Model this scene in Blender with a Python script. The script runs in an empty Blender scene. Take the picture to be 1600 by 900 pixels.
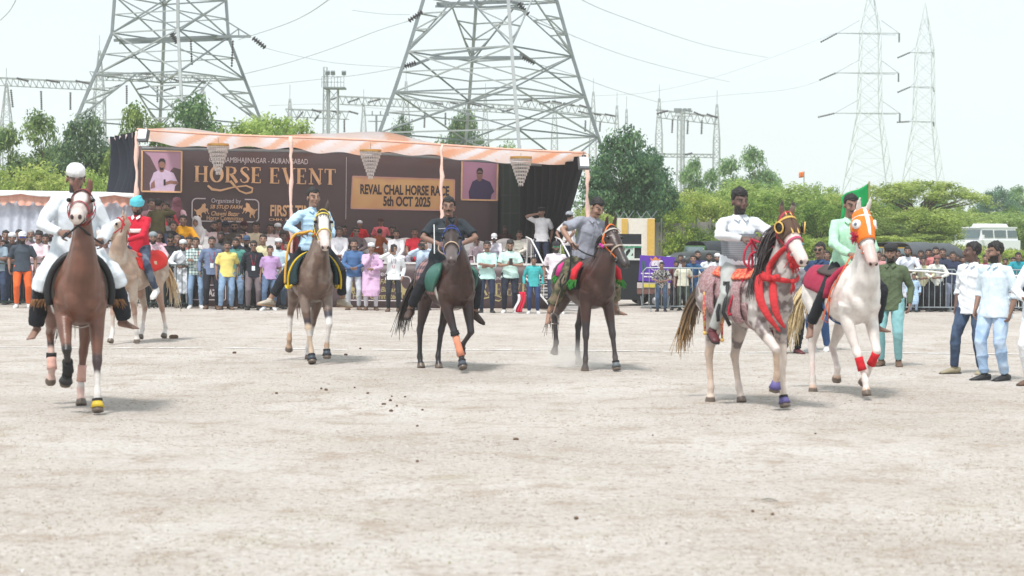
import bpy, math, random
import numpy as np
from mathutils import Vector, Matrix, noise as mnoise

# ------------------------------------------------------------------ camera
SC = bpy.context.scene
COL = SC.collection
R = math.radians
HAZE = .0007
FPX, CAMH = 3000.0, 1.75
PITCH, ROLL = math.atan(78 / FPX), R(0.4)
cam_data = bpy.data.cameras.new('camera')
cam = bpy.data.objects.new('camera', cam_data)
COL.objects.link(cam)
cam_data.sensor_width = 36.0
cam_data.lens = 36.0 * FPX / 1600
cam_data.clip_end = 6000
CAMM = Matrix.Translation((0, 0, CAMH)) @ Matrix.Rotation(R(90) - PITCH, 4, 'X') @ Matrix.Rotation(ROLL, 4, 'Z')
cam.matrix_world = CAMM
cam_data.dof.use_dof = True
cam_data.dof.focus_distance = 36.0
cam_data.dof.aperture_fstop = 3.2
SC.camera = cam

# ------------------------------------------------------------------ world, sun, exposure
SUN_EL, SUN_AZ = R(60), R(205)          # azimuth clockwise from +Y (north): behind the camera, to the left
world = bpy.data.worlds.new("World")
SC.world = world
world.use_nodes = True
wn, wl = world.node_tree.nodes, world.node_tree.links
wn.clear()
w_out = wn.new('ShaderNodeOutputWorld')
w_bg = wn.new('ShaderNodeBackground')
w_sky = wn.new('ShaderNodeTexSky')
w_sky.sky_type = 'NISHITA'
w_sky.sun_disc = False
w_sky.sun_elevation = SUN_EL
w_sky.sun_rotation = SUN_AZ
w_sky.dust_density = 3.0
w_sky.air_density = 1.0
w_mix = wn.new('ShaderNodeMix'); w_mix.data_type = 'RGBA'
w_tc = wn.new('ShaderNodeTexCoord')
w_map = wn.new('ShaderNodeMapping'); w_map.inputs['Scale'].default_value = (1.5, 1.5, 4.0)
w_noi = wn.new('ShaderNodeTexNoise'); w_noi.inputs['Scale'].default_value = 2.2; w_noi.inputs['Detail'].default_value = 5.0
w_ramp = wn.new('ShaderNodeMapRange')
w_ramp.inputs[1].default_value = 0.30; w_ramp.inputs[2].default_value = 0.62
w_ramp.inputs[3].default_value = 0.88; w_ramp.inputs[4].default_value = 0.97
wl.new(w_tc.outputs['Generated'], w_map.inputs['Vector'])
wl.new(w_map.outputs[0], w_noi.inputs['Vector'])
wl.new(w_noi.outputs['Fac'], w_ramp.inputs[0])
wl.new(w_ramp.outputs[0], w_mix.inputs[0])
wl.new(w_sky.outputs[0], w_mix.inputs[6])
w_mix.inputs[7].default_value = (9.55, 10.6, 11.1, 1)      # bright thin cloud cover, in the sky texture's units
wl.new(w_mix.outputs[2], w_bg.inputs['Color'])
w_bg.inputs['Strength'].default_value = 0.08
wl.new(w_bg.outputs[0], w_out.inputs['Surface'])

sun_data = bpy.data.lights.new('sun', 'SUN')
sun_data.energy = 3.1
sun_data.angle = R(9)
sun_data.color = (1.0, 0.97, 0.935)
sun = bpy.data.objects.new('sun', sun_data)
COL.objects.link(sun)
_sd = Vector((math.sin(SUN_AZ) * math.cos(SUN_EL), math.cos(SUN_AZ) * math.cos(SUN_EL), math.sin(SUN_EL)))
sun.rotation_euler = _sd.to_track_quat('Z', 'Y').to_euler()
sun.location = _sd * 60

SC.view_settings.view_transform = 'Standard'
SC.view_settings.look = 'None'
SC.view_settings.gamma = 1.0
SC.view_settings.exposure = 0.36
SC.render.engine = 'CYCLES'
SC.cycles.max_bounces = 5
SC.cycles.volume_bounces = 2
SC.cycles.transparent_max_bounces = 6
SC.cycles.use_denoising = True

# ------------------------------------------------------------------ measuring: the photograph's pixels to places in the world
def ray(px, py):
    v = Vector(((px - 800) / FPX, -(py - 450) / FPX, -1.0))
    return (CAMM.to_3x3() @ v)
def W(px, py, D):
    d = ray(px, py)
    return Vector((0, 0, CAMH)) + d * (D / d.y)
def G(px, py):
    d = ray(px, py)
    return Vector((0, 0, CAMH)) + d * (-CAMH / d.z)
def ground(px, D):            # the ground point under image column px, D metres out
    p = W(px, 400, D)
    return Vector((p.x, p.y, 0))

# ------------------------------------------------------------------ materials
_MC = {}
def mat(name, col, rough=0.75, var=0.10, scale=12.0, bump=0.0, bscale=60.0, metal=0.0, attr=None, sheen=0.0, spec=0.4, bdist=0.01):
    key = (name, tuple(col), rough, var, scale, bump, bscale, metal, attr, spec)
    if key in _MC: return _MC[key]
    m = bpy.data.materials.new(name); m.use_nodes = True
    nt = m.node_tree; N, L = nt.nodes, nt.links
    b = N['Principled BSDF']
    b.inputs['Roughness'].default_value = rough
    b.inputs['Metallic'].default_value = metal
    b.inputs['Specular IOR Level'].default_value = spec
    if sheen: b.inputs['Sheen Weight'].default_value = sheen
    tc = N.new('ShaderNodeTexCoord')
    src = None
    if attr:
        a = N.new('ShaderNodeAttribute'); a.attribute_name = attr
        src = a.outputs['Color']
    if var > 0:
        no = N.new('ShaderNodeTexNoise'); no.inputs['Scale'].default_value = scale; no.inputs['Detail'].default_value = 4
        L.new(tc.outputs['Object'], no.inputs['Vector'])
        mr = N.new('ShaderNodeMapRange'); mr.inputs[1].default_value = .25; mr.inputs[2].default_value = .75
        mr.inputs[3].default_value = 1 - var; mr.inputs[4].default_value = 1 + var
        L.new(no.outputs['Fac'], mr.inputs[0])
        mx = N.new('ShaderNodeMix'); mx.data_type = 'RGBA'; mx.blend_type = 'MULTIPLY'; mx.inputs[0].default_value = 1
        if src: L.new(src, mx.inputs[6])
        else: mx.inputs[6].default_value = (*col, 1)
        L.new(mr.outputs[0], mx.inputs[7])
        L.new(mx.outputs[2], b.inputs['Base Color'])
    else:
        if src: L.new(src, b.inputs['Base Color'])
        else: b.inputs['Base Color'].default_value = (*col, 1)
    if bump:
        n2 = N.new('ShaderNodeTexNoise'); n2.inputs['Scale'].default_value = bscale; n2.inputs['Detail'].default_value = 3
        L.new(tc.outputs['Object'], n2.inputs['Vector'])
        bp = N.new('ShaderNodeBump'); bp.inputs['Strength'].default_value = bump; bp.inputs['Distance'].default_value = bdist
        L.new(n2.outputs['Fac'], bp.inputs['Height']); L.new(bp.outputs[0], b.inputs['Normal'])
    m.diffuse_color = (*col, 1)
    _MC[key] = m
    return m

def srgb(r, g, b):
    f = lambda c: (c / 255 / 12.92) if c / 255 <= .04045 else ((c / 255 + .055) / 1.055) ** 2.4
    return (f(r), f(g), f(b))

def cloth(name, col, **k):
    k.setdefault('rough', .85); k.setdefault('var', .10); k.setdefault('bump', .35); k.setdefault('bscale', 16)
    k.setdefault('bdist', .03)
    return mat(name, col, **k)

def wave_mat(name, cols, axis='x', scale=10.0, duty=.5, rough=.85):
    """cloth with woven stripes or checks: two colours, object coordinates"""
    key = ('wave', name, tuple(cols), axis, scale, duty)
    if key in _MC: return _MC[key]
    m = bpy.data.materials.new(name); m.use_nodes = True
    N, L = m.node_tree.nodes, m.node_tree.links
    b = N['Principled BSDF']; b.inputs['Roughness'].default_value = rough
    tc = N.new('ShaderNodeTexCoord'); sp = N.new('ShaderNodeSeparateXYZ')
    L.new(tc.outputs['Object'], sp.inputs[0])
    outs = []
    for ax in axis:
        w = N.new('ShaderNodeMath'); w.operation = 'MULTIPLY'; w.inputs[1].default_value = scale
        L.new(sp.outputs[{'x': 0, 'y': 1, 'z': 2}[ax]], w.inputs[0])
        f = N.new('ShaderNodeMath'); f.operation = 'FRACT'; L.new(w.outputs[0], f.inputs[0])
        g = N.new('ShaderNodeMath'); g.operation = 'GREATER_THAN'; g.inputs[1].default_value = duty
        L.new(f.outputs[0], g.inputs[0]); outs.append(g.outputs[0])
    o = outs[0]
    if len(outs) > 1:
        a = N.new('ShaderNodeMath'); a.operation = 'ADD'; L.new(outs[0], a.inputs[0]); L.new(outs[1], a.inputs[1])
        h = N.new('ShaderNodeMath'); h.operation = 'MULTIPLY'; h.inputs[1].default_value = .5; L.new(a.outputs[0], h.inputs[0]); o = h.outputs[0]
    mx = N.new('ShaderNodeMix'); mx.data_type = 'RGBA'
    mx.inputs[6].default_value = (*cols[0], 1); mx.inputs[7].default_value = (*cols[1], 1)
    L.new(o, mx.inputs[0]); L.new(mx.outputs[2], b.inputs['Base Color'])
    _MC[key] = m
    return m

def patch_mat(name, cols, scale=8.0, rough=.85, stretch=(1, 1, 1), lo=.45, hi=.55, third=None, bump=.3):
    """irregular patches of two or three colours (camouflage, brocade, florals)"""
    key = ('patch', name, tuple(cols), scale)
    if key in _MC: return _MC[key]
    m = bpy.data.materials.new(name); m.use_nodes = True
    N, L = m.node_tree.nodes, m.node_tree.links
    b = N['Principled BSDF']; b.inputs['Roughness'].default_value = rough
    tc = N.new('ShaderNodeTexCoord'); mp = N.new('ShaderNodeMapping'); mp.inputs['Scale'].default_value = stretch
    L.new(tc.outputs['Object'], mp.inputs[0])
    no = N.new('ShaderNodeTexNoise'); no.inputs['Scale'].default_value = scale; no.inputs['Detail'].default_value = 2
    L.new(mp.outputs[0], no.inputs['Vector'])
    rp = N.new('ShaderNodeValToRGB')
    e = rp.color_ramp.elements
    e[0].position = lo; e[0].color = (*cols[0], 1); e[1].position = hi; e[1].color = (*cols[1], 1)
    if len(cols) > 2:
        q = e.new(min(hi + .12, .99)); q.color = (*cols[2], 1)
    L.new(no.outputs['Fac'], rp.inputs[0]); L.new(rp.outputs[0], b.inputs['Base Color'])
    if bump:
        bp = N.new('ShaderNodeBump'); bp.inputs['Strength'].default_value = bump; bp.inputs['Distance'].default_value = .02
        L.new(no.outputs['Fac'], bp.inputs['Height']); L.new(bp.outputs[0], b.inputs['Normal'])
    _MC[key] = m
    return m

# ------------------------------------------------------------------ mesh collecting
class MB:
    def __init__(s):
        s.v, s.f, s.mi = [], [], []
    def add(s, vs, fs, mi=0):
        o = len(s.v)
        s.v.extend([tuple(map(float, p)) for p in vs])
        s.f.extend([tuple(o + i for i in f) for f in fs]); s.mi.extend([mi] * len(fs))
        return s
    def box(s, c, sz, rot=None, mi=0, taper=1.0):
        hx, hy, hz = sz[0] / 2, sz[1] / 2, sz[2] / 2
        vs = []
        for z in (-1, 1):
            t = taper if z > 0 else 1
            for x, y in ((-1, -1), (1, -1), (1, 1), (-1, 1)):
                p = Vector((x * hx * t, y * hy * t, z * hz))
                if rot is not None: p = rot @ p
                vs.append(p + Vector(c))
        return s.add(vs, [(3, 2, 1, 0), (4, 5, 6, 7), (0, 1, 5, 4), (1, 2, 6, 5), (2, 3, 7, 6), (3, 0, 4, 7)], mi)
    def bar(s, a, b, r, mi=0, n=4, r2=None):
        a, b = Vector(a), Vector(b)
        return s.tube([a, b], [r, r2 if r2 is not None else r], n=n, mi=mi)
    def tube(s, pts, rad, n=8, mi=0, up=None, cap=True, closed=False, pw=2.0):
        """rings along pts; rad: float or (half width, half height) per point; up: the direction of the 'height' axis"""
        P = [Vector(p) for p in pts]
        vs, fs = [], []
        m = len(P)
        if isinstance(rad, (int, float)): rad = [rad] * m
        U = None
        for i, p in enumerate(P):
            if closed: t = (P[(i + 1) % m] - P[i - 1])
            elif i == 0: t = P[1] - P[0]
            elif i == m - 1: t = P[-1] - P[-2]
            else: t = P[i + 1] - P[i - 1]
            if t.length < 1e-9: t = Vector((0, 0, 1))
            t.normalize()
            if up is not None:
                u = Vector(up[i] if isinstance(up, list) else up)
            else:
                u = U if U is not None else (Vector((0, 0, 1)) if abs(t.z) < .9 else Vector((0, 1, 0)))
            u = u - t * u.dot(t)
            if u.length < 1e-5: u = t.orthogonal()
            u.normalize(); U = u
            w = t.cross(u)
            r = rad[i]
            rw, rh = (r, r) if isinstance(r, (int, float)) else (r[0], r[1])
            for k in range(n):
                a = 2 * math.pi * (k + .5) / n
                ca, sa = math.cos(a), math.sin(a)
                if pw != 2.0:
                    ca = math.copysign(abs(ca) ** (2 / pw), ca); sa = math.copysign(abs(sa) ** (2 / pw), sa)
                vs.append(p + w * (rw * ca) + u * (rh * sa))
        for i in range(m - 1 if not closed else m):
            j = (i + 1) % m
            for k in range(n):
                k2 = (k + 1) % n
                fs.append((i * n + k, i * n + k2, j * n + k2, j * n + k))
        if cap and not closed:
            fs.append(tuple(range(n))[::-1]); fs.append(tuple((m - 1) * n + k for k in range(n)))
        return s.add(vs, fs, mi)
    def ball(s, c, r, n=10, m=7, mi=0, rot=None):
        c = Vector(c); r = (r, r, r) if isinstance(r, (int, float)) else r
        vs, fs = [], []
        for i in range(m + 1):
            ph = math.pi * i / m
            for k in range(n):
                a = 2 * math.pi * k / n
                p = Vector((r[0] * math.sin(ph) * math.cos(a), r[1] * math.sin(ph) * math.sin(a), r[2] * math.cos(ph)))
                if rot is not None: p = rot @ p
                vs.append(c + p)
        for i in range(m):
            for k in range(n):
                k2 = (k + 1) % n
                if i == 0: fs.append((k, n + k, n + k2))
                elif i == m - 1: fs.append((i * n + k, (i + 1) * n + k, i * n + k2))
                else: fs.append((i * n + k, (i + 1) * n + k, (i + 1) * n + k2, i * n + k2))
        return s.add(vs, fs, mi)
    def grid(s, fn, nu, nv, mi=0, thick=0.0):
        """sheet fn(u, v) with optional thickness"""
        vs = [Vector(fn(i / nu, j / nv)) for j in range(nv + 1) for i in range(nu + 1)]
        idx = lambda i, j: j * (nu + 1) + i
        fs = [(idx(i, j), idx(i + 1, j), idx(i + 1, j + 1), idx(i, j + 1)) for j in range(nv) for i in range(nu)]
        if thick:
            nrm = [Vector((0, 0, 0)) for _ in vs]
            for f in fs:
                n = (vs[f[1]] - vs[f[0]]).cross(vs[f[3]] - vs[f[0]])
                for q in f: nrm[q] += n
            k = len(vs)
            for a in range(k):
                q = nrm[a].normalized() if nrm[a].length > 1e-12 else Vector((0, 0, 1))
                vs.append(vs[a] - q * thick)
            fs2 = [tuple(k + q for q in f[::-1]) for f in fs]
            edge = []
            for i in range(nu):
                edge.append((idx(i + 1, 0), idx(i, 0), k + idx(i, 0), k + idx(i + 1, 0)))
                edge.append((idx(i, nv), idx(i + 1, nv), k + idx(i + 1, nv), k + idx(i, nv)))
            for j in range(nv):
                edge.append((idx(0, j), idx(0, j + 1), k + idx(0, j + 1), k + idx(0, j)))
                edge.append((idx(nu, j + 1), idx(nu, j), k + idx(nu, j), k + idx(nu, j + 1)))
            fs = fs + fs2 + edge
        return s.add(vs, fs, mi)
    def prism(s, poly, z0, z1, mi=0, M=None):
        """outline in x-z, thickness along y from z0 to z1"""
        n = len(poly)
        vs = [Vector((p[0], z0, p[1])) for p in poly] + [Vector((p[0], z1, p[1])) for p in poly]
        if M is not None: vs = [M @ v for v in vs]
        fs = [tuple(range(n)), tuple(range(n, 2 * n))[::-1]] + [(i, i + n, (i + 1) % n + n, (i + 1) % n) for i in range(n)]
        return s.add(vs, fs, mi)
    def mesh(s, name, mats=(), smooth=False):
        me = bpy.data.meshes.new(name)
        me.from_pydata(s.v, [], s.f)
        for m in mats: me.materials.append(m)
        if len(mats) > 1: me.polygons.foreach_set('material_index', s.mi)
        if smooth: me.polygons.foreach_set('use_smooth', [True] * len(me.polygons))
        me.validate(clean_customdata=False)
        return me

def obj(name, me, parent=None, M=None, mats=None):
    o = bpy.data.objects.new(name, me)
    COL.objects.link(o)
    if parent is not None: o.parent = parent
    if M is not None: o.matrix_local = M
    if mats is not None:
        mats = mats if isinstance(mats, (list, tuple)) else [mats]
        while len(me.materials) < len(mats): me.materials.append(None)
        for i, m in enumerate(mats):
            o.material_slots[i].link = 'OBJECT'; o.material_slots[i].material = m
    return o
def build(mb, name, m, parent=None, smooth=False, M=None):
    return obj(name, mb.mesh(name, m if isinstance(m, (list, tuple)) else [m], smooth), parent, M)
def empty(name, label, cat, loc=(0, 0, 0), rz=0.0, group=None, M=None):
    o = bpy.data.objects.new(name, None)
    o.empty_display_size = .2
    COL.objects.link(o)
    if M is not None: o.matrix_world = M
    else:
        o.location = loc; o.rotation_euler = (0, 0, rz)
    tag(o, label, cat, group)
    return o
def tag(o, label=None, cat=None, group=None, kind=None):
    if label: o['label'] = label
    if cat: o['category'] = cat
    if group: o['group'] = group
    if kind: o['kind'] = kind
    return o

def weld(mb, voxel, it=4, fac=.5, name='skin'):
    """fuse overlapping closed shapes into one smooth continuous surface"""
    me = bpy.data.meshes.new('tmp'); me.from_pydata(mb.v, [], mb.f)
    o = bpy.data.objects.new('tmp', me); COL.objects.link(o)
    rm = o.modifiers.new('r', 'REMESH'); rm.mode = 'VOXEL'; rm.voxel_size = voxel; rm.adaptivity = 0; rm.use_smooth_shade = True
    if it:
        sm = o.modifiers.new('s', 'SMOOTH'); sm.factor = fac; sm.iterations = it
    dg = bpy.context.evaluated_depsgraph_get()
    dg.update()
    out = bpy.data.meshes.new_from_object(o.evaluated_get(dg))
    out.name = name
    out.polygons.foreach_set('use_smooth', [True] * len(out.polygons))
    bpy.data.objects.remove(o); bpy.data.meshes.remove(me)
    out.materials.clear()
    return out
def verts(me):
    a = np.empty(len(me.vertices) * 3, dtype=np.float32); me.vertices.foreach_get('co', a); return a.reshape(-1, 3).astype(float)
def setverts(me, a):
    me.vertices.foreach_set('co', a.astype(np.float32).ravel()); me.update()
def normals(me):
    a = np.empty(len(me.vertices) * 3, dtype=np.float32); me.vertices.foreach_get('normal', a); return a.reshape(-1, 3).astype(float)
def setcol(me, c, name='Col'):
    at = me.attributes.new(name, 'FLOAT_COLOR', 'POINT')
    c4 = np.ones((len(c), 4), dtype=np.float32); c4[:, :c.shape[1]] = c
    at.data.foreach_set('color', c4.ravel())
def folds(me, amp, seed, freq=14.0, dirs=None, mask=None):
    """cloth folds: a few crossed, warped ridges pushed along the normals"""
    rs = np.random.RandomState(seed)
    v, n = verts(me), normals(me)
    h = np.zeros(len(v))
    for k in range(5):
        d = rs.normal(size=3); d /= np.linalg.norm(d)
        d2 = rs.normal(size=3) * 3
        w = np.sin(v @ d2 + rs.rand() * 6) * 1.4
        h += (1 - np.abs(np.sin((v @ d) * freq * (.6 + rs.rand()) + w + rs.rand() * 6))) ** 2 * rs.uniform(.4, 1) * np.clip(np.sin(v @ (rs.normal(size=3) * 5) + rs.rand() * 6) + .4, 0, 1)
    h = h - h.mean()
    if mask is not None: h *= mask
    setverts(me, v + n * (h * amp)[:, None])
def chain(v, pts):
    """distance to and share along a polyline"""
    P = np.array([list(p) for p in pts], float)
    seg = np.linalg.norm(P[1:] - P[:-1], axis=1); tot = seg.sum(); acc = np.concatenate([[0], np.cumsum(seg)])
    best = np.full(len(v), 1e9); s = np.zeros(len(v))
    for i in range(len(P) - 1):
        d = P[i + 1] - P[i]; L2 = max(d @ d, 1e-12)
        t = np.clip(((v - P[i]) @ d) / L2, 0, 1)
        dist = np.linalg.norm(v - (P[i] + t[:, None] * d), axis=1)
        m = dist < best
        best[m] = dist[m]; s[m] = (acc[i] + t[m] * seg[i]) / tot
    return best, s
def nz(v, scale, seed=0, octv=3):
    return np.array([mnoise.fractal(Vector((p[0] * scale + seed * 7.3, p[1] * scale, p[2] * scale)), 1.0, 2.0, octv) for p in v])
def smooth(pts, k=5):
    P = [Vector(p) for p in pts]; n = len(P) - 1; Q = []
    for i in range(n):
        a, b = P[i], P[i + 1]; p0 = P[max(i - 1, 0)]; p3 = P[min(i + 2, n)]
        for j in range(k):
            t = j / k
            Q.append(((a * 2) + (b - p0) * t + (p0 * 2 - a * 5 + b * 4 - p3) * t * t + (a * 3 - p0 - b * 3 + p3) * t ** 3) * .5)
    return Q + [P[-1]]
def slerp_r(rr, k=5):
    rr = [(r, r) if isinstance(r, (int, float)) else r for r in rr]; o = []
    for i in range(len(rr) - 1):
        for j in range(k): o.append(tuple(rr[i][q] + (rr[i + 1][q] - rr[i][q]) * j / k for q in (0, 1)))
    return o + [rr[-1]]
def smoothstep(a, b, x):
    t = np.clip((x - a) / (b - a), 0, 1); return t * t * (3 - 2 * t)
def ik(a, b, l1, l2, hint):
    """the joint between a and b for bones l1, l2, bent toward hint"""
    a, b = Vector(a), Vector(b); d = b - a; D = min(max(d.length, 1e-4), (l1 + l2) * .999)
    x = (l1 * l1 - l2 * l2 + D * D) / (2 * D)
    h = math.sqrt(max(l1 * l1 - x * x, 0))
    t = d.normalized(); u = Vector(hint); u = u - t * u.dot(t)
    u = u.normalized() if u.length > 1e-5 else t.orthogonal().normalized()
    return a + t * x + u * h
# ------------------------------------------------------------------ people
def V(*a): return Vector(a)
def skin_mat(tone, beard=0):
    key = ('skin', tone, beard)
    if key in _MC: return _MC[key]
    base = {0: (.36, .20, .13), 1: (.31, .18, .13), 2: (.235, .135, .10), 3: (.125, .072, .058)}[tone]
    m = bpy.data.materials.new('skin'); m.use_nodes = True
    N, L = m.node_tree.nodes, m.node_tree.links
    b = N['Principled BSDF']; b.inputs['Roughness'].default_value = .55; b.inputs['Specular IOR Level'].default_value = .35
    a = N.new('ShaderNodeAttribute'); a.attribute_name = 'Msk'
    sp = N.new('ShaderNodeSeparateColor'); L.new(a.outputs['Color'], sp.inputs[0])
    tc = N.new('ShaderNodeTexCoord'); no = N.new('ShaderNodeTexNoise'); no.inputs['Scale'].default_value = 9
    L.new(tc.outputs['Object'], no.inputs['Vector'])
    m0 = N.new('ShaderNodeMix'); m0.data_type = 'RGBA'
    m0.inputs[6].default_value = (*[c * .85 for c in base], 1); m0.inputs[7].default_value = (*[c * 1.18 for c in base], 1)
    L.new(no.outputs['Fac'], m0.inputs[0])
    last = m0.outputs[2]
    def over(fac, col, last):
        mx = N.new('ShaderNodeMix'); mx.data_type = 'RGBA'; L.new(fac, mx.inputs[0]); L.new(last, mx.inputs[6]); mx.inputs[7].default_value = (*col, 1)
        return mx.outputs[2]
    if beard == 1: last = over(sp.outputs[0], (.018, .013, .011), last)
    if beard == 2: last = over(sp.outputs[2], (.02, .015, .012), last)
    if beard == 3: last = over(sp.outputs[0], (.35, .33, .31), last)
    last = over(sp.outputs[1], (.016, .012, .011), last)
    L.new(last, b.inputs['Base Color'])
    _MC[key] = m
    return m

HEAD_BALLS = [((0, .018, .036), (.072, .093, .083)), ((0, -.028, -.012), (.061, .066, .082)), ((0, -.040, -.072), (.045, .044, .036)),
              ((0, -.088, -.050), (.024, .012, .011)), ((-.076, .012, -.008), (.009, .020, .031)), ((.076, .012, -.008), (.009, .020, .031)),
              ((-.030, -.082, .030), (.024, .012, .009)), ((.030, -.082, .030), (.024, .012, .009)), ((0, -.078, -.088), (.018, .016, .014)),
              ((-.042, -.062, -.018), (.020, .022, .020)), ((.042, -.062, -.018), (.020, .022, .020))]

def joints(p):
    """solve the skeleton of a pose"""
    J = {}
    P = Vector(p.get('P', (0, 0, .93)))
    T = Matrix.Translation(P) @ Matrix.Rotation(R(p.get('yaw', 0)), 4, 'Z') @ Matrix.Rotation(R(p.get('side', 0)), 4, 'Y') @ Matrix.Rotation(R(p.get('lean', 0)), 4, 'X')
    J['P'], J['T'] = P, T
    hw = p.get('bulk', 1.0)
    J['bulk'] = hw
    for s, k in ((-1, 'R'), (1, 'L')):
        sh = T @ V(s * .172 * (hw * .5 + .5), .005, .428)
        wr = T @ Vector(p.get('w' + k, (s * .27, -.03, -.06)))
        J['sh' + k] = sh
        d = wr - sh
        if d.length > .535: wr = sh + d.normalized() * .535
        hint = T.to_3x3() @ Vector(p.get('e' + k, (s * .5, .8, -.3)))
        J['el' + k] = ik(sh, wr, .285, .255, hint); J['wr' + k] = wr
        hd = p.get('h' + k)
        J['hd' + k] = (T.to_3x3() @ Vector(hd)).normalized() if hd else (wr - J['el' + k]).normalized()
        pn = p.get('p' + k)
        J['pn' + k] = (T.to_3x3() @ Vector(pn)).normalized() if pn else V(-s, 0, 0)
        hip = P + Matrix.Rotation(R(p.get('hipyaw', p.get('yaw', 0) * .5)), 3, 'Z') @ V(s * .092, 0, -.02)
        an = Vector(p.get('a' + k, (s * .12, .02, .085)))
        J['hip' + k] = hip
        d = an - hip
        if d.length > .862: an = hip + d.normalized() * .862
        J['kn' + k] = ik(hip, an, .435, .43, Vector(p.get('k' + k, (s * .12, -1, 0)))); J['an' + k] = an
        J['ft' + k] = Vector(p.get('f' + k, (s * .25, -1, -.05))).normalized()
    J['H'] = T @ Matrix.Translation((0, -.025, .645)) @ Matrix.Rotation(R(p.get('hy', 0)), 4, 'Z') @ Matrix.Rotation(R(p.get('hp', 0)), 4, 'X') @ Matrix.Rotation(R(p.get('hr', 0)), 4, 'Y') @ Matrix.Scale(p.get('hs', 1.08), 4)
    J['curl'] = p.get('curl', 35)
    return J

def hand(mb, wr, d, pn, side, curl, fr=.0085):
    """palm, four unequal fingers and a thumb; d: along the hand, pn: the way the palm faces"""
    pn = (pn - d * pn.dot(d)); pn = pn.normalized() if pn.length > 1e-4 else d.orthogonal().normalized()
    w = d.cross(pn).normalized() * side      # toward the thumb
    mb.tube([wr - d * .02, wr + d * .03, wr + d * .085], [(.024, .018), (.036, .016), (.040, .013)], n=8, up=pn)
    for k, (o, ln) in enumerate(((.030, .072), (.010, .082), (-.011, .076), (-.031, .060))):
        b = wr + d * .082 + w * o
        pts = [b]; a = 0.0; q = b
        for j, sl in enumerate((.45, .32, .23)):
            a += R(curl) * (.9 if j == 0 else .8)
            dd = d * math.cos(a) + pn * math.sin(a) + w * (o * .8 * (1 if curl < 30 else .2))
            q = q + dd.normalized() * (ln * sl); pts.append(q)
        mb.tube(pts, [fr, fr * .98, fr * .9, fr * .75], n=6)
    b = wr + d * .02 + w * .026
    q1 = b + (d * .55 + w * .75 + pn * .3).normalized() * .038
    q2 = q1 + (d * .85 + w * .15 + pn * (.2 + curl / 60)).normalized() * .030
    q3 = q2 + (d * .8 - w * .15 + pn * (.2 + curl / 50)).normalized() * .022
    mb.tube([b - d * .01, q1, q2, q3], [.014, .012, .0098, .008], n=6)

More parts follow.
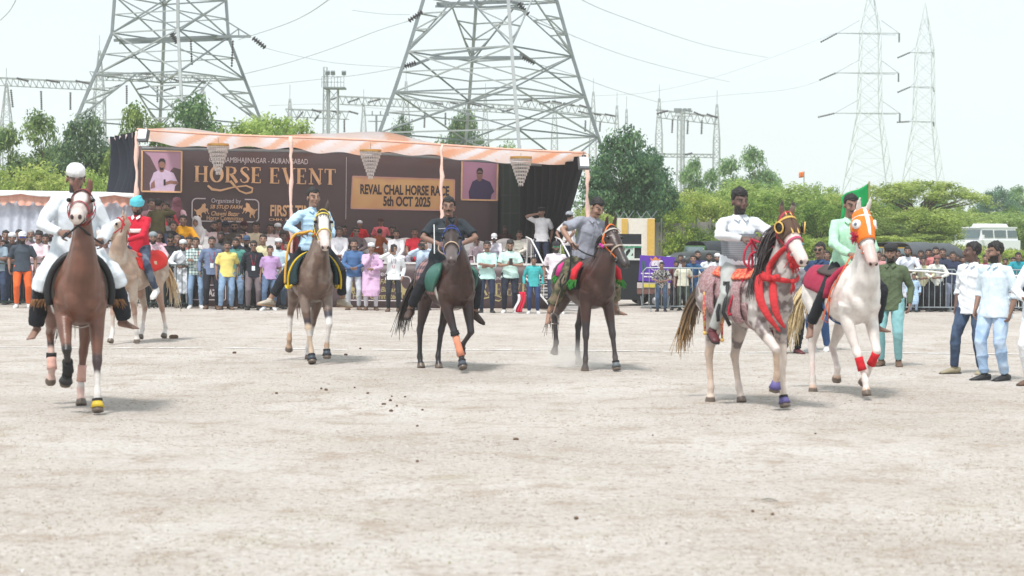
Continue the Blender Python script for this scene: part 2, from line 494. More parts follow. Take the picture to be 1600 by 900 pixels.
def body_mesh(J, voxel=.0105, fr=.0092):
    mb = MB(); T = J['T']; B = J['bulk']
    U = T.to_3x3() @ V(0, 1, 0)
    pts = [T @ V(0, y, z) for y, z in ((.01, -.10), (.012, 0), (.005, .12), (0, .25), (0, .35), (.005, .42), (.01, .475))]
    mb.tube(pts, [(.12, .09), (.150 * B, .100 * B), (.128 * B, .092 * B), (.145 * B, .108 * B), (.156 * B, .108), (.118, .082), (.062, .058)], n=14, up=U)
    Hh = J['H']
    mb.tube([T @ V(0, .015, .44), T @ V(0, .005, .52), Hh @ V(0, .015, -.06), Hh @ V(0, .02, .0)], [(.074, .066), (.060, .062), (.058, .062), (.05, .05)], n=10, up=U)
    HR = Hh.to_3x3()
    for c, r in HEAD_BALLS: mb.ball(Hh @ Vector(c), r, rot=HR, n=12, m=8)
    mb.tube([Hh @ V(0, -.086, .030), Hh @ V(0, -.106, -.004), Hh @ V(0, -.112, -.022)], [.008, .010, .0135], n=6)
    mb.ball(Hh @ V(0, -.096, -.026), (.019, .013, .009), rot=HR, n=8, m=5)
    for s, k in ((-1, 'R'), (1, 'L')):
        sh, el, wr = J['sh' + k], J['el' + k], J['wr' + k]
        mb.tube([T @ V(s * .06, .005, .445), sh, sh.lerp(el, .3), sh.lerp(el, .7), el, el.lerp(wr, .25), el.lerp(wr, .7), wr],
                [(.045, .045), .054, .050, .044, .038, .041, .032, (.027, .024)], n=10)
        hand(mb, wr, J['hd' + k], J['pn' + k], 1 if k == 'L' else -1, J['curl'], fr)
        hip, kn, an = J['hip' + k], J['kn' + k], J['an' + k]
        mb.tube([hip + V(0, 0, .04), hip, hip.lerp(kn, .45), hip.lerp(kn, .9), kn, kn.lerp(an, .28), kn.lerp(an, .7), an],
                [.085, .088, .074, .056, .054, .056, .040, .034], n=12)
        f = J['ft' + k]
        w = f.cross(V(0, 0, 1)); w = w.normalized() if w.length > .1 else V(1, 0, 0)
        upf = w.cross(f).normalized()
        mb.tube([an - f * .055 - upf * .045, an - upf * .035, an + f * .07 - upf * .050, an + f * .135 - upf * .062],
                [(.030, .030), (.034, .042), (.040, .026), (.043, .016)], n=10, up=upf)
        for q in range(5):
            o = (-.032 + .016 * q) * s
            st = an + f * (.13 - abs(q - 1) * .004) - upf * .064 + w * o
            mb.tube([st, st + f * (.034 - .004 * q)], [.0105 if q else .014, .0085 if q else .011], n=6)
    me = weld(mb, voxel, 3, .45, 'body')
    v = verts(me); h = (np.c_[v, np.ones(len(v))] @ np.array(Hh.inverted()).T)[:, :3]
    x, y, z = h[:, 0], h[:, 1], h[:, 2]
    near = (np.abs(x) < .1) & (np.abs(y) < .13) & (z > -.13) & (z < .14)
    beard = near * smoothstep(.0, -.014, z + .030 + .018 * (np.abs(x) < .028) - .45 * np.clip(np.abs(x) - .035, 0, .05)) * (y < .015)
    lips = near * (np.abs(z + .050) < .009) * (np.abs(x) < .024) * (y < -.07)
    beard = beard * (1 - lips)
    mus = near * smoothstep(.012, .006, np.abs(z + .036 + np.abs(x) * .22)) * (np.abs(x) < .030) * (y < -.065)
    brow = near * smoothstep(.010, .004, np.abs(z - .036 + 2 * (np.abs(x) - .032) ** 2 * 8)) * (np.abs(np.abs(x) - .033) < .021) * (y < -.04)
    eye = near * (((np.abs(x) - .031) / .014) ** 2 + ((z - .014) / .006) ** 2 < 1) * (y < -.04)
    setcol(me, np.c_[beard, np.clip(brow * .9 + eye * .5, 0, 1), mus], 'Msk')
    return me

def shirt_mesh(J, sleeve='long', hem=-.12, loose=1.0, voxel=.013, seed=0, collar=True, kurta=0.0, amp=.006):
    mb = MB(); T = J['T']; B = J['bulk'] * loose
    U = T.to_3x3() @ V(0, 1, 0)
    zs = [(.0, hem), (.005, max(hem + .1, -.03)), (0, .12), (0, .25), (0, .35), (.005, .42), (.012, .488)]
    rr = [(.212 * B, .158 * B), (.198 * B, .150 * B), (.166 * B, .128 * B), (.165 * B, .127 * B), (.172 * B, .124 * B), (.135, .100), (.074, .072)]
    mb.tube([T @ V(0, y, z) for y, z in zs], rr, n=16, up=U)
    if collar:
        mb.tube([T @ V(0, .012, .47), T @ V(0, .004, .525)], [(.074, .074), (.066, .069)], n=12, up=U)
    for s, k in ((-1, 'R'), (1, 'L')):
        sh, el, wr = J['sh' + k], J['el' + k], J['wr' + k]
        a = [T @ V(s * .045, .006, .445), sh + V(0, 0, .0), sh.lerp(el, .35)]
        r = [(.055, .060), .067, .064 * loose]
        if sleeve == 'long':
            a += [sh.lerp(el, .8), el, el.lerp(wr, .35), el.lerp(wr, .8), el.lerp(wr, .97)]
            r += [.056 * loose, .053 * loose, .050 * loose, .043 * loose, .040 * loose]
        elif sleeve == 'rolled':
            a += [sh.lerp(el, .8), el, el.lerp(wr, .32)]; r += [.057 * loose, .055 * loose, .054 * loose]
        elif sleeve == 'short':
            a += [sh.lerp(el, .62), sh.lerp(el, .80)]; r += [.064 * loose, .068 * loose]
        mb.tube(a, r, n=12)
        if kurta:
            hip, kn, an = J['hip' + k], J['kn' + k], J['an' + k]
            mb.tube([hip + V(0, 0, .06), hip, hip.lerp(kn, .5), kn, kn.lerp(an, kurta)], [.125, .125, .118, .105, .100], n=12)
    if kurta:
        st = abs(J['knR'].z - J['hipR'].z) > .3
        if st:
            mid = (J['knR'] + J['knL']) / 2
            P = J['P']
            mb.tube([P + V(0, 0, .05), P + V(0, 0, -.2), mid, mid + V(0, 0, -.12 - kurta * .1)], [(.17, .13), (.18, .13), (.19, .13), (.205, .14)], n=14, up=V(0, 1, 0))
    me = weld(mb, voxel, 4, .5, 'shirt')
    folds(me, amp * 1.5, seed, 20)
    return me

def trouser_mesh(J, loose=1.0, voxel=.013, seed=1, to=.96, bell=1.0, amp=.006):
    mb = MB(); P = J['P']; T = J['T']; B = J['bulk']
    U = T.to_3x3() @ V(0, 1, 0)
    mb.tube([T @ V(0, .008, -.06), T @ V(0, .008, .0), T @ V(0, .005, .085)], [(.14, .105), (.160 * B, .115 * B), (.145 * B, .108 * B)], n=14, up=U)
    for s, k in ((-1, 'R'), (1, 'L')):
        hip, kn, an = J['hip' + k], J['kn' + k], J['an' + k]
        e = kn.lerp(an, to)
        mb.tube([hip + V(0, 0, .05), hip, hip.lerp(kn, .45), hip.lerp(kn, .9), kn, kn.lerp(e, .3), kn.lerp(e, .75), e],
                [.10, .103, .091 * loose, .074 * loose, .071 * loose, .070 * loose, .060 * loose * bell, .056 * loose * bell], n=12)
    me = weld(mb, voxel, 4, .5, 'trousers')
    folds(me, amp * 1.4, seed, 22)
    return me

def shoe_mesh(J, k, sole=True):
    mb = MB(); f = J['ft' + k]; an = J['an' + k]
    w = f.cross(V(0, 0, 1)); w = w.normalized() if w.length > .1 else V(1, 0, 0)
    u = w.cross(f).normalized()
    mb.tube([an - f * .075 - u * .040, an - f * .02 - u * .03, an + f * .06 - u * .042, an + f * .13 - u * .054, an + f * .185 - u * .062],
            [(.034, .040), (.043, .050), (.047, .038), (.052, .026), (.036, .016)], n=12, up=u)
    mb.tube([an - u * .03, an + u * .02], [.044, .042], n=10)
    if sole:
        mb.tube([an - f * .085 - u * .078, an + f * .06 - u * .078, an + f * .15 - u * .078, an + f * .198 - u * .074], [(.036, .012), (.046, .012), (.050, .012), (.03, .010)], n=10, up=u, mi=1)
    return mb.mesh('shoe', [None, None], True)

def hair_mesh(style='short', seed=0):
    """in head coordinates: x across, -y forward"""
    rs = np.random.RandomState(seed)
    mb = MB()
    up = .012 if style == 'tall' else 0
    mb.ball((0, .020, .042 + up), (.0785, .098, .086 + up), n=40, m=26)
    if style == 'long':
        mb.tube([(0, .05, .0), (0, .06, -.08), (0, .065, -.17)], [(.085, .06), (.085, .055), (.075, .035)], n=14, up=V(0, 1, 0))
    me = weld(mb, .007, 1, .5, 'hair')
    v, n = verts(me), normals(me)
    x, y, z = v.T
    line = np.where(y < -.03, .072 - .006 * np.cos(x * 40), np.where(y < .01, .072 - (y + .03) * 2.2, np.clip(-.02 - (y - .01) * .6, -.06, .1)))
    if style == 'long': line = np.where(y > .01, -9, line)
    t = smoothstep(-.012, .006, z - line)
    c = np.array([0, .01, .02])
    v2 = c + (v - c) * (.78 + .22 * t)[:, None]
    h = np.zeros(len(v))
    for _ in range(7):
        d = rs.normal(size=3); d /= np.linalg.norm(d); h += np.sin(v @ d * rs.uniform(60, 260) + rs.rand() * 6)
    v2 += n * (h * .0018 + .004 * (z > .09))[:, None] * t[:, None]
    setverts(me, v2)
    return me

def cap_mesh(kind):
    mb = MB()
    if kind == 'skullcap':
        pts = [(0, .02, .052 + .026 * i) for i in range(4)]
        mb.tube([(0, .018, .040), (0, .018, .075), (0, .02, .105), (0, .02, .128), (0, .02, .140)],
                [(.082, .100), (.083, .101), (.076, .093), (.052, .068), (.012, .016)], n=24, up=V(0, 1, 0))
    elif kind == 'cap':
        mb.tube([(0, .018, .045), (0, .018, .085), (0, .018, .118), (0, .018, .138), (0, .018, .146)],
                [(.083, .101), (.082, .100), (.066, .082), (.040, .05), (.008, .01)], n=24, up=V(0, 1, 0))
        def visor(u, v):
            a = (u - .5) * 2.2; r = .090 + .070 * v
            return (math.sin(a) * (.078 + .004 * v), -.062 - math.cos(a) * (.02 + .065 * v) , .052 - .012 * v - .012 * (a * a) * .4)
        mb.grid(visor, 12, 4, thick=.006)
    elif kind == 'beret':
        mb.tube([(0, .018, .048), (0, .014, .075), (0, .005, .100), (0, .0, .118), (0, .0, .124)],
                [(.082, .100), (.088, .108), (.092, .112), (.060, .08), (.01, .01)], n=24, up=V(0, 1, 0))
        mb.tube([(0, -.08, .052), (0, -.115, .050)], [(.06, .006), (.035, .004)], n=10, up=V(0, 0, 1))
    elif kind == 'turban':
        mb.ball((0, .028, .062), (.090, .108, .085), n=20, m=12)
        for k in range(7):
            t = k / 6
            pts = []
            for i in range(28):
                a = 2 * math.pi * i / 28
                tilt = (t - .5) * .09
                pts.append((math.cos(a) * (.091 - .028 * t * t), .022 + math.sin(a) * (.112 - .03 * t * t), .040 + .085 * t + .012 * math.sin(a + k) + tilt * math.cos(a) * .4))
            mb.tube(pts, [(.013, .016)] * 28, n=6, closed=True)
        mb.ball((.075, .075, .06), (.03, .028, .03))
    elif kind == 'hood':      # headscarf falling over the shoulders
        mb.ball((0, .022, .035), (.095, .112, .105), n=20, m=14)
        mb.tube([(0, .02, .0), (0, .02, -.08), (0, .015, -.16), (0, .01, -.27), (0, .0, -.42)], [(.098, .105), (.10, .098), (.15, .115), (.20, .14), (.215, .15)], n=18, up=V(0, 1, 0))
    me = mb.mesh(kind, (), True)
    if kind in ('turban', 'hood'):
        me = weld(mb, .008, 3, .5, kind)
        if kind == 'hood':
            v = verts(me)
            f = (v[:, 1] < -.03) & (((v[:, 0]) / .055) ** 2 + ((v[:, 2] - .0) / .075) ** 2 < 1)
            v[f, 1] = np.maximum(v[f, 1], -.045)
            setverts(me, v); folds(me, .008, 3, 20)
    return me
def glasses_mesh():
    mb = MB()
    for s in (-1, 1):
        mb.tube([(s * .032, -.094, .014), (s * .032, -.1015, .013)], [(.026, .018), (.024, .016)], n=10, up=V(0, 0, 1))
        mb.bar((s * .058, -.095, .018), (s * .080, .0, .012), .003)
    mb.bar((-.01, -.1, .018), (.01, -.1, .018), .003)
    return mb.mesh('sunglasses')

HAIR = {}
def hair(style, seed=0):
    k = (style, seed)
    if k not in HAIR: HAIR[k] = hair_mesh(style, seed)
    return HAIR[k]
CAPS = {}
def caps(kind):
    if kind not in CAPS: CAPS[kind] = glasses_mesh() if kind == 'glasses' else cap_mesh(kind)
    return CAPS[kind]

def lanyard(J, parent, card=(.75, .78, .8), strap=(.35, .02, .04)):
    T = J['T']; B = J['bulk']
    mb = MB(); y = -.134 * B
    for s in (-1, 1):
        mb.tube([T @ V(s * .06, -.02, .50), T @ V(s * .055, -.115 * B, .38), T @ V(s * .012, y, .17)], [(.008, .003)] * 3, n=4, up=T.to_3x3() @ V(0, 1, 0))
    mb.box(T @ V(0, y - .004, .10), (.075, .006, .11), rot=T.to_3x3(), mi=1)
    return build(mb, 'name_badge', [cloth('strap_cloth', strap, bump=0), mat('badge_card', card, .4, .25, 60)], parent)
# ------------------------------------------------------------------ horses (local: facing -y, x across, hooves on z = 0)
RINGS = [(.80, 1.30, .05, .07), (.74, 1.28, .13, .14), (.62, 1.24, .215, .23), (.42, 1.20, .262, .275), (.15, 1.16, .255, .275), (-.10, 1.12, .272, .300),
         (-.32, 1.12, .255, .310), (-.50, 1.15, .225, .305), (-.62, 1.17, .190, .25), (-.70, 1.18, .14, .18), (-.745, 1.18, .07, .09)]
def ring_at(y):
    r = RINGS
    for a, b in zip(r, r[1:]):
        if a[0] >= y >= b[0]:
            t = (a[0] - y) / (a[0] - b[0]); return [a[i] + (b[i] - a[i]) * t for i in (1, 2, 3)]
    return list(r[0][1:]) if y > r[0][0] else list(r[-1][1:])
def on_back(y, ang, off):
    z, w, h = ring_at(y)
    return V(math.sin(ang) * (w + off), y, z + math.cos(ang) * (h + off) - (.02 if abs(ang) < .3 else 0))

class Horse: pass
def make_horse(name_label, spec):
    h = Horse(); h.spec = spec
    sc = spec.get('scale', 1.0)
    gp = spec['at']
    h.M = Matrix.Translation((gp.x, gp.y, terrain(gp.x, gp.y) - .014)) @ Matrix.Rotation(R(spec['yaw']), 4, 'Z') @ Matrix.Scale(sc, 4)
    root = empty('horse', name_label, 'horse', M=h.M, group='ridden horses of the race')
    h.root = root
    mb = MB()
    mb.tube([V(0, a[0], a[1]) for a in RINGS], [(a[2], a[3]) for a in RINGS], n=24, up=V(0, 0, 1))
    # haunches, shoulders, breast muscles
    for s in (-1, 1):
        mb.ball((s * .14, .48, 1.17), (.125, .24, .25)); mb.ball((s * .135, -.47, 1.12), (.095, .17, .25))
        mb.ball((s * .075, -.66, 1.08), (.095, .085, .125))
    # neck and head
    poll = Vector(spec.get('poll', (0, -.72, 2.02)))
    hy, hp = R(spec.get('hy', 0)), R(spec.get('hp', 35))
    hd = V(math.sin(hy) * math.cos(hp), -math.cos(hy) * math.cos(hp), -math.sin(hp))
    hu = V(math.sin(hy) * math.sin(hp), -math.cos(hy) * math.sin(hp), math.cos(hp))
    hs = hd.cross(hu).normalized()       # across the head
    h.poll, h.hd, h.hu, h.hs = poll, hd, hu, hs
    jn = poll - hu * .02 + hd * .02
    A0, A1 = V(0, -.38, 1.17), V(0, -.80 - spec.get('arch', 0), 1.42)
    n = 9; npts, nr = [], []
    for i in range(n):
        t = i / (n - 1)
        npts.append(A0 * (1 - t) ** 2 + A1 * (2 * t * (1 - t)) + jn * t * t)
        nr.append((.175 * (1 - t) ** 1.5 + .068, .27 * (1 - t) ** 1.3 + .098))
    h.neck, h.neckr = npts, nr
    mb.tube(npts, nr, n=16, up=V(0, 0, 1) if False else [V(0, .8, .6)] * n)
    K = spec.get('hsc', 1.1); kf = 1 + (K - 1) * .6
    HL = [(-.05, -.015, .055, .070), (.04, -.03, .082, .105), (.14, -.055, .098, .132), (.24, -.062, .094, .122), (.33, -.055, .074, .094), (.42, -.045, .058, .072),
          (.50, -.040, .056, .064), (.565, -.038, .055, .060), (.61, -.036, .040, .045)]
    HL = [(a * (1 + (K - 1) * .6), b * K, c * K, d * K) for a, b, c, d in HL]
    h.HL = HL
    hpt = lambda t, v: poll + hd * t + hu * v
    mb.tube([hpt(a, b) for a, b, _, _ in HL], [(c, d) for _, _, c, d in HL], n=16, up=hu)
    mb.ball(hpt(.54, -.088), (.035, .035, .028))
    for s in (-1, 1):
        mb.ball(hpt(.17, .02) + hs * s * .075, .030)        # eye bosses
        mb.ball(hpt(.545, -.02) + hs * s * .035, .028)
        mb.ball(hpt(.14, -.10) + hs * s * .062, (.04, .05, .055))
        e0 = poll + hs * s * .050 + hd * .005 + hu * .03
        edir = (hu * .9 - hd * .35 + hs * s * .18 + V(0, 0, .5)).normalized()
        mb.tube([e0, e0 + edir * .05, e0 + edir * .12, e0 + edir * .185 - hs * s * .016], [(.026, .018), (.038, .017), (.029, .013), (.006, .005)], n=8, up=hd)
    # legs
    h.legs = {}
    for key, front, s in (('FR', 1, -1), ('FL', 1, 1), ('HR', 0, -1), ('HL', 0, 1)):
        L = spec['legs'][key]
        fe = Vector(L['f']); pd = Vector(L.get('p', (0, -.5, -1))).normalized()
        if front:
            top = V(s * .135, -.47, 1.05); elb = V(s * .15, -.44, .93)
            kn = ik(elb, fe, .455, .29, Vector(L.get('b', (s * .1, -1, .2))))
            if (fe - kn).length > .30: fe = kn + (fe - kn).normalized() * .30
            hoof = fe + pd * .105; tip = hoof + pd * .065
            ch = [top, elb, elb.lerp(kn, .35), elb.lerp(kn, .8), kn, kn.lerp(fe, .22), kn.lerp(fe, .75), fe, fe + pd * .06, hoof]
            rd = [(.115, .15), (.086, .105), (.070, .085), (.048, .052), (.049, .052), (.034, .038), (.030, .034), (.041, .044), (.033, .036), (.044, .048)]
        else:
            top = V(s * .14, .47, 1.14); sti = V(s * .165, .33 + L.get('st', 0), .93 + L.get('su', 0))
            hk = ik(sti, fe, .44, .36, Vector(L.get('b', (0, 1, .1))))
            if (fe - hk).length > .37: fe = hk + (fe - hk).normalized() * .37
            hoof = fe + pd * .105; tip = hoof + pd * .065; kn = hk
            ch = [top, sti, sti.lerp(hk, .4), sti.lerp(hk, .85), hk, hk.lerp(fe, .2), hk.lerp(fe, .8), fe, fe + pd * .06, hoof]
            rd = [(.15, .22), (.105, .15), (.075, .10), (.046, .056), (.049, .060), (.037, .043), (.032, .036), (.042, .045), (.034, .037), (.045, .049)]
        mb.tube(ch, rd, n=12, up=V(0, 1, 0) if True else None)
        hf = (pd + V(0, -.25, 0)).normalized()
        mb.tube([hoof - pd * .012, tip], [(.046, .050), (.060, .066)], n=14, up=V(0, 1, 0))
        h.legs[key] = dict(chain=ch, kn=kn, fe=fe, hoof=hoof, tip=tip, pd=pd, rd=rd)
    me = weld(mb, spec.get('voxel', .0145), 4, .5, 'body')
    v = verts(me)
    # muscle relief
    n_ = normals(me)
    rl = .006 * np.sin(v[:, 2] * 9 + v[:, 1] * 6) * np.exp(-((v[:, 2] - 1.1) / .3) ** 2)
    g = lambda pts, r, dp: -dp * np.exp(-(chain(v, pts)[0] / r) ** 2)
    rl += g([(0, -.80, 1.30), (0, -.76, 1.05), (0, -.70, .90)], .035, .030)
    for s in (-1, 1):
        rl += g([(s * .10, -.62, 1.50), (s * .20, -.58, 1.34), (s * .235, -.42, 1.12), (s * .20, -.36, .96)], .030, .020)
        rl += g([(s * .20, -.30, 1.30), (s * .27, -.22, 1.12)], .035, .012) + g([(s * .27, .28, 1.30), (s * .27, .26, 1.05), (s * .2, .20, .90)], .04, .020)
        rl += g([tuple(q + V(s * r[0] * .95, -.02, -.03)) for q, r in zip(npts[2:8], nr[2:8])], .028, .013)
        rl += g([(s * .10, .78, 1.10), (s * .19, .66, 1.0), (s * .17, .55, .88)], .035, .016)
        rl += g([tuple(hpt(t_, -.075) + hs * s * .085) for t_ in (.20, .30, .40)], .016, .008) + g([tuple(hpt(t_, .0) + hs * s * .05) for t_ in (.30, .44)], .014, .005)
    rl += g([tuple(hpt(.585 * kf, -.065 * K) + hs * q) for q in (-.06, 0, .06)], .010, .016)
    setverts(me, v + n_ * rl[:, None])
    info = {}
    for k, L in h.legs.items():
        d, s_ = chain(v, L['chain'][1:] + [L['tip']])
        info[k] = (d, s_)
    hdist, hs_ = chain(v, [poll - hd * .08, poll + hd * .62])
    info['head'] = ((v - np.array(poll)) @ np.array(hd), (v - np.array(poll)) @ np.array(hs), (v - np.array(poll)) @ np.array(hu), hdist < .19)
    nd, ns = chain(v, npts); info['neck'] = (nd, ns)
    setcol(me, spec['paint'](v, info))
    obj('body', me, root, mats=mat('horse_coat', (.2, .1, .05), rough=.40, var=.22, scale=7, bump=.35, bscale=34, attr='Col', sheen=.0, spec=.5, bdist=.010))
    h.hpt = hpt
    for s in (-1, 1):
        e = MB(); e.ball(hpt(.175 * kf, .022) + hs * s * .098 * K, .021, n=10, m=7)
        build(e, 'eye', mat('horse_eye', (.01, .008, .008), .12, 0), root, True)
        e = MB(); e.ball(hpt(.600 * kf, -.024 * K) + hs * s * .030 * K, (.019, .019, .024), n=8, m=6)
        build(e, 'nostril', mat('nostril_dark', (.05, .03, .03), .8, 0), root, True)
    return h

def strands(mb, base, dirs, length, rad, n, seed, spread=.05, sag=.3, seg=6, wild=.3):
    rs = random.Random(seed)
    for i in range(n):
        b = Vector(base(rs.random(), rs)); d = Vector(dirs(b, rs)).normalized()
        L = length * rs.uniform(.55, 1.1); pts = [b]; q = b.copy()
        side = V(rs.gauss(0, 1), rs.gauss(0, 1), rs.gauss(0, .5)) * wild
        for j in range(seg):
            d = (d + V(0, 0, -sag) + side * (.25 * j / seg)).normalized()
            q = q + d * (L / seg); pts.append(q.copy())
        rr = [rad * rs.uniform(.6, 1.2) * (1 - .85 * (k / seg)) for k in range(seg + 1)]
        mb.tube(pts, rr, n=4)
def tail(h, col, sweep=(0, 1, .2), length=.85, tip=None, n=60):
    sw = Vector(sweep).normalized()
    mb = MB()
    b0 = V(0, .78, 1.30)
    strands(mb, lambda t, r: b0 + V(r.gauss(0, .018), r.gauss(0, .02), r.gauss(0, .02)) - V(0, 0, .10 * t), lambda b, r: sw + V(r.gauss(0, .10), r.gauss(0, .10), r.gauss(0, .11)),
            length, .017, n, 5, sag=.34, seg=8, wild=.34)
    me = mb.mesh('tail', (), True)
    v = verts(me); t = np.clip(np.linalg.norm(v - np.array(b0), axis=1) / length, 0, 1)
    c = np.array(col)[None] * (1 - t[:, None] ** 2) + np.array(tip or col)[None] * t[:, None] ** 2
    setcol(me, c)
    return tag(obj('tail', me, h.root, mats=mat('horse_hair', (.1, .1, .1), rough=.6, var=.25, scale=30, attr='Col')), kind='stuff')
def mane(h, col, side=-1, length=.2, n=70, t0=.25, t1=.98, down=1.0, forelock=0):
    mb = MB(); N = h.neck
    def base(t, r):
        t = t0 + (t1 - t0) * t; f = t * (len(N) - 1); i = min(int(f), len(N) - 2); q = N[i].lerp(N[i + 1], f - i)
        tt = (N[i + 1] - N[i]).normalized(); bk = V(0, .8, .6); bk = (bk - tt * bk.dot(tt)).normalized()
        hh = h.neckr[i][1] * (1 - (f - i)) + h.neckr[i + 1][1] * (f - i)
        return q + bk * (hh * .93)
    strands(mb, base, lambda b, r: V(side * r.uniform(.5, 1.2), .25 + r.gauss(0, .2), .25), length, .014, n, 8, sag=.55 * down, seg=6, wild=.25)
    if forelock:
        strands(mb, lambda t, r: h.poll + h.hu * .07 + h.hs * r.gauss(0, .02), lambda b, r: h.hd + h.hu * .3 + h.hs * r.gauss(0, .25), .17, .010, forelock, 9, sag=.12, seg=4, wild=.2)
    me = mb.mesh('mane', (), True); setcol(me, np.tile(np.array(col), (len(me.vertices), 1)))
    return tag(obj('mane', me, h.root, mats=mat('horse_hair', (.1, .1, .1), rough=.6, var=.25, scale=30, attr='Col')), kind='stuff')

def head_band(mb, h, t0, t1, a0=0, a1=360, w=.012, off=.008, mi=0, n=24):
    """a strap round the head: from length t0 (top) to t1 (bottom) along the head, angles from the top"""
    pts, ups = [], []
    closed = a1 - a0 >= 359
    cnt = n if closed else n + 1
    for i in range(cnt):
        a = R(a0 + (a1 - a0) * i / n); k = (1 - math.cos(a)) / 2; t = t0 + (t1 - t0) * k
        HL = h.HL
        for p, q in zip(HL, HL[1:]):
            if p[0] <= t <= q[0]:
                f = (t - p[0]) / (q[0] - p[0]); c, rw, rh = [p[j] + (q[j] - p[j]) * f for j in (1, 2, 3)]; break
        else: c, rw, rh = HL[-1][1:]
        if .1 < t < .2: rw += .010
        o = h.hu * (math.cos(a) * (rh + off)) + h.hs * (math.sin(a) * (rw + off))
        pts.append(h.poll + h.hd * t + h.hu * c + o); ups.append(o.normalized())
    mb.tube(pts, [(w, .004)] * cnt, n=4, closed=closed, up=ups, mi=mi)
    return pts
def side_strap(mb, h, pts, w=.010, off=.008, mi=0):
    """strap along the side: list of (t, angle)"""
    for sgn in (-1, 1):
        P, ups = [], []
        for (t, ang) in pts:
            HL = h.HL; a = R(ang) * sgn
            for p, q in zip(HL, HL[1:]):
                if p[0] <= t <= q[0]:
                    f = (t - p[0]) / (q[0] - p[0]); c, rw, rh = [p[j] + (q[j] - p[j]) * f for j in (1, 2, 3)]; break
            else: c, rw, rh = HL[0][1:] if t < 0 else HL[-1][1:]
            if .1 < t < .2: rw += .012
            o = h.hu * (math.cos(a) * (rh + off)) + h.hs * (math.sin(a) * (rw + off))
            P.append(h.poll + h.hd * t + h.hu * c + o); ups.append(o.normalized())
        mb.tube(P, [(w, .004)] * len(P), n=4, up=ups, mi=mi)
def bridle(h, col, nose=None, brow=None, rough=.6, w=.011, bit=True):
    r = h.root
    m1 = mat('bridle_strap', col, rough, .15, 30); m2 = mat('noseband', nose or col, rough, .15, 30); m3 = mat('browband', brow or col, rough, .15, 30)
    mb = MB(); side_strap(mb, h, [(-.02, 20), (.06, 62), (.14, 90), (.25, 100), (.36, 100), (.45, 105)], w); head_band(mb, h, .00, .24, w=w, off=.010)
    build(mb, 'cheek_strap', m1, r)
    mb = MB(); head_band(mb, h, .35, .36, w=w * 1.3, off=.010); build(mb, 'noseband', m2, r)
    mb = MB(); head_band(mb, h, .09, .05, -95, 95, w=w * 1.2, off=.012); build(mb, 'browband', m3, r)
    if bit:
        for s in (-1, 1):
            mb = MB()
            c = h.hpt(.47, -.075) + h.hs * s * .066
            mb.tube([c + h.hd * (.022 * math.cos(a)) + h.hu * (.022 * math.sin(a)) for a in [k * math.pi / 5 for k in range(10)]], .0045, n=5, closed=True)
            build(mb, 'bit_ring', mat('bit_steel', (.55, .55, .55), .3, 0, metal=1), r, True)
def rein(h, hands, col, sag=.12, rad=.009, start=.47, parent=None):
    for s, hw in zip((-1, 1), hands):
        mb = MB(); a = h.hpt(start, -.08) + h.hs * s * .07; b = Vector(hw)
        out = V(s * .10, 0, 0)
        pts = [a.lerp(b, t) + V(0, 0, -sag * 4 * t * (1 - t)) + out * (4 * t * (1 - t)) for t in [i / 10 for i in range(11)]]
        mb.tube(pts, rad, n=5)
        build(mb, 'rein', cloth('rein_cord', col, bump=0), parent or h.root, True)
def drape(h, name, m, y0, y1, a0, a1, off=.02, thick=.03, nu=12, nv=24, fn=None, parent=None):
    """cloth, pad or saddle part lying on the back"""
    mb = MB()
    def f(u, v):
        y = y0 + (y1 - y0) * u; a = a0 + (a1 - a0) * v
        dy, da, do = fn(u, v) if fn else (0, 0, 0)
        return on_back(y + dy, R(a + da), off + do)
    f0 = f(.5, .5); up = (f(.55, .5) - f0).cross(f(.5, .55) - f0)
    flip = up.z < 0
    mb.grid((lambda u, v: f(1 - u, v)) if flip else f, nu, nv, thick=thick)
    return build(mb, name, m, parent or h.root, True)
def stirrup(h, side, foot, col=(.25, .23, .22), leather=(.03, .02, .02), top=None):
    """foot: ankle in horse coordinates"""
    mb = MB(); f = Vector(foot)
    a = top or on_back(-.1, R(70 * side), .07)
    b = f + V(0, -.05, .07)
    mb.tube([a, b], [(.016, .004)] * 2, n=4, up=V(1, 0, 0))
    build(mb, 'stirrup_leather', mat('tack_leather', leather, .6, .15), h.root)
    mb = MB(); c = f + V(0, -.06, -.02)
    mb.tube([c + V(.06 * math.cos(t), 0, .09 * math.sin(t)) for t in [R(-30 + 240 * i / 12) for i in range(13)]], .007, n=5)
    mb.box(c + V(0, 0, -.05), (.11, .06, .012))
    build(mb, 'stirrup', mat('stirrup_steel', col, .35, 0, metal=.8), h.root, True)
def boot(h, leg, m, band=None, low=.0, name='bell_boot', flare=1.25):
    L = h.legs[leg]; pd = L['pd']; a = L['fe'] + pd * .055; b = L['hoof'] + pd * .022
    mb = MB(); mb.tube([a, a.lerp(b, .5), b, b - pd * .004], [.042, .051, .052 * flare, .047], n=16, up=V(0, 1, 0))
    o = build(mb, name, m, h.root, True)
    if band:
        mb = MB(); mb.tube([a - pd * .012, a + pd * .012], [.048, .048], n=12, up=V(0, 1, 0)); build(mb, 'boot_strap', band, o)
def wrap(h, leg, m, t0=.15, t1=.85, name='leg_wrap', r=.046):
    L = h.legs[leg]; a, b = L['kn'].lerp(L['fe'], t0), L['kn'].lerp(L['fe'], t1)
    mb = MB(); mb.tube([a, a.lerp(b, .33), a.lerp(b, .66), b], [r, r * .95, r, r * 1.06], n=14, up=V(0, 1, 0))
    return build(mb, name, m, h.root, True)

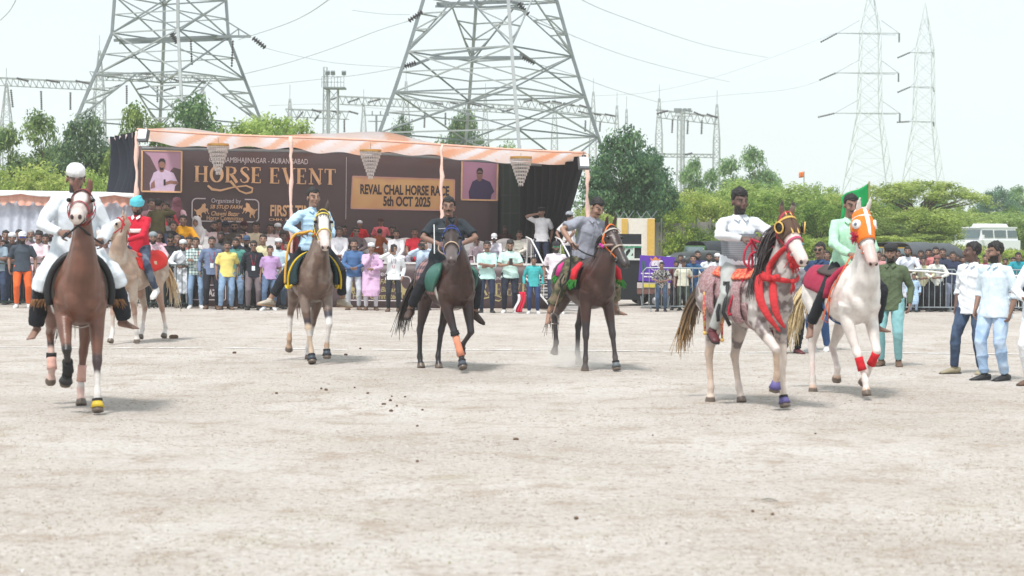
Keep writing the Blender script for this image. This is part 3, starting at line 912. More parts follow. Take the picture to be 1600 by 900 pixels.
def person(label, J, meshes, skin, clothes, M=None, parent_name='person', group=None, shoes=None, hairstyle='short', haircol=(.012, .010, .010), cap=None, capcol=None, glasses=None, badge=False, scale=1.0, strap=None):
    root = empty(parent_name, label, 'person', M=M, group=group)
    if 'body' in meshes: obj('body', meshes['body'], root, mats=skin)
    for k, m in clothes.items():
        if m is not None and k in meshes: obj(k.split('_')[0], meshes[k], root, mats=m)
    if shoes is not None:
        for k in ('R', 'L'): obj('shoe', meshes['shoe' + k], root, mats=[shoes[0], shoes[1]])
    H = J['H']
    if hairstyle: obj('hair', hair(hairstyle), root, M=H, mats=mat('hair', haircol, .55, .3, 40, .4, 200))
    if cap: obj({'skullcap': 'skullcap', 'cap': 'cap', 'beret': 'cap', 'turban': 'turban', 'hood': 'headscarf'}[cap], caps(cap), root, M=H, mats=cloth('headwear', capcol, bscale=40))
    if glasses: obj('sunglasses', caps('glasses'), root, M=H, mats=mat('lens', glasses, .15, 0))
    if badge: lanyard(J, root, strap=strap or (.35, .02, .04))
    return root
def meshes_for(J, voxel=.0105, fr=.0092, **shirts):
    m = {'body': body_mesh(J, voxel, fr)}
    for k in ('R', 'L'): m['shoe' + k] = shoe_mesh(J, k)
    return m
# ------------------------------------------------------------------ terrain
def terrain(x, y):
    z = 0.0
    if y < 60:
        k = min(1, max(0, (60 - y) / 20))
        z += k * (.010 * math.sin(x * 1.3 + 1.1 * math.sin(y * .7)) * math.sin(y * 1.1 + .8 * math.sin(x * .9)) + .006 * math.sin(x * 3.7 + y * 2.1) * math.sin(y * 4.3 - x * 1.2))
    m = max(0, min(1, (x - 5) / 6))
    b = max(0, min(1, (y - 62) / 14))
    f = max(0, min(1, (y - 84) / 9)); z += m * (1.35 * b * b * (3 - 2 * b) + (.2 * math.sin(x * .5) * b)) * (1 - .85 * f * f * (3 - 2 * f))
    if y > 110: z += min(14, (y - 110) * .012) * max(0, min(1, (x - 20) / 80)) * 0
    return z
def spaced(a, b, n, p): return [a + (b - a) * (i / n) ** p for i in range(n + 1)]
ys = [-30, -10, 0, 4] + [8 + .22 * i for i in range(240)] + spaced(61, 120, 40, 1.2) + spaced(124, 900, 18, 2.0)
xh = [.24 * i for i in range(66)] + spaced(16, 60, 26, 1.3) + spaced(63, 480, 14, 1.8)
xs = [-x for x in xh[:0:-1]] + xh
mb = MB()
mb.v = [(x, y, terrain(x, y)) for y in ys for x in xs]
nx_ = len(xs)
mb.f = [(j * nx_ + i, j * nx_ + i + 1, (j + 1) * nx_ + i + 1, (j + 1) * nx_ + i) for j in range(len(ys) - 1) for i in range(nx_ - 1)]
mb.mi = [0] * len(mb.f)
def ground_material():
    m = bpy.data.materials.new('dry_earth'); m.use_nodes = True
    N, L = m.node_tree.nodes, m.node_tree.links
    b = N['Principled BSDF']; b.inputs['Roughness'].default_value = .95; b.inputs['Specular IOR Level'].default_value = .15
    tc = N.new('ShaderNodeTexCoord')
    def noise(sc, det=6, rough=.6, st=(1, 1, 1)):
        mp = N.new('ShaderNodeMapping'); mp.inputs['Scale'].default_value = st; L.new(tc.outputs['Object'], mp.inputs[0])
        n = N.new('ShaderNodeTexNoise'); n.inputs['Scale'].default_value = sc; n.inputs['Detail'].default_value = det; n.inputs['Roughness'].default_value = rough
        L.new(mp.outputs[0], n.inputs['Vector']); return n.outputs['Fac']
    def ramp(f, lo, hi, a=0, c=1):
        r = N.new('ShaderNodeMapRange'); r.inputs[1].default_value = lo; r.inputs[2].default_value = hi; r.inputs[3].default_value = a; r.inputs[4].default_value = c
        L.new(f, r.inputs[0]); return r.outputs[0]
    def mix(f, a, c):
        x = N.new('ShaderNodeMix'); x.data_type = 'RGBA'; L.new(f, x.inputs[0])
        for k, q in ((6, a), (7, c)):
            if isinstance(q, tuple): x.inputs[k].default_value = (*q, 1)
            else: L.new(q, x.inputs[k])
        return x.outputs[2]
    c = mix(ramp(noise(.35, 5), .35, .65), (.42, .375, .335), (.525, .485, .450))
    c = mix(ramp(noise(1.6, 8, .7), .50, .66), c, (.36, .295, .240))         # scuffed, darker soil
    c = mix(ramp(noise(.8, 9, .75, (1, 1.4, 1)), .56, .72, 0, .75), c, (.40, .365, .28))     # thin dead grass
    c = mix(ramp(noise(1.1, 9, .8, (1, 1, 1)), .64, .76, 0, .45), c, (.26, .27, .12))    # green shoots
    c = mix(ramp(noise(13, 6, .75), .55, .63, 0, .85), c, (.23, .18, .145))
    c = mix(ramp(noise(30, 4, .7), .57, .64, 0, .8), c, (.20, .155, .12))
    c = mix(ramp(noise(19, 4, .7), .55, .66, 0, .6), c, (.66, .63, .60))
    # rough grass beyond the arena on the right-hand rise
    sp = N.new('ShaderNodeSeparateXYZ'); L.new(tc.outputs['Object'], sp.inputs[0])
    gz = ramp(sp.outputs[2], .12, .35); gy = ramp(sp.outputs[1], 60, 63)
    mx = N.new('ShaderNodeMath'); mx.operation = 'MAXIMUM'; L.new(gz, mx.inputs[0]); L.new(gy, mx.inputs[1])
    c = mix(mx.outputs[0], c, mix(ramp(noise(.5, 6), .4, .6), (.13, .17, .045), (.24, .24, .085)))
    L.new(c, b.inputs['Base Color'])
    ad = N.new('ShaderNodeMath'); ad.operation = 'ADD'
    L.new(noise(7, 8, .7), ad.inputs[0]); L.new(noise(45, 4, .7), ad.inputs[1])
    bp = N.new('ShaderNodeBump'); bp.inputs['Strength'].default_value = .55; bp.inputs['Distance'].default_value = .03
    L.new(ad.outputs[0], bp.inputs['Height']); L.new(bp.outputs[0], b.inputs['Normal'])
    return m
tag(build(mb, 'ground', ground_material(), smooth=True), kind='structure')

# chalk line: broken, worn strips
mb = MB(); rs = random.Random(7)
x = -14.0
while x < 13.5:
    ln = rs.uniform(.25, .9)
    if not (4.2 < x < 5.2 and rs.random() < .6) and rs.random() > .06:
        n = 6; w0 = rs.uniform(.035, .06)
        yl = lambda q: 29.75 + .012 * (q + 14) * .5 + .03 * math.sin(q * .8)
        vs = []
        for i in range(n + 1):
            q = x + ln * i / n; w = w0 * (1 if 0 < i < n else .4) * rs.uniform(.7, 1.3)
            for s in (-1, 1): vs.append((q, yl(q) + s * w, terrain(q, yl(q)) + .009))
        mb.add(vs, [(2 * i, 2 * i + 2, 2 * i + 3, 2 * i + 1) for i in range(n)])
    x += ln * rs.uniform(.93, 1.1)
cm = patch_mat('worn_chalk', [(.66, .64, .62), (.88, .87, .86)], 9, lo=.38, hi=.58, bump=0)
tag(build(mb, 'chalk_line', cm), kind='structure')

# loose crumbs of earth and dead grass
def crumbs():
    rs = np.random.RandomState(5); n = 34000
    D = 10 + 38 * rs.rand(n) ** 1.25; X = (rs.rand(n) - .5) * D * .60
    mb = MB(); vs, fs = [], []
    cl = np.array([math.sin(x * 1.1 + 2 * math.sin(d * .5)) + math.sin(d * 1.7 + x * .6) for x, d in zip(X, D)])
    for i in range(n):
        if cl[i] < rs.rand() * 2.2 - 1.2: continue
        x, d = X[i], D[i]; r = rs.uniform(.0035, .010) * (1.8 if rs.rand() < .06 else 1) * min(1, d / 20 + .15); z = terrain(x, d) + r * .1; o = len(vs)
        a = rs.rand() * 6.28
        for k in range(4): vs.append((x + r * math.cos(a + k * 1.57) * rs.uniform(.9, 2.2), d + r * math.sin(a + k * 1.57), z - r * .2))
        vs.append((x, d, z + r * rs.uniform(.25, .6)))
        fs += [(o + k, o + (k + 1) % 4, o + 4) for k in range(4)]
    mb.v, mb.f, mb.mi = vs, fs, [0] * len(fs)
    tag(build(mb, 'earth_crumbs', mat('crumb_soil', (.27, .215, .17), .95, .4, 3)), kind='stuff')
crumbs()
def tufts(name, n, seed, area, hgt, cols, thr=0.0, wide=.006, cl_f=None):
    rs = np.random.RandomState(seed); vs, fs, cc = [], [], []
    (x0, x1, y0, y1) = area
    k = 0; tries = 0
    while k < n and tries < n * 12:
        tries += 1
        y = y0 + (y1 - y0) * rs.rand() ** 1.3; x = rs.uniform(x0, x1) * (y / y1 if cl_f is None else 1)
        c = mnoise.noise(Vector((x * .35, y * .22, seed))) + .5 * mnoise.noise(Vector((x * 1.4, y * 1.1, seed)))
        if c < thr: continue
        k += 1
        a = rs.rand() * 6.28; h = hgt * rs.uniform(.4, 1.2); lx, ly = rs.normal() * h * .6, rs.normal() * h * .6; z = terrain(x, y); o = len(vs)
        w = wide * rs.uniform(.6, 1.4); dx, dy = math.cos(a) * w, math.sin(a) * w
        vs += [(x - dx, y - dy, z - .005), (x + dx, y + dy, z - .005), (x + dx * .6 + lx * .4, y + dy * .6 + ly * .4, z + h * .6), (x + lx, y + ly, z + h)]
        fs += [(o, o + 1, o + 2), (o, o + 2, o + 3)]
        col = cols[rs.randint(len(cols))]; cc += [col] * 4
    mb = MB(); mb.v, mb.f, mb.mi = vs, fs, [0] * len(fs)
    me = mb.mesh(name); setcol(me, np.array(cc))
    tag(obj(name, me, mats=mat('grass_blade', (.2, .2, .1), .9, .15, 4, attr='Col')), kind='stuff')
tufts('dead_grass', 14000, 3, (-10, 10, 9, 30), .011, [(.40, .34, .23), (.34, .29, .19), (.50, .45, .36)], .08, wide=.004)
tufts('green_shoots', 1800, 11, (-10, 10, 9, 30), .012, [(.27, .28, .13), (.32, .31, .17)], .36, wide=.004)
tufts('rough_grass', 26000, 21, (6, 38, 60, 92), .24, [(.22, .31, .08), (.32, .38, .11), (.42, .41, .18), (.16, .24, .06)], -.6, wide=.03, cl_f=1)

# ------------------------------------------------------------------ trees and shrubs
def leaf_mat(name, tint):
    key = ('leaf', name)
    if key in _MC: return _MC[key]
    m = bpy.data.materials.new(name); m.use_nodes = True
    N, L = m.node_tree.nodes, m.node_tree.links
    b = N['Principled BSDF']; b.inputs['Roughness'].default_value = .6; b.inputs['Specular IOR Level'].default_value = .25
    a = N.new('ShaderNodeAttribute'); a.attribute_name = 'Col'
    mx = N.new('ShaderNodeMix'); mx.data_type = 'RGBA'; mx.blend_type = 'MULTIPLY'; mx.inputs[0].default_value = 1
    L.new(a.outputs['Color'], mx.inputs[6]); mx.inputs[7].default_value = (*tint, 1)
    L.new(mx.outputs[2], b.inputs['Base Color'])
    tr = N.new('ShaderNodeBsdfTranslucent'); L.new(mx.outputs[2], tr.inputs['Color'])
    ms = N.new('ShaderNodeMixShader'); ms.inputs[0].default_value = .5
    L.new(b.outputs[0], ms.inputs[1]); L.new(tr.outputs[0], ms.inputs[2]); L.new(ms.outputs[0], N['Material Output'].inputs['Surface'])
    _MC[key] = m
    return m
def crown_mesh(seed, lobes, nleaf, leaf, clump=.16, spread=1.0, cols=None, drop=0.0):
    """unit crown: lobes = [(x, y, z, rx, ry, rz)]; leaves in clumps over the lobes' outer shell"""
    rs = np.random.RandomState(seed)
    lob = np.array(lobes, float); vol = lob[:, 3] * lob[:, 5]; vol = vol / vol.sum()
    ncl = max(12, int(nleaf / 55))
    li = rs.choice(len(lob), ncl, p=vol)
    d = rs.normal(size=(ncl, 3)); d /= np.linalg.norm(d, axis=1)[:, None]; d[:, 2] = np.where(d[:, 2] < -.35, -d[:, 2], d[:, 2])
    r = .55 + .45 * rs.rand(ncl) ** .45
    C = lob[li, :3] + d * lob[li, 3:] * r[:, None] * (1 + .10 * rs.normal(size=(ncl, 1)))
    tone = rs.rand(ncl)
    ci = rs.randint(0, ncl, nleaf)
    csz = clump * (.6 + .8 * rs.rand(ncl))
    q = rs.normal(size=(nleaf, 3)); q /= np.linalg.norm(q, axis=1)[:, None]
    P = C[ci] + q * (csz[ci] * rs.rand(nleaf) ** .4)[:, None] * np.array([1, 1, .62 + drop])
    n = rs.normal(size=(nleaf, 3)) * .42 + q * .75 + np.array([0, -.12, .62]); n /= np.linalg.norm(n, axis=1)[:, None]
    t = np.cross(n, rs.normal(size=(nleaf, 3))); t /= np.linalg.norm(t, axis=1)[:, None]; b = np.cross(n, t)
    s = leaf * (.6 + .8 * rs.rand(nleaf))[:, None]
    v = np.stack([P - t * s, P - b * s * .45, P + t * s, P + b * s * .45], 1).reshape(-1, 3)
    me = bpy.data.meshes.new('crown')
    me.vertices.add(len(v)); me.vertices.foreach_set('co', v.astype(np.float32).ravel())
    me.loops.add(nleaf * 4); me.loops.foreach_set('vertex_index', np.arange(nleaf * 4, dtype=np.int32))
    me.polygons.add(nleaf); me.polygons.foreach_set('loop_start', np.arange(0, nleaf * 4, 4, dtype=np.int32)); me.polygons.foreach_set('loop_total', np.full(nleaf, 4, dtype=np.int32))
    me.update(calc_edges=True)
    cols = np.array(cols or [(.035, .075, .018), (.06, .115, .025), (.12, .18, .035)])
    tt = np.clip(tone[ci] + .25 * rs.normal(size=nleaf), 0, .999) * (len(cols) - 1)
    i0 = tt.astype(int); f = (tt - i0)[:, None]
    c = cols[i0] * (1 - f) + cols[np.minimum(i0 + 1, len(cols) - 1)] * f
    c *= (.8 + .4 * rs.rand(nleaf))[:, None]
    setcol(me, np.repeat(c, 4, axis=0))
    return me, C
def trunk_mesh(C, seed, r=.03, base=(0, 0, 0), fork=.35, n=14):
    rs = random.Random(seed); mb = MB()
    f = Vector((rs.uniform(-.03, .03), rs.uniform(-.03, .03), fork))
    mb.tube([Vector(base) - V(0, 0, .03), Vector(base), Vector(base).lerp(f, .5) + V(rs.uniform(-.02, .02), 0, 0), f], [r * 1.6, r * 1.25, r, r * .85], n=8)
    pick = rs.sample(range(len(C)), min(n, len(C)))
    for i in pick:
        e = Vector(C[i]); m1 = f.lerp(e, .35) + V(rs.uniform(-.04, .04), rs.uniform(-.04, .04), .05); m2 = f.lerp(e, .7) + V(rs.uniform(-.04, .04), 0, .03)
        mb.tube([f, m1, m2, e], [r * .7, r * .42, r * .25, r * .10], n=5)
    return mb.mesh('trunk', [mat('bark', (.10, .075, .055), .9, .3, 20, .6, 60)], True)
DK = [(.065, .13, .075), (.12, .21, .105), (.23, .33, .14)]
MD = [(.11, .19, .06), (.21, .31, .09), (.36, .45, .16)]
YL = [(.22, .31, .09), (.37, .46, .13), (.55, .60, .25)]
KINDS = {
    'broad': (crown_mesh(1, [(0, 0, .62, .36, .36, .30), (-.24, 0, .52, .24, .24, .2), (.25, .05, .55, .24, .24, .22), (.03, 0, .86, .2, .2, .13), (.13, 0, .40, .3, .3, .14)], 15000, .017, .10, cols=DK)),
    'loose': (crown_mesh(2, [(-.2, 0, .55, .20, .2, .16), (.16, .05, .62, .22, .2, .16), (0, 0, .84, .14, .14, .12), (-.34, 0, .78, .12, .12, .09), (.36, 0, .44, .14, .14, .1)], 9000, .018, .09, cols=MD)),
    'feather': (crown_mesh(3, [(0, 0, .5, .42, .38, .34), (-.3, 0, .42, .26, .26, .26), (.3, 0, .44, .26, .26, .28), (0, 0, .2, .48, .4, .18)], 22000, .0145, .095, cols=YL)),
    'bush': (crown_mesh(4, [(0, 0, .42, .42, .40, .38), (-.32, 0, .3, .24, .26, .26), (.3, 0, .28, .26, .26, .26)], 12000, .018, .09, cols=MD)),
    'flat': (crown_mesh(5, [(0, 0, .80, .50, .42, .14), (-.30, 0, .72, .26, .26, .12), (.32, .02, .70, .28, .26, .12), (.05, 0, .90, .30, .28, .09)], 12000, .014, .075, cols=YL)),
    'low': (crown_mesh(7, [(0, 0, .3, .5, .4, .3), (-.36, 0, .2, .22, .26, .22), (.36, 0, .22, .2, .26, .2)], 8000, .020, .09, cols=YL)),
}
TRK = {k: trunk_mesh(v[1], 9, r={'flat': .022, 'bush': .014, 'low': .01, 'feather': .016}.get(k, .022), fork={'flat': .42, 'bush': .1, 'low': .05, 'feather': .12}.get(k, .3), n={'flat': 22}.get(k, 14)) for k, v in KINDS.items()}
def tree(kind, px, ytop, D, wpx, label, tint=(1, 1, 1), rz=0.0, group='trees and bushes round the field', cat=None, ybase=None, z0=None):
    g = ground(px, D); zb = terrain(g.x, g.y) if z0 is None else z0
    top = W(px, ytop, D).z; h = top - zb; w = wpx / FPX * D
    shrub = kind in ('bush', 'low')
    r = empty('shrub' if shrub else 'tree', label, cat or ('shrub' if shrub else 'tree'), group=group)
    r.location = (g.x, g.y, zb - .05); r.rotation_euler = (0, 0, rz); r.scale = (w / .98, w / .98, h / .98)
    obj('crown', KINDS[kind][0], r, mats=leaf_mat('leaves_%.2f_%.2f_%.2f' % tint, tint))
    obj('trunk', TRK[kind], r)
    return r
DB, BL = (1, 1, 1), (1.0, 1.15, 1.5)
for t in [
    ('loose', 62, 172, 78, 150, 'tall loose tree at the far left beyond the white screen wall', (.9, .95, 1.0), .3),
    ('broad', 128, 184, 74, 130, 'dark leafy tree behind the rider in white', DB, 1.0),
    ('feather', 60, 226, 64, 190, 'bright feathery thorn bush above the left end of the white screen wall', (1, 1, .8), 0),
    ('feather', 150, 238, 62, 150, 'feathery bush beside the dark blue side curtain', (.85, .95, .75), 2.0),
    ('bush', -10, 262, 66, 120, 'low bush cut by the left edge of the picture', DB, 1.0),
    ('loose', 208, 160, 72, 130, 'sparse tree rising over the left corner of the canopy', (1, 1, .9), 4.0),
    ('broad', 300, 156, 76, 150, 'tree with spreading top behind the canopy under the left pylon', (1.2, 1.25, 1), 2.4),
    ('flat', 420, 186, 78, 190, 'thin light green tree top just above the canopy beside the left pylon', (.9, 1, .8), .5),
    ('flat', 590, 222, 90, 120, 'low tree top hardly clearing the canopy left of the centre pylon', (.9, 1, .8), 2.5),
    ('broad', 625, 190, 112, 70, 'small round tree seen through the left legs of the centre pylon', DB, 0),
    ('broad', 720, 178, 120, 95, 'round tree seen between the middle legs of the centre pylon', (1.2, 1.2, 1), .9),
    ('bush', 790, 184, 118, 90, 'bright leafy tree at the foot of the centre pylon', (1.3, 1.35, 1), .4),
    ('broad', 968, 206, 70, 150, 'big dark dense tree right of the canopy', (.85, 1, 1), .6),
    ('broad', 1015, 236, 74, 110, 'right shoulder of dark trees beside the big dense tree', (.85, 1.02, 1.05), 2.6),
    ('feather', 925, 300, 64, 90, 'light bush under the big dark tree', (1, 1, .8), 0),
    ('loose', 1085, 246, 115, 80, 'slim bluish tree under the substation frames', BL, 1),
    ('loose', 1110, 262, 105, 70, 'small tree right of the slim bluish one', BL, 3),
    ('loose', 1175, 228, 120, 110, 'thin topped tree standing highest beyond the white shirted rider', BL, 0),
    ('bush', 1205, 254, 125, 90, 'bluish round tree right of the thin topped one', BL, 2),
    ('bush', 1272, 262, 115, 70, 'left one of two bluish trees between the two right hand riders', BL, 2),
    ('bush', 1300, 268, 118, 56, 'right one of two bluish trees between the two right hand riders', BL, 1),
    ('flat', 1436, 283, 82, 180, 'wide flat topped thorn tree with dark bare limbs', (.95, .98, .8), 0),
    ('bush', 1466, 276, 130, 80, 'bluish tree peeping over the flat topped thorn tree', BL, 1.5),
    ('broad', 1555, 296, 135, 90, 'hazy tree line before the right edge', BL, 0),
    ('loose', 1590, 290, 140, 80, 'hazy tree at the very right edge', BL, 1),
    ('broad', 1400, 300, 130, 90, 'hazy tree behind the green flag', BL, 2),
    ('feather', 1085, 276, 76, 130, 'feathery bush beside the grey boundary wall', (1.05, 1.05, .8), 0),
    ('feather', 1165, 262, 86, 170, 'tall feathery bush behind the white shirted rider', (.85, .95, .8), 1.3),
    ('feather', 1245, 270, 84, 170, 'tall feathery bush between the two right hand riders', (.85, .95, .8), 2.7),
    ('feather', 1318, 288, 80, 130, 'feathery bush behind the green flag and white horse', (.95, 1, .8), .4),
    ('feather', 1530, 318, 108, 190, 'broad bush behind the white jeep', (.85, .95, .8), 3.9),
    ('feather', 1610, 312, 104, 150, 'bush leaving the picture at the right', (.8, .92, .85), 5.1),
    ('bush', 1030, 300, 82, 110, 'round bush between the dark tree and the boundary wall', (1.1, 1.1, .9), .2),
    ('bush', 1365, 330, 78, 120, 'round bush right of the white horse head', (1.1, 1.05, .9), .9),
    ('feather', 1440, 312, 80, 150, 'bush hiding the lower trunk of the flat topped thorn tree', (.95, 1, .8), 1.8), ('feather', 1480, 312, 104, 170, 'bush filling the gap between thorn tree and white jeep', (.9, .95, .8), 2.2),
    ('feather', 1040, 278, 90, 150, 'light bush behind the right shoulder of the dark trees', (1, 1, .8), 3), ('feather', 1340, 316, 100, 160, 'bush behind the orange hooded horse', (1, 1, .8), 2),
    ('bush', 1128, 268, 92, 90, 'upright bush behind the head of the white shirted rider', (.9, 1, .75), 1), ('bush', 1195, 280, 74, 90, 'upright bush over the ears of the flecked horse', (1.1, 1.15, .75), 2), ('bush', 1280, 292, 76, 90, 'upright bush between the two hooded horses', (1, 1.1, .75), 3),
    ('bush', 1395, 296, 86, 80, 'upright bush left of the flat topped thorn tree', (1, 1.05, .7), 4), ('bush', 1500, 296, 112, 90, 'upright bush right of the flat topped thorn tree', (1.1, 1.1, .75), 5), ('bush', 1062, 296, 70, 80, 'yellowish bush before the boundary wall', (1.3, 1.25, .7), 1.5),
    ('bush', 1580, 304, 110, 90, 'upright bush above the tail of the white jeep', (.9, 1, .8), 2.5), ('bush', 1225, 318, 70, 80, 'bright bush behind the cheek of the flecked horse', (1.3, 1.3, .7), 3.5), ('bush', 1150, 310, 68, 80, 'bright bush behind the shoulder of the white shirted rider', (1.25, 1.25, .7), .5),
    ('low', 1005, 375, 60, 90, 'low light green bush above the purple cart', (1, 1.05, .7), 0),
    ('low', 1080, 372, 62, 110, 'low light green bush left of the dark canopied rickshaw', (1, 1.05, .7), 1),
    ('low', 1180, 350, 70, 120, 'low bush behind the seated white shirted rider', (.9, .95, .7), 2),
    ('bush', 1110, 330, 70, 120, 'rounded bush left of the white shirted rider', (.95, 1, .75), 3),
    ('low', 1290, 345, 72, 130, 'low bush between the two hooded horses', (.9, .95, .7), 4),
    ('low', 1395, 352, 74, 110, 'low bush over the rickshaw canopy', (.95, .98, .7), 5),
    ('low', 1440, 350, 78, 90, 'low bush left of the white jeep', (.85, .9, .75), .5),
    ('low', 1500, 384, 70, 90, 'grassy bush in front of the white jeep', (1.1, 1.15, .7), 1.5),
    ('low', 1575, 380, 72, 100, 'grassy bush under the tail of the white jeep', (1.1, 1.15, .7), 2.5),
    ('low', 1420, 388, 66, 80, 'weedy bush behind the right hand crowd', (1.1, 1.15, .7), 3.5),
    ('low', 1340, 372, 68, 110, 'weedy bush under the neck of the white horse', (1, 1.1, .7), 4.5),
    ('low', 1240, 368, 66, 110, 'weedy bush under the head of the flecked horse', (1, 1.1, .7), 5.5),
]: tree(*t)

# ------------------------------------------------------------------ lattice pylons
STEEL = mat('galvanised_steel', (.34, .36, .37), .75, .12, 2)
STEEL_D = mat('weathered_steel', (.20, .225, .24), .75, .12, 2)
STEEL_F = mat('haze_faded_steel', (.58, .62, .64), .8, .05, 2)  # far pylons' fade into the bright haze is painted into this lighter steel
INS = mat('brown_porcelain', (.030, .022, .028), .35, 0)
def unit_bar():
    mb = MB(); mb.box((0, 0, .5), (1, 1, 1)); return mb.mesh('brace', [STEEL])
UB, UBD = unit_bar(), None
UBD = UB.copy(); UBD.materials[0] = STEEL_D
UBK = UB.copy(); UBK.materials[0] = mat('dark_frame_steel', (.03, .035, .035), .7, .1)
def bar_obj(name, a, b, w, parent, me=None, w2=None):
    a, b = Vector(a), Vector(b); d = b - a
    M = Matrix.Translation(a) @ d.to_track_quat('Z', 'Y').to_matrix().to_4x4() @ Matrix.Diagonal((w, w2 or w, d.length, 1))
    return obj(name, me or UB, parent, M=M)
def insulator(a, b, parent, rad=.13, n=None, label=None):
    a, b = Vector(a), Vector(b); L = (b - a).length; n = n or max(6, int(L / .14)); d = (b - a).normalized(); mb = MB()
    pts, rr = [], []
    for i in range(n):
        for t, r in ((.0, .3), (.35, 1), (.55, 1), (.9, .3)):
            pts.append(a + d * (L * (i + t) / n)); rr.append(rad * r)
    mb.tube(pts, rr, n=7)
    return build(mb, 'insulator', INS, parent, True)
def big_pylon(px, D, gy, levels, phi, label, legw=.23, arm=None, ins=()):
    c = ground(px, D); r = empty('pylon', label, 'pylon', loc=c)
    ang = [R(-90) + phi + k * math.pi / 2 for k in range(4)]
    def node(k, z):
        for (z0, d0), (z1, d1) in zip(levels, levels[1:]):
            if z0 <= z <= z1: d = d0 + (d1 - d0) * (z - z0) / (z1 - z0); break
        else: d = levels[-1][1]
        return V(math.cos(ang[k % 4]) * d, math.sin(ang[k % 4]) * d, z)
    zs = [l[0] for l in levels]
    for k in range(4):
        mb = MB(); mb.tube([node(k, z) for z in zs], [legw / 2] * len(zs), n=4)
        build(mb, 'leg', STEEL if k % 2 == 0 else STEEL_D, r)
    cnt = 0
    for k in range(4):
        for i, (za, zb) in enumerate(zip(zs, zs[1:])):
            a0, b0, a1, b1 = node(k, za), node(k + 1, za), node(k, zb), node(k + 1, zb)
            me = UB if (k + i) % 2 == 0 else UBD
            w = .068 if i < len(zs) * .6 else .06
            m1 = (a1 + b1) / 2
            bar_obj('brace', a1, b1, .075, r, me)
            if i % 2 == 0 and zb - za > 2.5:
                bar_obj('brace', a0, m1, w, r, me); bar_obj('brace', b0, m1, w, r, me)
                for f in (.4, .7):
                    pa, qa = a0.lerp(a1, f), a0.lerp(m1, f); pb, qb = b0.lerp(b1, f), b0.lerp(m1, f)
                    bar_obj('brace', pa, qa, .07, r, UB); bar_obj('brace', pb, qb, .07, r, UB)
                    bar_obj('brace', a0.lerp(a1, f - .3), qa, .06, r, UB); bar_obj('brace', b0.lerp(b1, f - .3), qb, .06, r, UB)
            else:
                bar_obj('brace', a0, b1, w, r, me); bar_obj('brace', b0, a1, w, r, me)
                x = (a0 + b1 + b0 + a1) / 4
                bar_obj('brace', a0.lerp(a1, .5), x, .06, r, UB); bar_obj('brace', b0.lerp(b1, .5), x, .06, r, UB)
    for z in zs[1::2]:
        bar_obj('brace', node(0, z), node(2, z), .07, r, UB); bar_obj('brace', node(1, z), node(3, z), .07, r, UB)
    return r, node, c
P1, n1, c1 = big_pylon(266, 110, 414, [(0, 8.6), (4.3, 6.9), (8.2, 5.3), (10.8, 4.25), (13.2, 3.30), (15.3, 3.15), (17.6, 3.0), (20.5, 2.8), (24, 2.6)], R(17), 'left steel lattice pylon with a cross arm and hanging insulators')
a0 = W(178, 63, 110) - c1; a1 = W(356, 57, 110) - c1; tip = W(392, 57, 110) - c1
for p, q, w in ((a0, a1, .16), (a1, tip, .14), (a0 + V(0, 1.5, 0), a1 + V(0, 1.5, 0), .14), (W(373, 45, 110) - c1, tip, .08), (W(349, 30, 110) - c1, W(373, 45, 110) - c1, .07), (W(373, 45, 110) - c1, W(373, 57, 110) - c1, .06), (W(356, 57, 110) - c1, W(373, 45, 110) - c1, .06)): bar_obj('arm_member', p, q, w, P1, UBD)
insulator(W(395, 59, 110) - c1, W(415, 75, 110) - c1, P1, .16); insulator(W(268, 52, 107) - c1, W(277, 68, 107) - c1, P1, .16)
insulator(W(298, 63, 110) - c1, W(300, 102, 110) - c1, P1, .07); insulator(W(364, 63, 110) - c1, W(362, 105, 110) - c1, P1, .07)
P2, n2, c2 = big_pylon(765, 100, 425, [(0, 8.2), (3.6, 6.95), (7.1, 5.85), (9.2, 5.1), (11.3, 4.4), (14.1, 3.55), (16.6, 2.75), (19.5, 2.3), (24, 2.1)], R(14), 'large centre steel lattice pylon towering over the canopy', .24)
for (xa, ya, xb, yb, w) in ((672, 91, 815, 90, .16), (676, 86, 790, 72, .1), (676, 90, 640, 104, .13), (812, 84, 826, 92, .14), (682, 6, 800, 3, .15), (680, 10, 815, 12, .1), (800, 4, 818, 6, .12)): bar_obj('arm_member', W(xa, ya, 99) - c2, W(xb, yb, 99) - c2, w, P2, UBD)
insulator(W(650, 98, 99) - c2, W(628, 105, 99) - c2, P2, .15); insulator(W(816, 89, 99) - c2, W(836, 99, 99) - c2, P2, .15)
insulator(W(660, 18, 99) - c2, W(638, 33, 99) - c2, P2, .14); insulator(W(810, 5, 99) - c2, W(826, 23, 99) - c2, P2, .15)

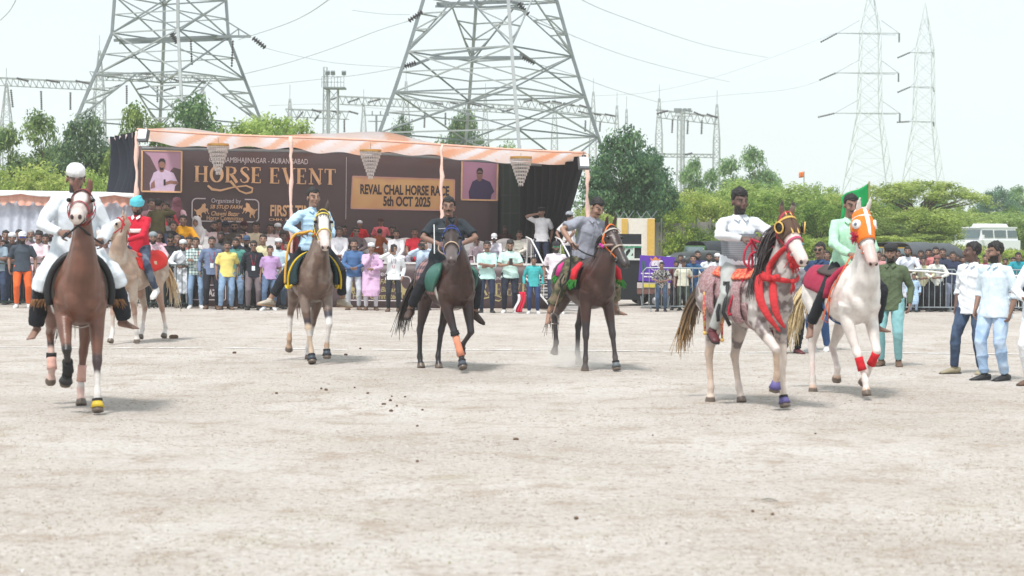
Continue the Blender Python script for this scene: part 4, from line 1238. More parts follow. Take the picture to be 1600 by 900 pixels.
def lattice_mast(mb, x, y, z0, z1, w0, w1, nseg, r=.05, tip=0):
    """slender four-legged mast with zigzag bracing; returns nothing"""
    def nd(k, z):
        t = (z - z0) / (z1 - z0); w = (w0 + (w1 - w0) * t) / 2
        return V(x + w * (1, 1, -1, -1)[k % 4], y + w * (-1, 1, 1, -1)[k % 4], z)
    for k in range(4): mb.tube([nd(k, z0), nd(k, z1)], r * 1.2, n=4)
    for i in range(nseg):
        za, zb = z0 + (z1 - z0) * i / nseg, z0 + (z1 - z0) * (i + 1) / nseg
        for k in range(4):
            mb.bar(nd(k + i % 2, za), nd(k + 1 - i % 2, zb), r * .55); 
        mb.bar(nd(0, zb), nd(3, zb), r * .5)
    if tip: mb.bar((x, y, z1), (x, y, z1 + tip), r * .8)
def far_pylon(px, D, half0, waist_y, half1, ytop, arms, label, r=.075, lean=.5):
    c = ground(px, D); rt = empty('pylon', label, 'pylon', loc=c); k = D / FPX
    zw, zt = W(px, waist_y, D).z, W(px, ytop, D).z
    for i in range(4):
        s, q = (1, 1, -1, -1)[i], (-.55, .55, .55, -.55)[i]
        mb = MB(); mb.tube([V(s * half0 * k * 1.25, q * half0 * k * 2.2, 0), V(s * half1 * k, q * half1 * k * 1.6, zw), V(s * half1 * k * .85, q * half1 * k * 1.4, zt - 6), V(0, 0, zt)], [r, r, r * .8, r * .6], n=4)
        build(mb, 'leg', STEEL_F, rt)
    mb = MB(); n = 16
    def at(i, z):
        s, q = (1, 1, -1, -1)[i % 4], (-.55, .55, .55, -.55)[i % 4]
        if z < zw: t = z / zw; w = half0 * 1.25 * (1 - t) + half1 * t; v = half0 * 2.2 * (1 - t) + half1 * 1.6 * t
        elif z < zt - 6: t = (z - zw) / (zt - 6 - zw); w = half1 * (1 - .15 * t); v = half1 * (1.6 - .2 * t)
        else: t = (z - zt + 6) / 6; w = half1 * .85 * (1 - t); v = half1 * 1.4 * (1 - t)
        return V(s * w * k, q * v * k, z)
    for j in range(n):
        za, zb = zt * (j / n) ** .9, zt * ((j + 1) / n) ** .9
        for i in range(4): mb.bar(at(i, za), at(i + 1, zb), r * .5); mb.bar(at(i + 1, za), at(i, zb), r * .5)
        mb.bar(at(0, zb), at(3, zb), r * .4)
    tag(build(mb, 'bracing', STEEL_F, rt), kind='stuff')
    for (y, xl, xr, dl, dr) in arms:
        mb = MB(); a, b = W(xl, y, D) - c, W(xr, y, D) - c; z = a.z
        mb.bar(a, b, r * .9); mb.bar(a, V(-half1 * k, 0, z + 2.0 * abs(xr - xl) / 125), r * .6); mb.bar(b, V(half1 * k, 0, z + 2.0 * abs(xr - xl) / 125), r * .6)
        mb.bar(a, b + V(0, 2, 0), r * .6)
        build(mb, 'cross_arm', STEEL, rt)
        insulator(a, a + Vector(dl), rt, .13, 8); insulator(b, b + Vector(dr), rt, .13, 8)
    return rt
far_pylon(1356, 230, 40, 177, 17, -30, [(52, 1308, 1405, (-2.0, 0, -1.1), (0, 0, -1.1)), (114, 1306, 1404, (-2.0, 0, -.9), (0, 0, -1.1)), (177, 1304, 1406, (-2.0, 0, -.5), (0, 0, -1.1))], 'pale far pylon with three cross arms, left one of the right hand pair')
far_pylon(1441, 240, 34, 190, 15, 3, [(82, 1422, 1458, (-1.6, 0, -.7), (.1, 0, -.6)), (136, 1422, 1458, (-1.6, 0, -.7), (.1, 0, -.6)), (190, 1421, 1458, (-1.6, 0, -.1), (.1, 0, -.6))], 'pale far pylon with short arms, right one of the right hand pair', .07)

# substation masts and beams
def mast(px, ytop, D, wpx, label, tip=12, name='mast'):
    c = ground(px, D); k = D / FPX; rt = empty('mast', label, 'mast', loc=c, group='lattice masts of the substation')
    zt = W(px, ytop, D).z; zs = zt * .72
    mb = MB(); lattice_mast(mb, 0, 0, 0, zs, wpx * k, wpx * k * .7, 16, .055)
    build(mb, 'column', STEEL, rt)
    mb = MB(); lattice_mast(mb, 0, 0, zs, zt - 1.2, wpx * k * .7, .12, 6, .04, tip=1.2); build(mb, 'spire', STEEL, rt)
    return rt
for a in [(10, 106, 150, 20, 'mast at the far left edge of the picture'), (155, 55, 150, 22, 'mast behind the left foot of the left pylon'), (318, 120, 160, 22, 'mast behind the right half of the left pylon'),
          (452, 132, 160, 13, 'first mast right of the left pylon'), (567, 139, 165, 13, 'slim mast right of the floodlight platform'), (633, 105, 165, 16, 'mast seen through the left side of the centre pylon'),
          (757, 130, 170, 14, 'mast seen through the middle of the centre pylon'), (865, 135, 170, 13, 'mast right of the centre pylon leg'), (925, 122, 170, 14, 'tall mast just right of the centre pylon'),
          (962, 144, 172, 11, 'shorter mast right of the tall one near the centre pylon'), (977, 150, 176, 7, 'slender mast left of the substation gate frame'), (1028, 132, 165, 14, 'left mast of the separate gate frame'), (1118, 141, 165, 13, 'right mast of the separate gate frame')]: mast(*a)
def beam(xa, ya, xb, yb, D, label, ins=(), dep=12):
    a, b = W(xa, ya, D), W(xb, yb, D); k = D / FPX; rt = empty('gantry_beam', label, 'gantry beam', loc=a, group='gantry beams of the substation')
    mb = MB(); L = b - a; n = max(4, int(abs(xb - xa) / 10))
    for dy, dz in ((0, 0), (1.0, 0), (.5, -dep * k)): mb.bar(V(0, dy, dz), L + V(0, dy, dz), .05)
    for i in range(n):
        p, q = L * (i / n), L * ((i + .5) / n); s = L * ((i + 1) / n)
        mb.bar(p, q + V(0, .5, -dep * k), .028); mb.bar(q + V(0, .5, -dep * k), s, .028)
    build(mb, 'truss', STEEL, rt)
    for (x0, y0, x1, y1) in ins: insulator(W(x0, y0, D - .5) - a, W(x1, y1, D - .5) - a, rt, .10, 9)
    return rt
beam(-20, 120, 140, 128, 150, 'beam with three dark insulators at the far left', [(26, 122, 45, 127), (72, 125, 94, 129), (118, 126, 140, 131), (17, 140, 20, 168), (64, 142, 65, 172), (110, 144, 110, 172)])
beam(140, 112, 330, 118, 156, 'beam behind the legs of the left pylon', [(168, 121, 192, 115), (208, 114, 236, 116), (216, 125, 240, 120), (252, 118, 280, 127), (300, 120, 322, 130), (170, 139, 191, 132), (212, 140, 233, 135), (254, 142, 275, 136), (198, 133, 198, 163), (246, 135, 246, 160)])
beam(446, 170, 545, 174, 160, 'short beam left of the floodlight platform', [(487, 171, 502, 176), (517, 173, 532, 177), (545, 174, 560, 178), (462, 188, 474, 174), (491, 189, 498, 180), (480, 183, 480, 205), (538, 186, 538, 207)])
beam(530, 150, 700, 158, 162, 'long beam from the floodlight platform to the centre pylon', [(513, 157, 528, 152), (543, 160, 562, 154), (575, 160, 595, 155), (672, 160, 692, 163)])
beam(700, 158, 810, 165, 165, 'beam behind the centre pylon', [(703, 160, 722, 164), (735, 162, 752, 166), (757, 172, 772, 167), (785, 175, 802, 170), (664, 172, 663, 200), (696, 176, 696, 196)])
beam(810, 154, 925, 168, 165, 'beam leaving the centre pylon to the right', [(818, 160, 832, 156), (842, 163, 860, 158), (862, 158, 878, 161), (880, 161, 898, 165), (905, 164, 924, 170), (915, 188, 914, 206), (938, 190, 937, 206)])
beam(925, 176, 966, 181, 170, 'short beam ending at the shorter mast', [(903, 174, 920, 178), (928, 178, 940, 180), (945, 178, 962, 182)])
beam(1026, 171, 1122, 182, 165, 'beam of the separate gate frame', [(1026, 178, 1044, 173), (1068, 172, 1082, 174), (1084, 175, 1100, 182), (1104, 178, 1121, 184), (1051, 187, 1050, 208), (1075, 188, 1074, 210), (1097, 188, 1096, 210)])
beam(1026, 240, 1118, 241, 165, 'lower beam of the separate gate frame', [(1070, 242, 1082, 239)], 5)
c = ground(520, 150); pl = empty('floodlight_platform', 'lattice mast carrying a railed platform with floodlights', 'mast', loc=c); k = 150 / FPX
mb = MB(); lattice_mast(mb, 0, 0, 0, W(520, 140, 150).z, 14 * k, 14 * k, 16, .06); lattice_mast(mb, -14 * k, .6, 0, W(505, 104, 150).z, 9 * k, 5 * k, 16, .045); build(mb, 'column', STEEL, pl)
mb = MB(); zf = W(520, 138, 150).z
mb.box((.1, 0, zf), (34 * k, 1.4, .12))
for i in range(8): mb.bar(V(-17 * k + i * 4.9 * k, -.7, zf), V(-17 * k + i * 4.9 * k, -.7, zf + .85), .025)
for dz in (.42, .85): mb.bar(V(-17 * k, -.7, zf + dz), V(17 * k, -.7, zf + dz), .025)
build(mb, 'platform', STEEL_D, pl)
for dx in (-8, 0, 17):
    mb = MB(); mb.box((dx * k, -.6, zf + 1.15), (.32, .25, .3), rot=Matrix.Rotation(.4, 3, 'X')); mb.bar((dx * k, -.55, zf + .85), (dx * k, -.55, zf + 1.05), .03); build(mb, 'floodlight', STEEL_D, pl)
c = ground(1063, 160); pl = empty('lamp_mast', 'mast with four small floodlights inside the separate gate frame', 'mast', loc=c); k = 160 / FPX
mb = MB(); zt = W(1063, 170, 160).z; mb.bar((0, 0, 0), (0, 0, zt), .14); lattice_mast(mb, 0, .6, 0, zt * .95, 12 * k, 10 * k, 14, .035); mb.bar((-15 * k, 0, zt - .6), (18 * k, 0, zt - .6), .06); build(mb, 'column', STEEL, pl)
for dx in (-9, -3, 5, 12):
    mb = MB(); mb.box((dx * k, 0, zt - .1), (.3, .2, .28)); mb.bar((dx * k, 0, zt - .6), (dx * k, 0, zt - .2), .03); build(mb, 'floodlight', STEEL_D, pl)
c = ground(587, 140); pl = empty('electricity_pole', 'small pole with two cross bars and four insulators left of the centre pylon', 'pole', loc=c)
mb = MB(); zt = W(587, 180, 140).z; mb.bar((0, 0, 0), (0, 0, zt), .10); mb.bar((-.9, 0, zt), (.9, 0, zt), .05); mb.bar((-.6, 0, zt - .45), (.6, 0, zt - .45), .05)
for dx in (-.85, -.3, .3, .85): mb.bar((dx, 0, zt), (dx, 0, zt + .3), .06)
build(mb, 'pole_and_bars', STEEL_D, pl)
# overhead wires
WIRE = mat('aluminium_wire', (.40, .42, .43), .5, 0)
def wire(pts, D0, D1, label, r=.019):
    n = len(pts) - 1; P = [W(x, y, D0 + (D1 - D0) * i / n) for i, (x, y) in enumerate(pts)]
    mb = MB()
    o = P[0]
    Q = [q - o for q in smooth(P, 6)]
    mb.tube(Q, r, n=4)
    w = build(mb, 'overhead_wire', WIRE, M=Matrix.Translation(o)); tag(w, label, 'wire', 'overhead wires')
for a in [([(0, 32), (15, 17), (27, -4)], 95, 90, 'wire crossing the top left corner'), ([(415, 75), (450, 84), (520, 98), (600, 104), (628, 105)], 110, 99, 'wire from the left pylon insulator dipping to the centre pylon'),
          ([(373, 62), (440, 40), (480, 22), (520, -5)], 110, 70, 'wire rising from the left pylon to the top of the picture'), ([(380, 116), (450, 98), (520, 75), (590, 48), (638, 33)], 112, 99, 'wire rising from behind the left pylon to the centre pylon top'),
          ([(390, 136), (480, 126), (560, 117), (628, 105)], 120, 99, 'lowest wire reaching the centre pylon from the left'), ([(550, 16), (600, 22), (640, 23)], 99, 99, 'short wire left of the centre pylon top'),
          ([(836, 99), (900, 118), (960, 140), (1030, 160)], 99, 160, 'wire descending right from the centre pylon'), ([(828, 24), (900, 58), (980, 88), (1060, 110), (1140, 128)], 99, 180, 'long faint wire descending right from the centre pylon top'),
          ([(1028, 160), (1120, 150), (1240, 138), (1308, 115)], 165, 230, 'wire from the gate frame to the left far pylon'), ([(925, 150), (1028, 142), (1150, 110), (1304, 52)], 170, 230, 'wire from the tall mast to the top arm of the left far pylon'),
          ([(420, 165), (520, 163), (640, 175)], 150, 160, 'nearly level wire behind the floodlight platform'), ([(900, -5), (960, 22), (1100, 70), (1200, 90)], 90, 170, 'faint wire falling from the top right of the centre pylon')]: wire(*a)
# ------------------------------------------------------------------ the stage
FL = .86        # stage floor height
stage = empty('stage', 'event stage with printed brown banners under a striped cloth canopy', 'stage', loc=ground(600, 49))
S0 = stage.matrix_world.translation.copy() if False else Vector(ground(600, 49))
def S(p): return Vector(p) - S0
DARKB = srgb(86, 72, 72); GOLD = (.50, .27, .11); GOLD2 = (.74, .45, .25)
BANM = mat('brown_flex_print', (.085, .054, .058), .45, .08, .8, bump=.25, bscale=1.2, bdist=.05)
def frame_of(o, xv, yv=V(0, 0, 1)):
    """matrix of a vertical print plane: local x along the print, local z up, local -y toward the viewer"""
    xv = xv.normalized(); n = xv.cross(V(0, 0, 1)).normalized(); z = n.cross(-xv).normalized()
    z = V(0, 0, 1)
    return Matrix(((xv.x, -n.x, z.x, o.x), (xv.y, -n.y, z.y, o.y), (xv.z, -n.z, z.z, o.z), (0, 0, 0, 1)))
def plane_px(M, px, py):
    """where the sight line through a pixel meets the print plane, in its (x, z)"""
    Mi = M.inverted(); a = Mi @ V(0, 0, CAMH); d = Mi.to_3x3() @ ray(px, py); t = -a.y / d.y; q = a + d * t
    return q.x, q.z
def text_mesh(s, size=1.0, bold=0.0, name='lettering', shear=0.0, ext=.002):
    cu = bpy.data.curves.new('t', 'FONT'); cu.body = s; cu.size = size; cu.offset = bold; cu.extrude = ext; cu.shear = shear; cu.resolution_u = 3
    o = bpy.data.objects.new('t', cu); COL.objects.link(o); bpy.context.view_layer.update()
    me = bpy.data.meshes.new_from_object(o.evaluated_get(bpy.context.evaluated_depsgraph_get())); me.name = name
    bpy.data.objects.remove(o); bpy.data.curves.remove(cu)
    return me
def put_text(parent, PM, s, x0, y0, x1, y1, m, bold=.0, off=.006, shear=0.0, name='lettering'):
    """text filling the pixel box (x0, y0)-(x1, y1) on print plane PM; parent's matrix is PM"""
    me = text_mesh(s, 1, bold, name, shear); v = verts(me)
    ax, az = plane_px(PM, x0, y1); bx, bz = plane_px(PM, x1, y0)
    mn, mx = v.min(0), v.max(0)
    w = np.empty_like(v); w[:, 0] = ax + (v[:, 0] - mn[0]) / (mx[0] - mn[0]) * (bx - ax)
    slope = (plane_px(PM, x1, y1)[1] - az) * 0
    w[:, 2] = az + (v[:, 1] - mn[1]) / (mx[1] - mn[1]) * (plane_px(PM, x0, y0)[1] - az)
    w[:, 1] = -off - (v[:, 2] - mn[2])
    setverts(me, w); me.materials.clear()
    return obj(name, me, parent, mats=m)
def ribbon(mb, pts, wid, y0=-.012, y1=-.006):
    P = [Vector((p[0], p[1])) for p in pts]; L, Rr = [], []
    for i, p in enumerate(P):
        t = (P[min(i + 1, len(P) - 1)] - P[max(i - 1, 0)]).normalized(); n = Vector((-t.y, t.x)); w = wid[i] / 2
        L.append(p + n * w); Rr.append(p - n * w)
    for i in range(len(P) - 1):
        mb.prism([tuple(L[i]), tuple(L[i + 1]), tuple(Rr[i + 1]), tuple(Rr[i])], y0, y1)
def serif_word(word, mb, ox, oz, h, w, gap=.10):
    """display serif capitals with thick stems and thin strokes"""
    T, t = .19, .055
    adv = {'H': .86, 'O': .86, 'R': .82, 'S': .62, 'E': .66, 'V': .84, 'N': .90, 'T': .74, ' ': .30}
    tot = sum(adv[c] + gap for c in word) - gap; k = w / tot; x = 0
    def box(a, b, c, d): mb.prism([(ox + (x + a) * k, oz + b * h), (ox + (x + c) * k, oz + b * h), (ox + (x + c) * k, oz + d * h), (ox + (x + a) * k, oz + d * h)], -.012, -.006)
    def rib(p, wd): ribbon(mb, [(ox + (x + a) * k, oz + b * h) for a, b in p], [q * k for q in wd])
    def serif(cx): box(cx - .15, 0, cx + .15, t); box(cx - .15, 1 - t, cx + .15, 1)
    for c in word:
        if c == 'H':
            for cx in (.16, .70): box(cx - T / 2, 0, cx + T / 2, 1); serif(cx)
            box(.16, .47, .70, .53)
        elif c == 'O':
            rib([(.43 + .34 * math.cos(a), .5 + .47 * math.sin(a)) for a in [2 * math.pi * i / 28 for i in range(29)]], [t + (T - t) * abs(math.cos(2 * math.pi * i / 28)) for i in range(29)])
        elif c == 'R':
            box(.16 - T / 2, 0, .16 + T / 2, 1); serif(.16)
            rib([(.16, .96), (.40, .97), (.58, .90), (.62, .75), (.58, .60), (.40, .53), (.16, .53)], [t, t, .13, T, .13, t, t]); rib([(.36, .53), (.56, .28), (.74, .0)], [T, T, T])
        elif c == 'S':
            rib([(.54, .80), (.48, .95), (.30, .99), (.12, .90), (.10, .74), (.22, .60), (.42, .44), (.54, .28), (.48, .09), (.28, .015), (.10, .08), (.05, .24)], [.10, t, t, .12, .17, T, T, .17, .12, t, t, .10])
        elif c == 'E':
            box(.14 - T / 2, 0, .14 + T / 2, 1); box(0, 0, .60, t); box(0, 1 - t, .58, 1); box(.14, .48, .46, .53); box(.54, 0, .60, .24); box(.52, .78, .58, 1); box(.42, .40, .46, .61)
        elif c == 'V':
            rib([(.14, 1), (.44, .0)], [T, T]); rib([(.72, 1), (.44, .02)], [t, t]); box(0, 1 - t, .30, 1); box(.58, 1 - t, .86, 1)
        elif c == 'N':
            box(.13, 0, .19, 1); box(.71, 0, .77, 1); rib([(.14, 1), (.75, 0)], [T, T]); box(0, 0, .30, t); box(0, 1 - t, .2, 1); box(.6, 1 - t, .90, 1)
        elif c == 'T':
            box(.37 - T / 2, 0, .37 + T / 2, 1); box(.02, 1 - t, .72, 1); box(.02, .74, .07, 1); box(.67, .74, .72, 1); box(.22, 0, .52, t)
        x += adv[c] + gap
def outline_rect(mb, x0, z0, x1, z1, w, rad=0.0, y0=-.012, y1=-.006, gap=None):
    n = 6; pts = []
    for cx, cz, a0 in ((x1 - rad, z1 - rad, 0), (x0 + rad, z1 - rad, 90), (x0 + rad, z0 + rad, 180), (x1 - rad, z0 + rad, 270)):
        for i in range(n + 1): a = R(a0 + 90 * i / n); pts.append((cx + rad * math.cos(a), cz + rad * math.sin(a)))
    pts.append(pts[0])
    for i in range(len(pts) - 1):
        if gap and gap[0] < (pts[i][0] + pts[i + 1][0]) / 2 < gap[1] and abs(pts[i][0] - pts[i + 1][0]) > .3 and pts[i][1] > (z0 + z1) / 2:
            q = sorted((pts[i][0], pts[i + 1][0])); z = pts[i][1]
            ribbon(mb, [(q[0], z), (gap[0], z)], [w, w], y0, y1); ribbon(mb, [(gap[1], z), (q[1], z)], [w, w], y0, y1); continue
        if (Vector(pts[i]) - Vector(pts[i + 1])).length > 1e-5: ribbon(mb, pts[i:i + 2], [w, w], y0, y1)
REAR = [(0, .30), (.10, .42), (.06, .56), (.14, .66), (.22, .62), (.26, .74), (.22, .86), (.30, .98), (.36, .92), (.46, .90), (.50, .78), (.58, .66), (.74, .56), (.86, .52), (1.0, .60), (.98, .50), (.86, .42), (.84, .28), (.78, .20), (.86, .02), (.80, .0), (.70, .18), (.62, .24), (.56, .10), (.60, .02), (.54, .0), (.48, .12), (.52, .30), (.42, .40), (.32, .38), (.26, .28), (.20, .30), (.26, .42), (.18, .46), (.12, .36), (.04, .26)]
def horse_logo(mb, x0, z0, w, h, flip=False, y0=-.012, y1=-.006):
    mb.prism([(x0 + w * ((1 - a) if flip else a), z0 + h * b) for a, b in (REAR if not flip else REAR)], y0, y1)

# main banner
a_, b_ = W(214, 228, 50.6), W(779, 248, 52.4)
BX = (b_ - a_); PM = frame_of(a_, BX); bw = BX.length
banner = obj('banner', None, stage) if False else None
mb = MB(); mb.grid(lambda u, v: (bw * u, .03 * math.sin(u * 5 + v * 2) + .015 * math.sin(u * 17), -(3.3) * v), 30, 8, thick=.01)
bn = build(mb, 'banner', BANM, stage, True, M=Matrix.Translation(-S0) @ PM)
OFF = .055
GM = mat('gold_print', GOLD2, .5, .22, 3); WM = mat('white_print', (.62, .56, .58), .5, 0); DM = mat('dark_print', (.050, .032, .034), .5, 0); PMK = mat('pink_print', (.55, .30, .26), .5, .1, 3)
TM = lambda: None
def T2(s, x0, y0, x1, y1, m, **k): return put_text(bn, PM, s, x0, y0, x1, y1, m, off=OFF, **k)
T2('CHH. SAMBHAJINAGAR - AURANGABAD', 327, 246, 481, 257, WM)
mb = MB(); ax, az = plane_px(PM, 304, 285); bx, bz = plane_px(PM, 525, 262); zt = plane_px(PM, 304, 260)[1]
serif_word('HORSE EVENT', mb, ax, az, zt - az, bx - ax)
build(mb, 'title_lettering', GM, bn, M=Matrix.Translation((0, -OFF + .006, 0))); mb = MB()
pt = lambda x, y: plane_px(PM, x, y)
ribbon(mb, [pt(*p) for p in ((325, 291), (332, 297), (345, 299), (365, 294), (385, 292), (395, 296), (394, 302), (385, 304), (375, 300), (366, 291), (360, 284))], [.05, .07, .05, .04, .04, .05, .06, .05, .04, .06, .07])
build(mb, 'title_flourish', GM, bn, M=Matrix.Translation((0, -OFF + .006, 0)))
T2('Organized by', 331, 311, 377, 320, WM)
T2('SB STUD FARM', 329, 321, 380, 327, GM, bold=.015, shear=.25); T2('&', 351, 328, 354, 331, GM); T2('Chawni Bazar', 331, 331, 375, 338, GM, bold=.015, shear=.25); T2('Horse Committee', 324, 338, 381, 345, GM, bold=.01)
mb = MB(); x0, z0 = pt(301, 346); x1, z1 = pt(405, 314); g0, g1 = pt(322, 312)[0], pt(383, 312)[0]
outline_rect(mb, x0, z0, x1, z1, .03, .12, gap=(g0, g1)); build(mb, 'frame_line', WM, bn, M=Matrix.Translation((0, -OFF + .006, 0)))
for (xa, flip) in ((304, True), (379, False)):
    mb = MB(); x0, z0 = pt(xa, 342); x1, z1 = pt(xa + 24, 318); horse_logo(mb, x0, z0, x1 - x0, z1 - z0, flip); build(mb, 'horse_emblem', GM, bn, M=Matrix.Translation((0, -OFF + .006, 0)))
T2('FIRST TIME', 423, 322, 494, 340, GM, bold=.03); T2('CHH. SAMBHAJINAGAR', 421, 343, 520, 348, GM, bold=.02)
mb = MB(); x0, z0 = pt(541, 346); x1, z1 = pt(541, 249); ribbon(mb, [(x0, z0), (x1, z1)], [.012, .012]); build(mb, 'panel_seam', WM, bn, M=Matrix.Translation((0, -OFF + .006, 0)))
mb = MB(); P4 = [pt(549, 329), pt(710, 334), pt(710, 286), pt(551, 279)]; mb.prism(P4, -.006, -.002); mb2 = MB()
bx_ = build(mb, 'gold_panel', patch_mat('gold_gradient_print', [(.55, .27, .13), (.66, .42, .20), (.55, .30, .20)], .9, lo=.3, hi=.6, bump=0), bn, M=Matrix.Translation((0, -OFF + .010, 0)))
for i in range(4): ribbon(mb2, [P4[i], P4[(i + 1) % 4]], [.035, .035])
build(mb2, 'panel_edge', PMK, bn, M=Matrix.Translation((0, -OFF + .006, 0)))
T2('REVAL CHAL HORSE RACE', 563, 291, 702, 307, DM, bold=.038); T2('5th OCT 2025', 599, 310, 673, 326, DM, bold=.038)
def portrait(box, shirt, back, facing, glasses, name_lbl, hold=False):
    (xa, ya, xb, yb) = box; x0, z0 = pt(xa, yb); x1, z1 = pt(xb, ya); w, h = x1 - x0, z1 - z0
    Mo = Matrix.Translation((0, -OFF + .006, 0)); q = lambda u, v: (x0 + w * u, z0 + h * v)
    mb = MB(); mb.prism([q(0, 0), q(1, 0), q(1, 1), q(0, 1)], -.006, -.002); pr = build(mb, 'portrait_panel', mat('pink_gradient_print', back, .5, .1, .8), bn, M=Mo)
    if hold:
        mb = MB(); mb.prism([q(0, 0), q(1, 0), q(1, .55), q(.8, .60), (q(.62, .40)), q(.38, .52), q(.2, .85), q(0, 1)], -.009, -.005); build(mb, 'print_shape', mat('dark_hill_print', (.10, .06, .065), .5, .1), pr)
    mb = MB(); mb.prism([q(*p) for p in ((.22, 0), (.20, .2), (.30, .46), (.42, .52), (.58, .54), (.80, .46), (.92, .22), (.84, .14), (.82, 0))], -.012, -.008); build(mb, 'print_shape', mat('print_shirt', shirt, .5, .08), pr)
    mb = MB(); mb.prism([q(.5 + .085 * math.cos(a) , .64 + .12 * math.sin(a)) for a in [2 * math.pi * i / 18 for i in range(18)]], -.016, -.012); mb.prism([q(.45, .56), q(.44, .50), q(.5, .47), q(.56, .50), q(.55, .56)], -.016, -.012)
    PS = mat('print_skin', (.26, .13, .10), .5, .08); build(mb, 'print_face', PS, pr)
    for hp in ([(.55, .14), (.72, .20), (.92, .18), (.90, .26), (.72, .28), (.56, .22)], [(.22, .06), (.34, .10), (.32, .28), (.24, .20)]) if hold else ():
        mb = MB(); mb.prism([q(*p) for p in hp], -.016, -.012); build(mb, 'print_arm', PS, pr)
    mb = MB(); mb.prism([q(*p) for p in ((.415, .66), (.41, .74), (.46, .81), (.55, .81), (.59, .75), (.585, .66), (.56, .72), (.5, .745), (.44, .72))], -.020, -.016)
    if glasses: mb.prism([q(.43, .655), q(.57, .655), q(.565, .69), q(.435, .69)], -.020, -.017)
    if hold: mb.prism([q(.455, .60), q(.455, .54), q(.5, .52), q(.545, .54), q(.545, .60), q(.5, .575)], -.020, -.017); mb.prism([q(.55, .16), q(.60, .16), q(.60, .30), q(.55, .30)], -.020, -.017)
    build(mb, 'print_shape', mat('print_black', (.02, .015, .02), .5, 0), pr)
    mb = MB(); outline_rect(mb, x0, z0, x1, z1, .04, .001, -.024, -.002); build(mb, 'portrait_frame', GM, pr)
portrait((222, 237, 284, 299), (.58, .45, .60), (.42, .25, .34), 0, 0, '', True)
portrait((721, 257, 777, 317), (.045, .028, .085), (.42, .22, .32), 0, 1, '')
# reverse-side shine spots of the flex are left to the light

# stage deck, skirt wall with its own print, front trim
DF, DBK = 47.6, 52.0
xl, xr = ground(296, DF).x, ground(862, DF).x
mb = MB()
mb.grid(lambda u, v: (xl + (xr - xl) * u, DF + .02 + (DBK - DF) * v, FL), 4, 2, thick=.12)
build(mb, 'deck', mat('red_carpet_deck', (.16, .03, .035), .9, .15), stage, M=Matrix.Translation(-S0))
fa, fb = W(296, 408, DF), W(862, 418, DF)
SX = fb - fa; SM = frame_of(fa, SX); sw = SX.length
mb = MB(); mb.grid(lambda u, v: (sw * u, .012 * math.sin(u * 40), -fa.z * v * (1 - .06 * u * 0) ), 40, 4, thick=.02)
sk = build(mb, 'skirt_banner', BANM, stage, True, M=Matrix.Translation(-S0) @ SM)
mb = MB(); mb.box((sw / 2, .02, .02), (sw, .10, .05)); build(mb, 'skirt_rail', mat('white_wood', (.66, .64, .63), .6, .05), stage, M=Matrix.Translation(-S0) @ SM)
_pm, _bn = PM, bn
def T3(s, x0, y0, x1, y1, m, **k): return put_text(sk, SM, s, x0, y0, x1, y1, m, off=.03, **k)
GD = mat('dull_gold_print', (.40, .33, .16), .5, .1)
T3('Organized by', 555, 424, 622, 435, WM); T3('SB STUD FARM', 556, 437, 618, 445, GD, bold=.015, shear=.2); T3('Chawni Bazar', 560, 449, 620, 457, GD, bold=.015, shear=.2); T3('Horse Committee', 552, 459, 622, 468, GD, bold=.015)
mb = MB(); x0, z0 = plane_px(SM, 533, 470); x1, z1 = plane_px(SM, 642, 434); outline_rect(mb, x0, z0, x1, z1, .025, .10, gap=(plane_px(SM, 548, 434)[0], plane_px(SM, 622, 434)[0])); build(mb, 'frame_line', WM, sk, M=Matrix.Translation((0, -.024, 0)))
for xa, fl_ in ((536, True), (618, False)):
    mb = MB(); x0, z0 = plane_px(SM, xa, 468); x1, z1 = plane_px(SM, xa + 20, 440); horse_logo(mb, x0, z0, x1 - x0, z1 - z0, fl_); build(mb, 'horse_emblem', GD, sk, M=Matrix.Translation((0, -.024, 0)))
T3('CHH. SAMBHAJINAGAR', 731, 434, 800, 440, WM)
mb = MB(); ax, az = plane_px(SM, 722, 463); bx, bz = plane_px(SM, 852, 463); zt = plane_px(SM, 722, 444)[1]; serif_word('HORSE EVENT', mb, ax, az, zt - az, bx - ax)
ribbon(mb, [plane_px(SM, *p) for p in ((735, 466), (745, 471), (760, 468), (775, 464), (786, 468), (780, 473), (768, 470), (764, 464))], [.03] * 8)
build(mb, 'title_lettering', GD, sk, M=Matrix.Translation((0, -.024, 0)))
T3('BAZAR', 322, 452, 350, 463, WM, bold=.03)
mb = MB(); x0, z0 = plane_px(SM, 300, 468); x1, z1 = plane_px(SM, 353, 446); outline_rect(mb, x0, z0, x1, z1, .02, .03); build(mb, 'frame_line', WM, sk, M=Matrix.Translation((0, -.024, 0)))

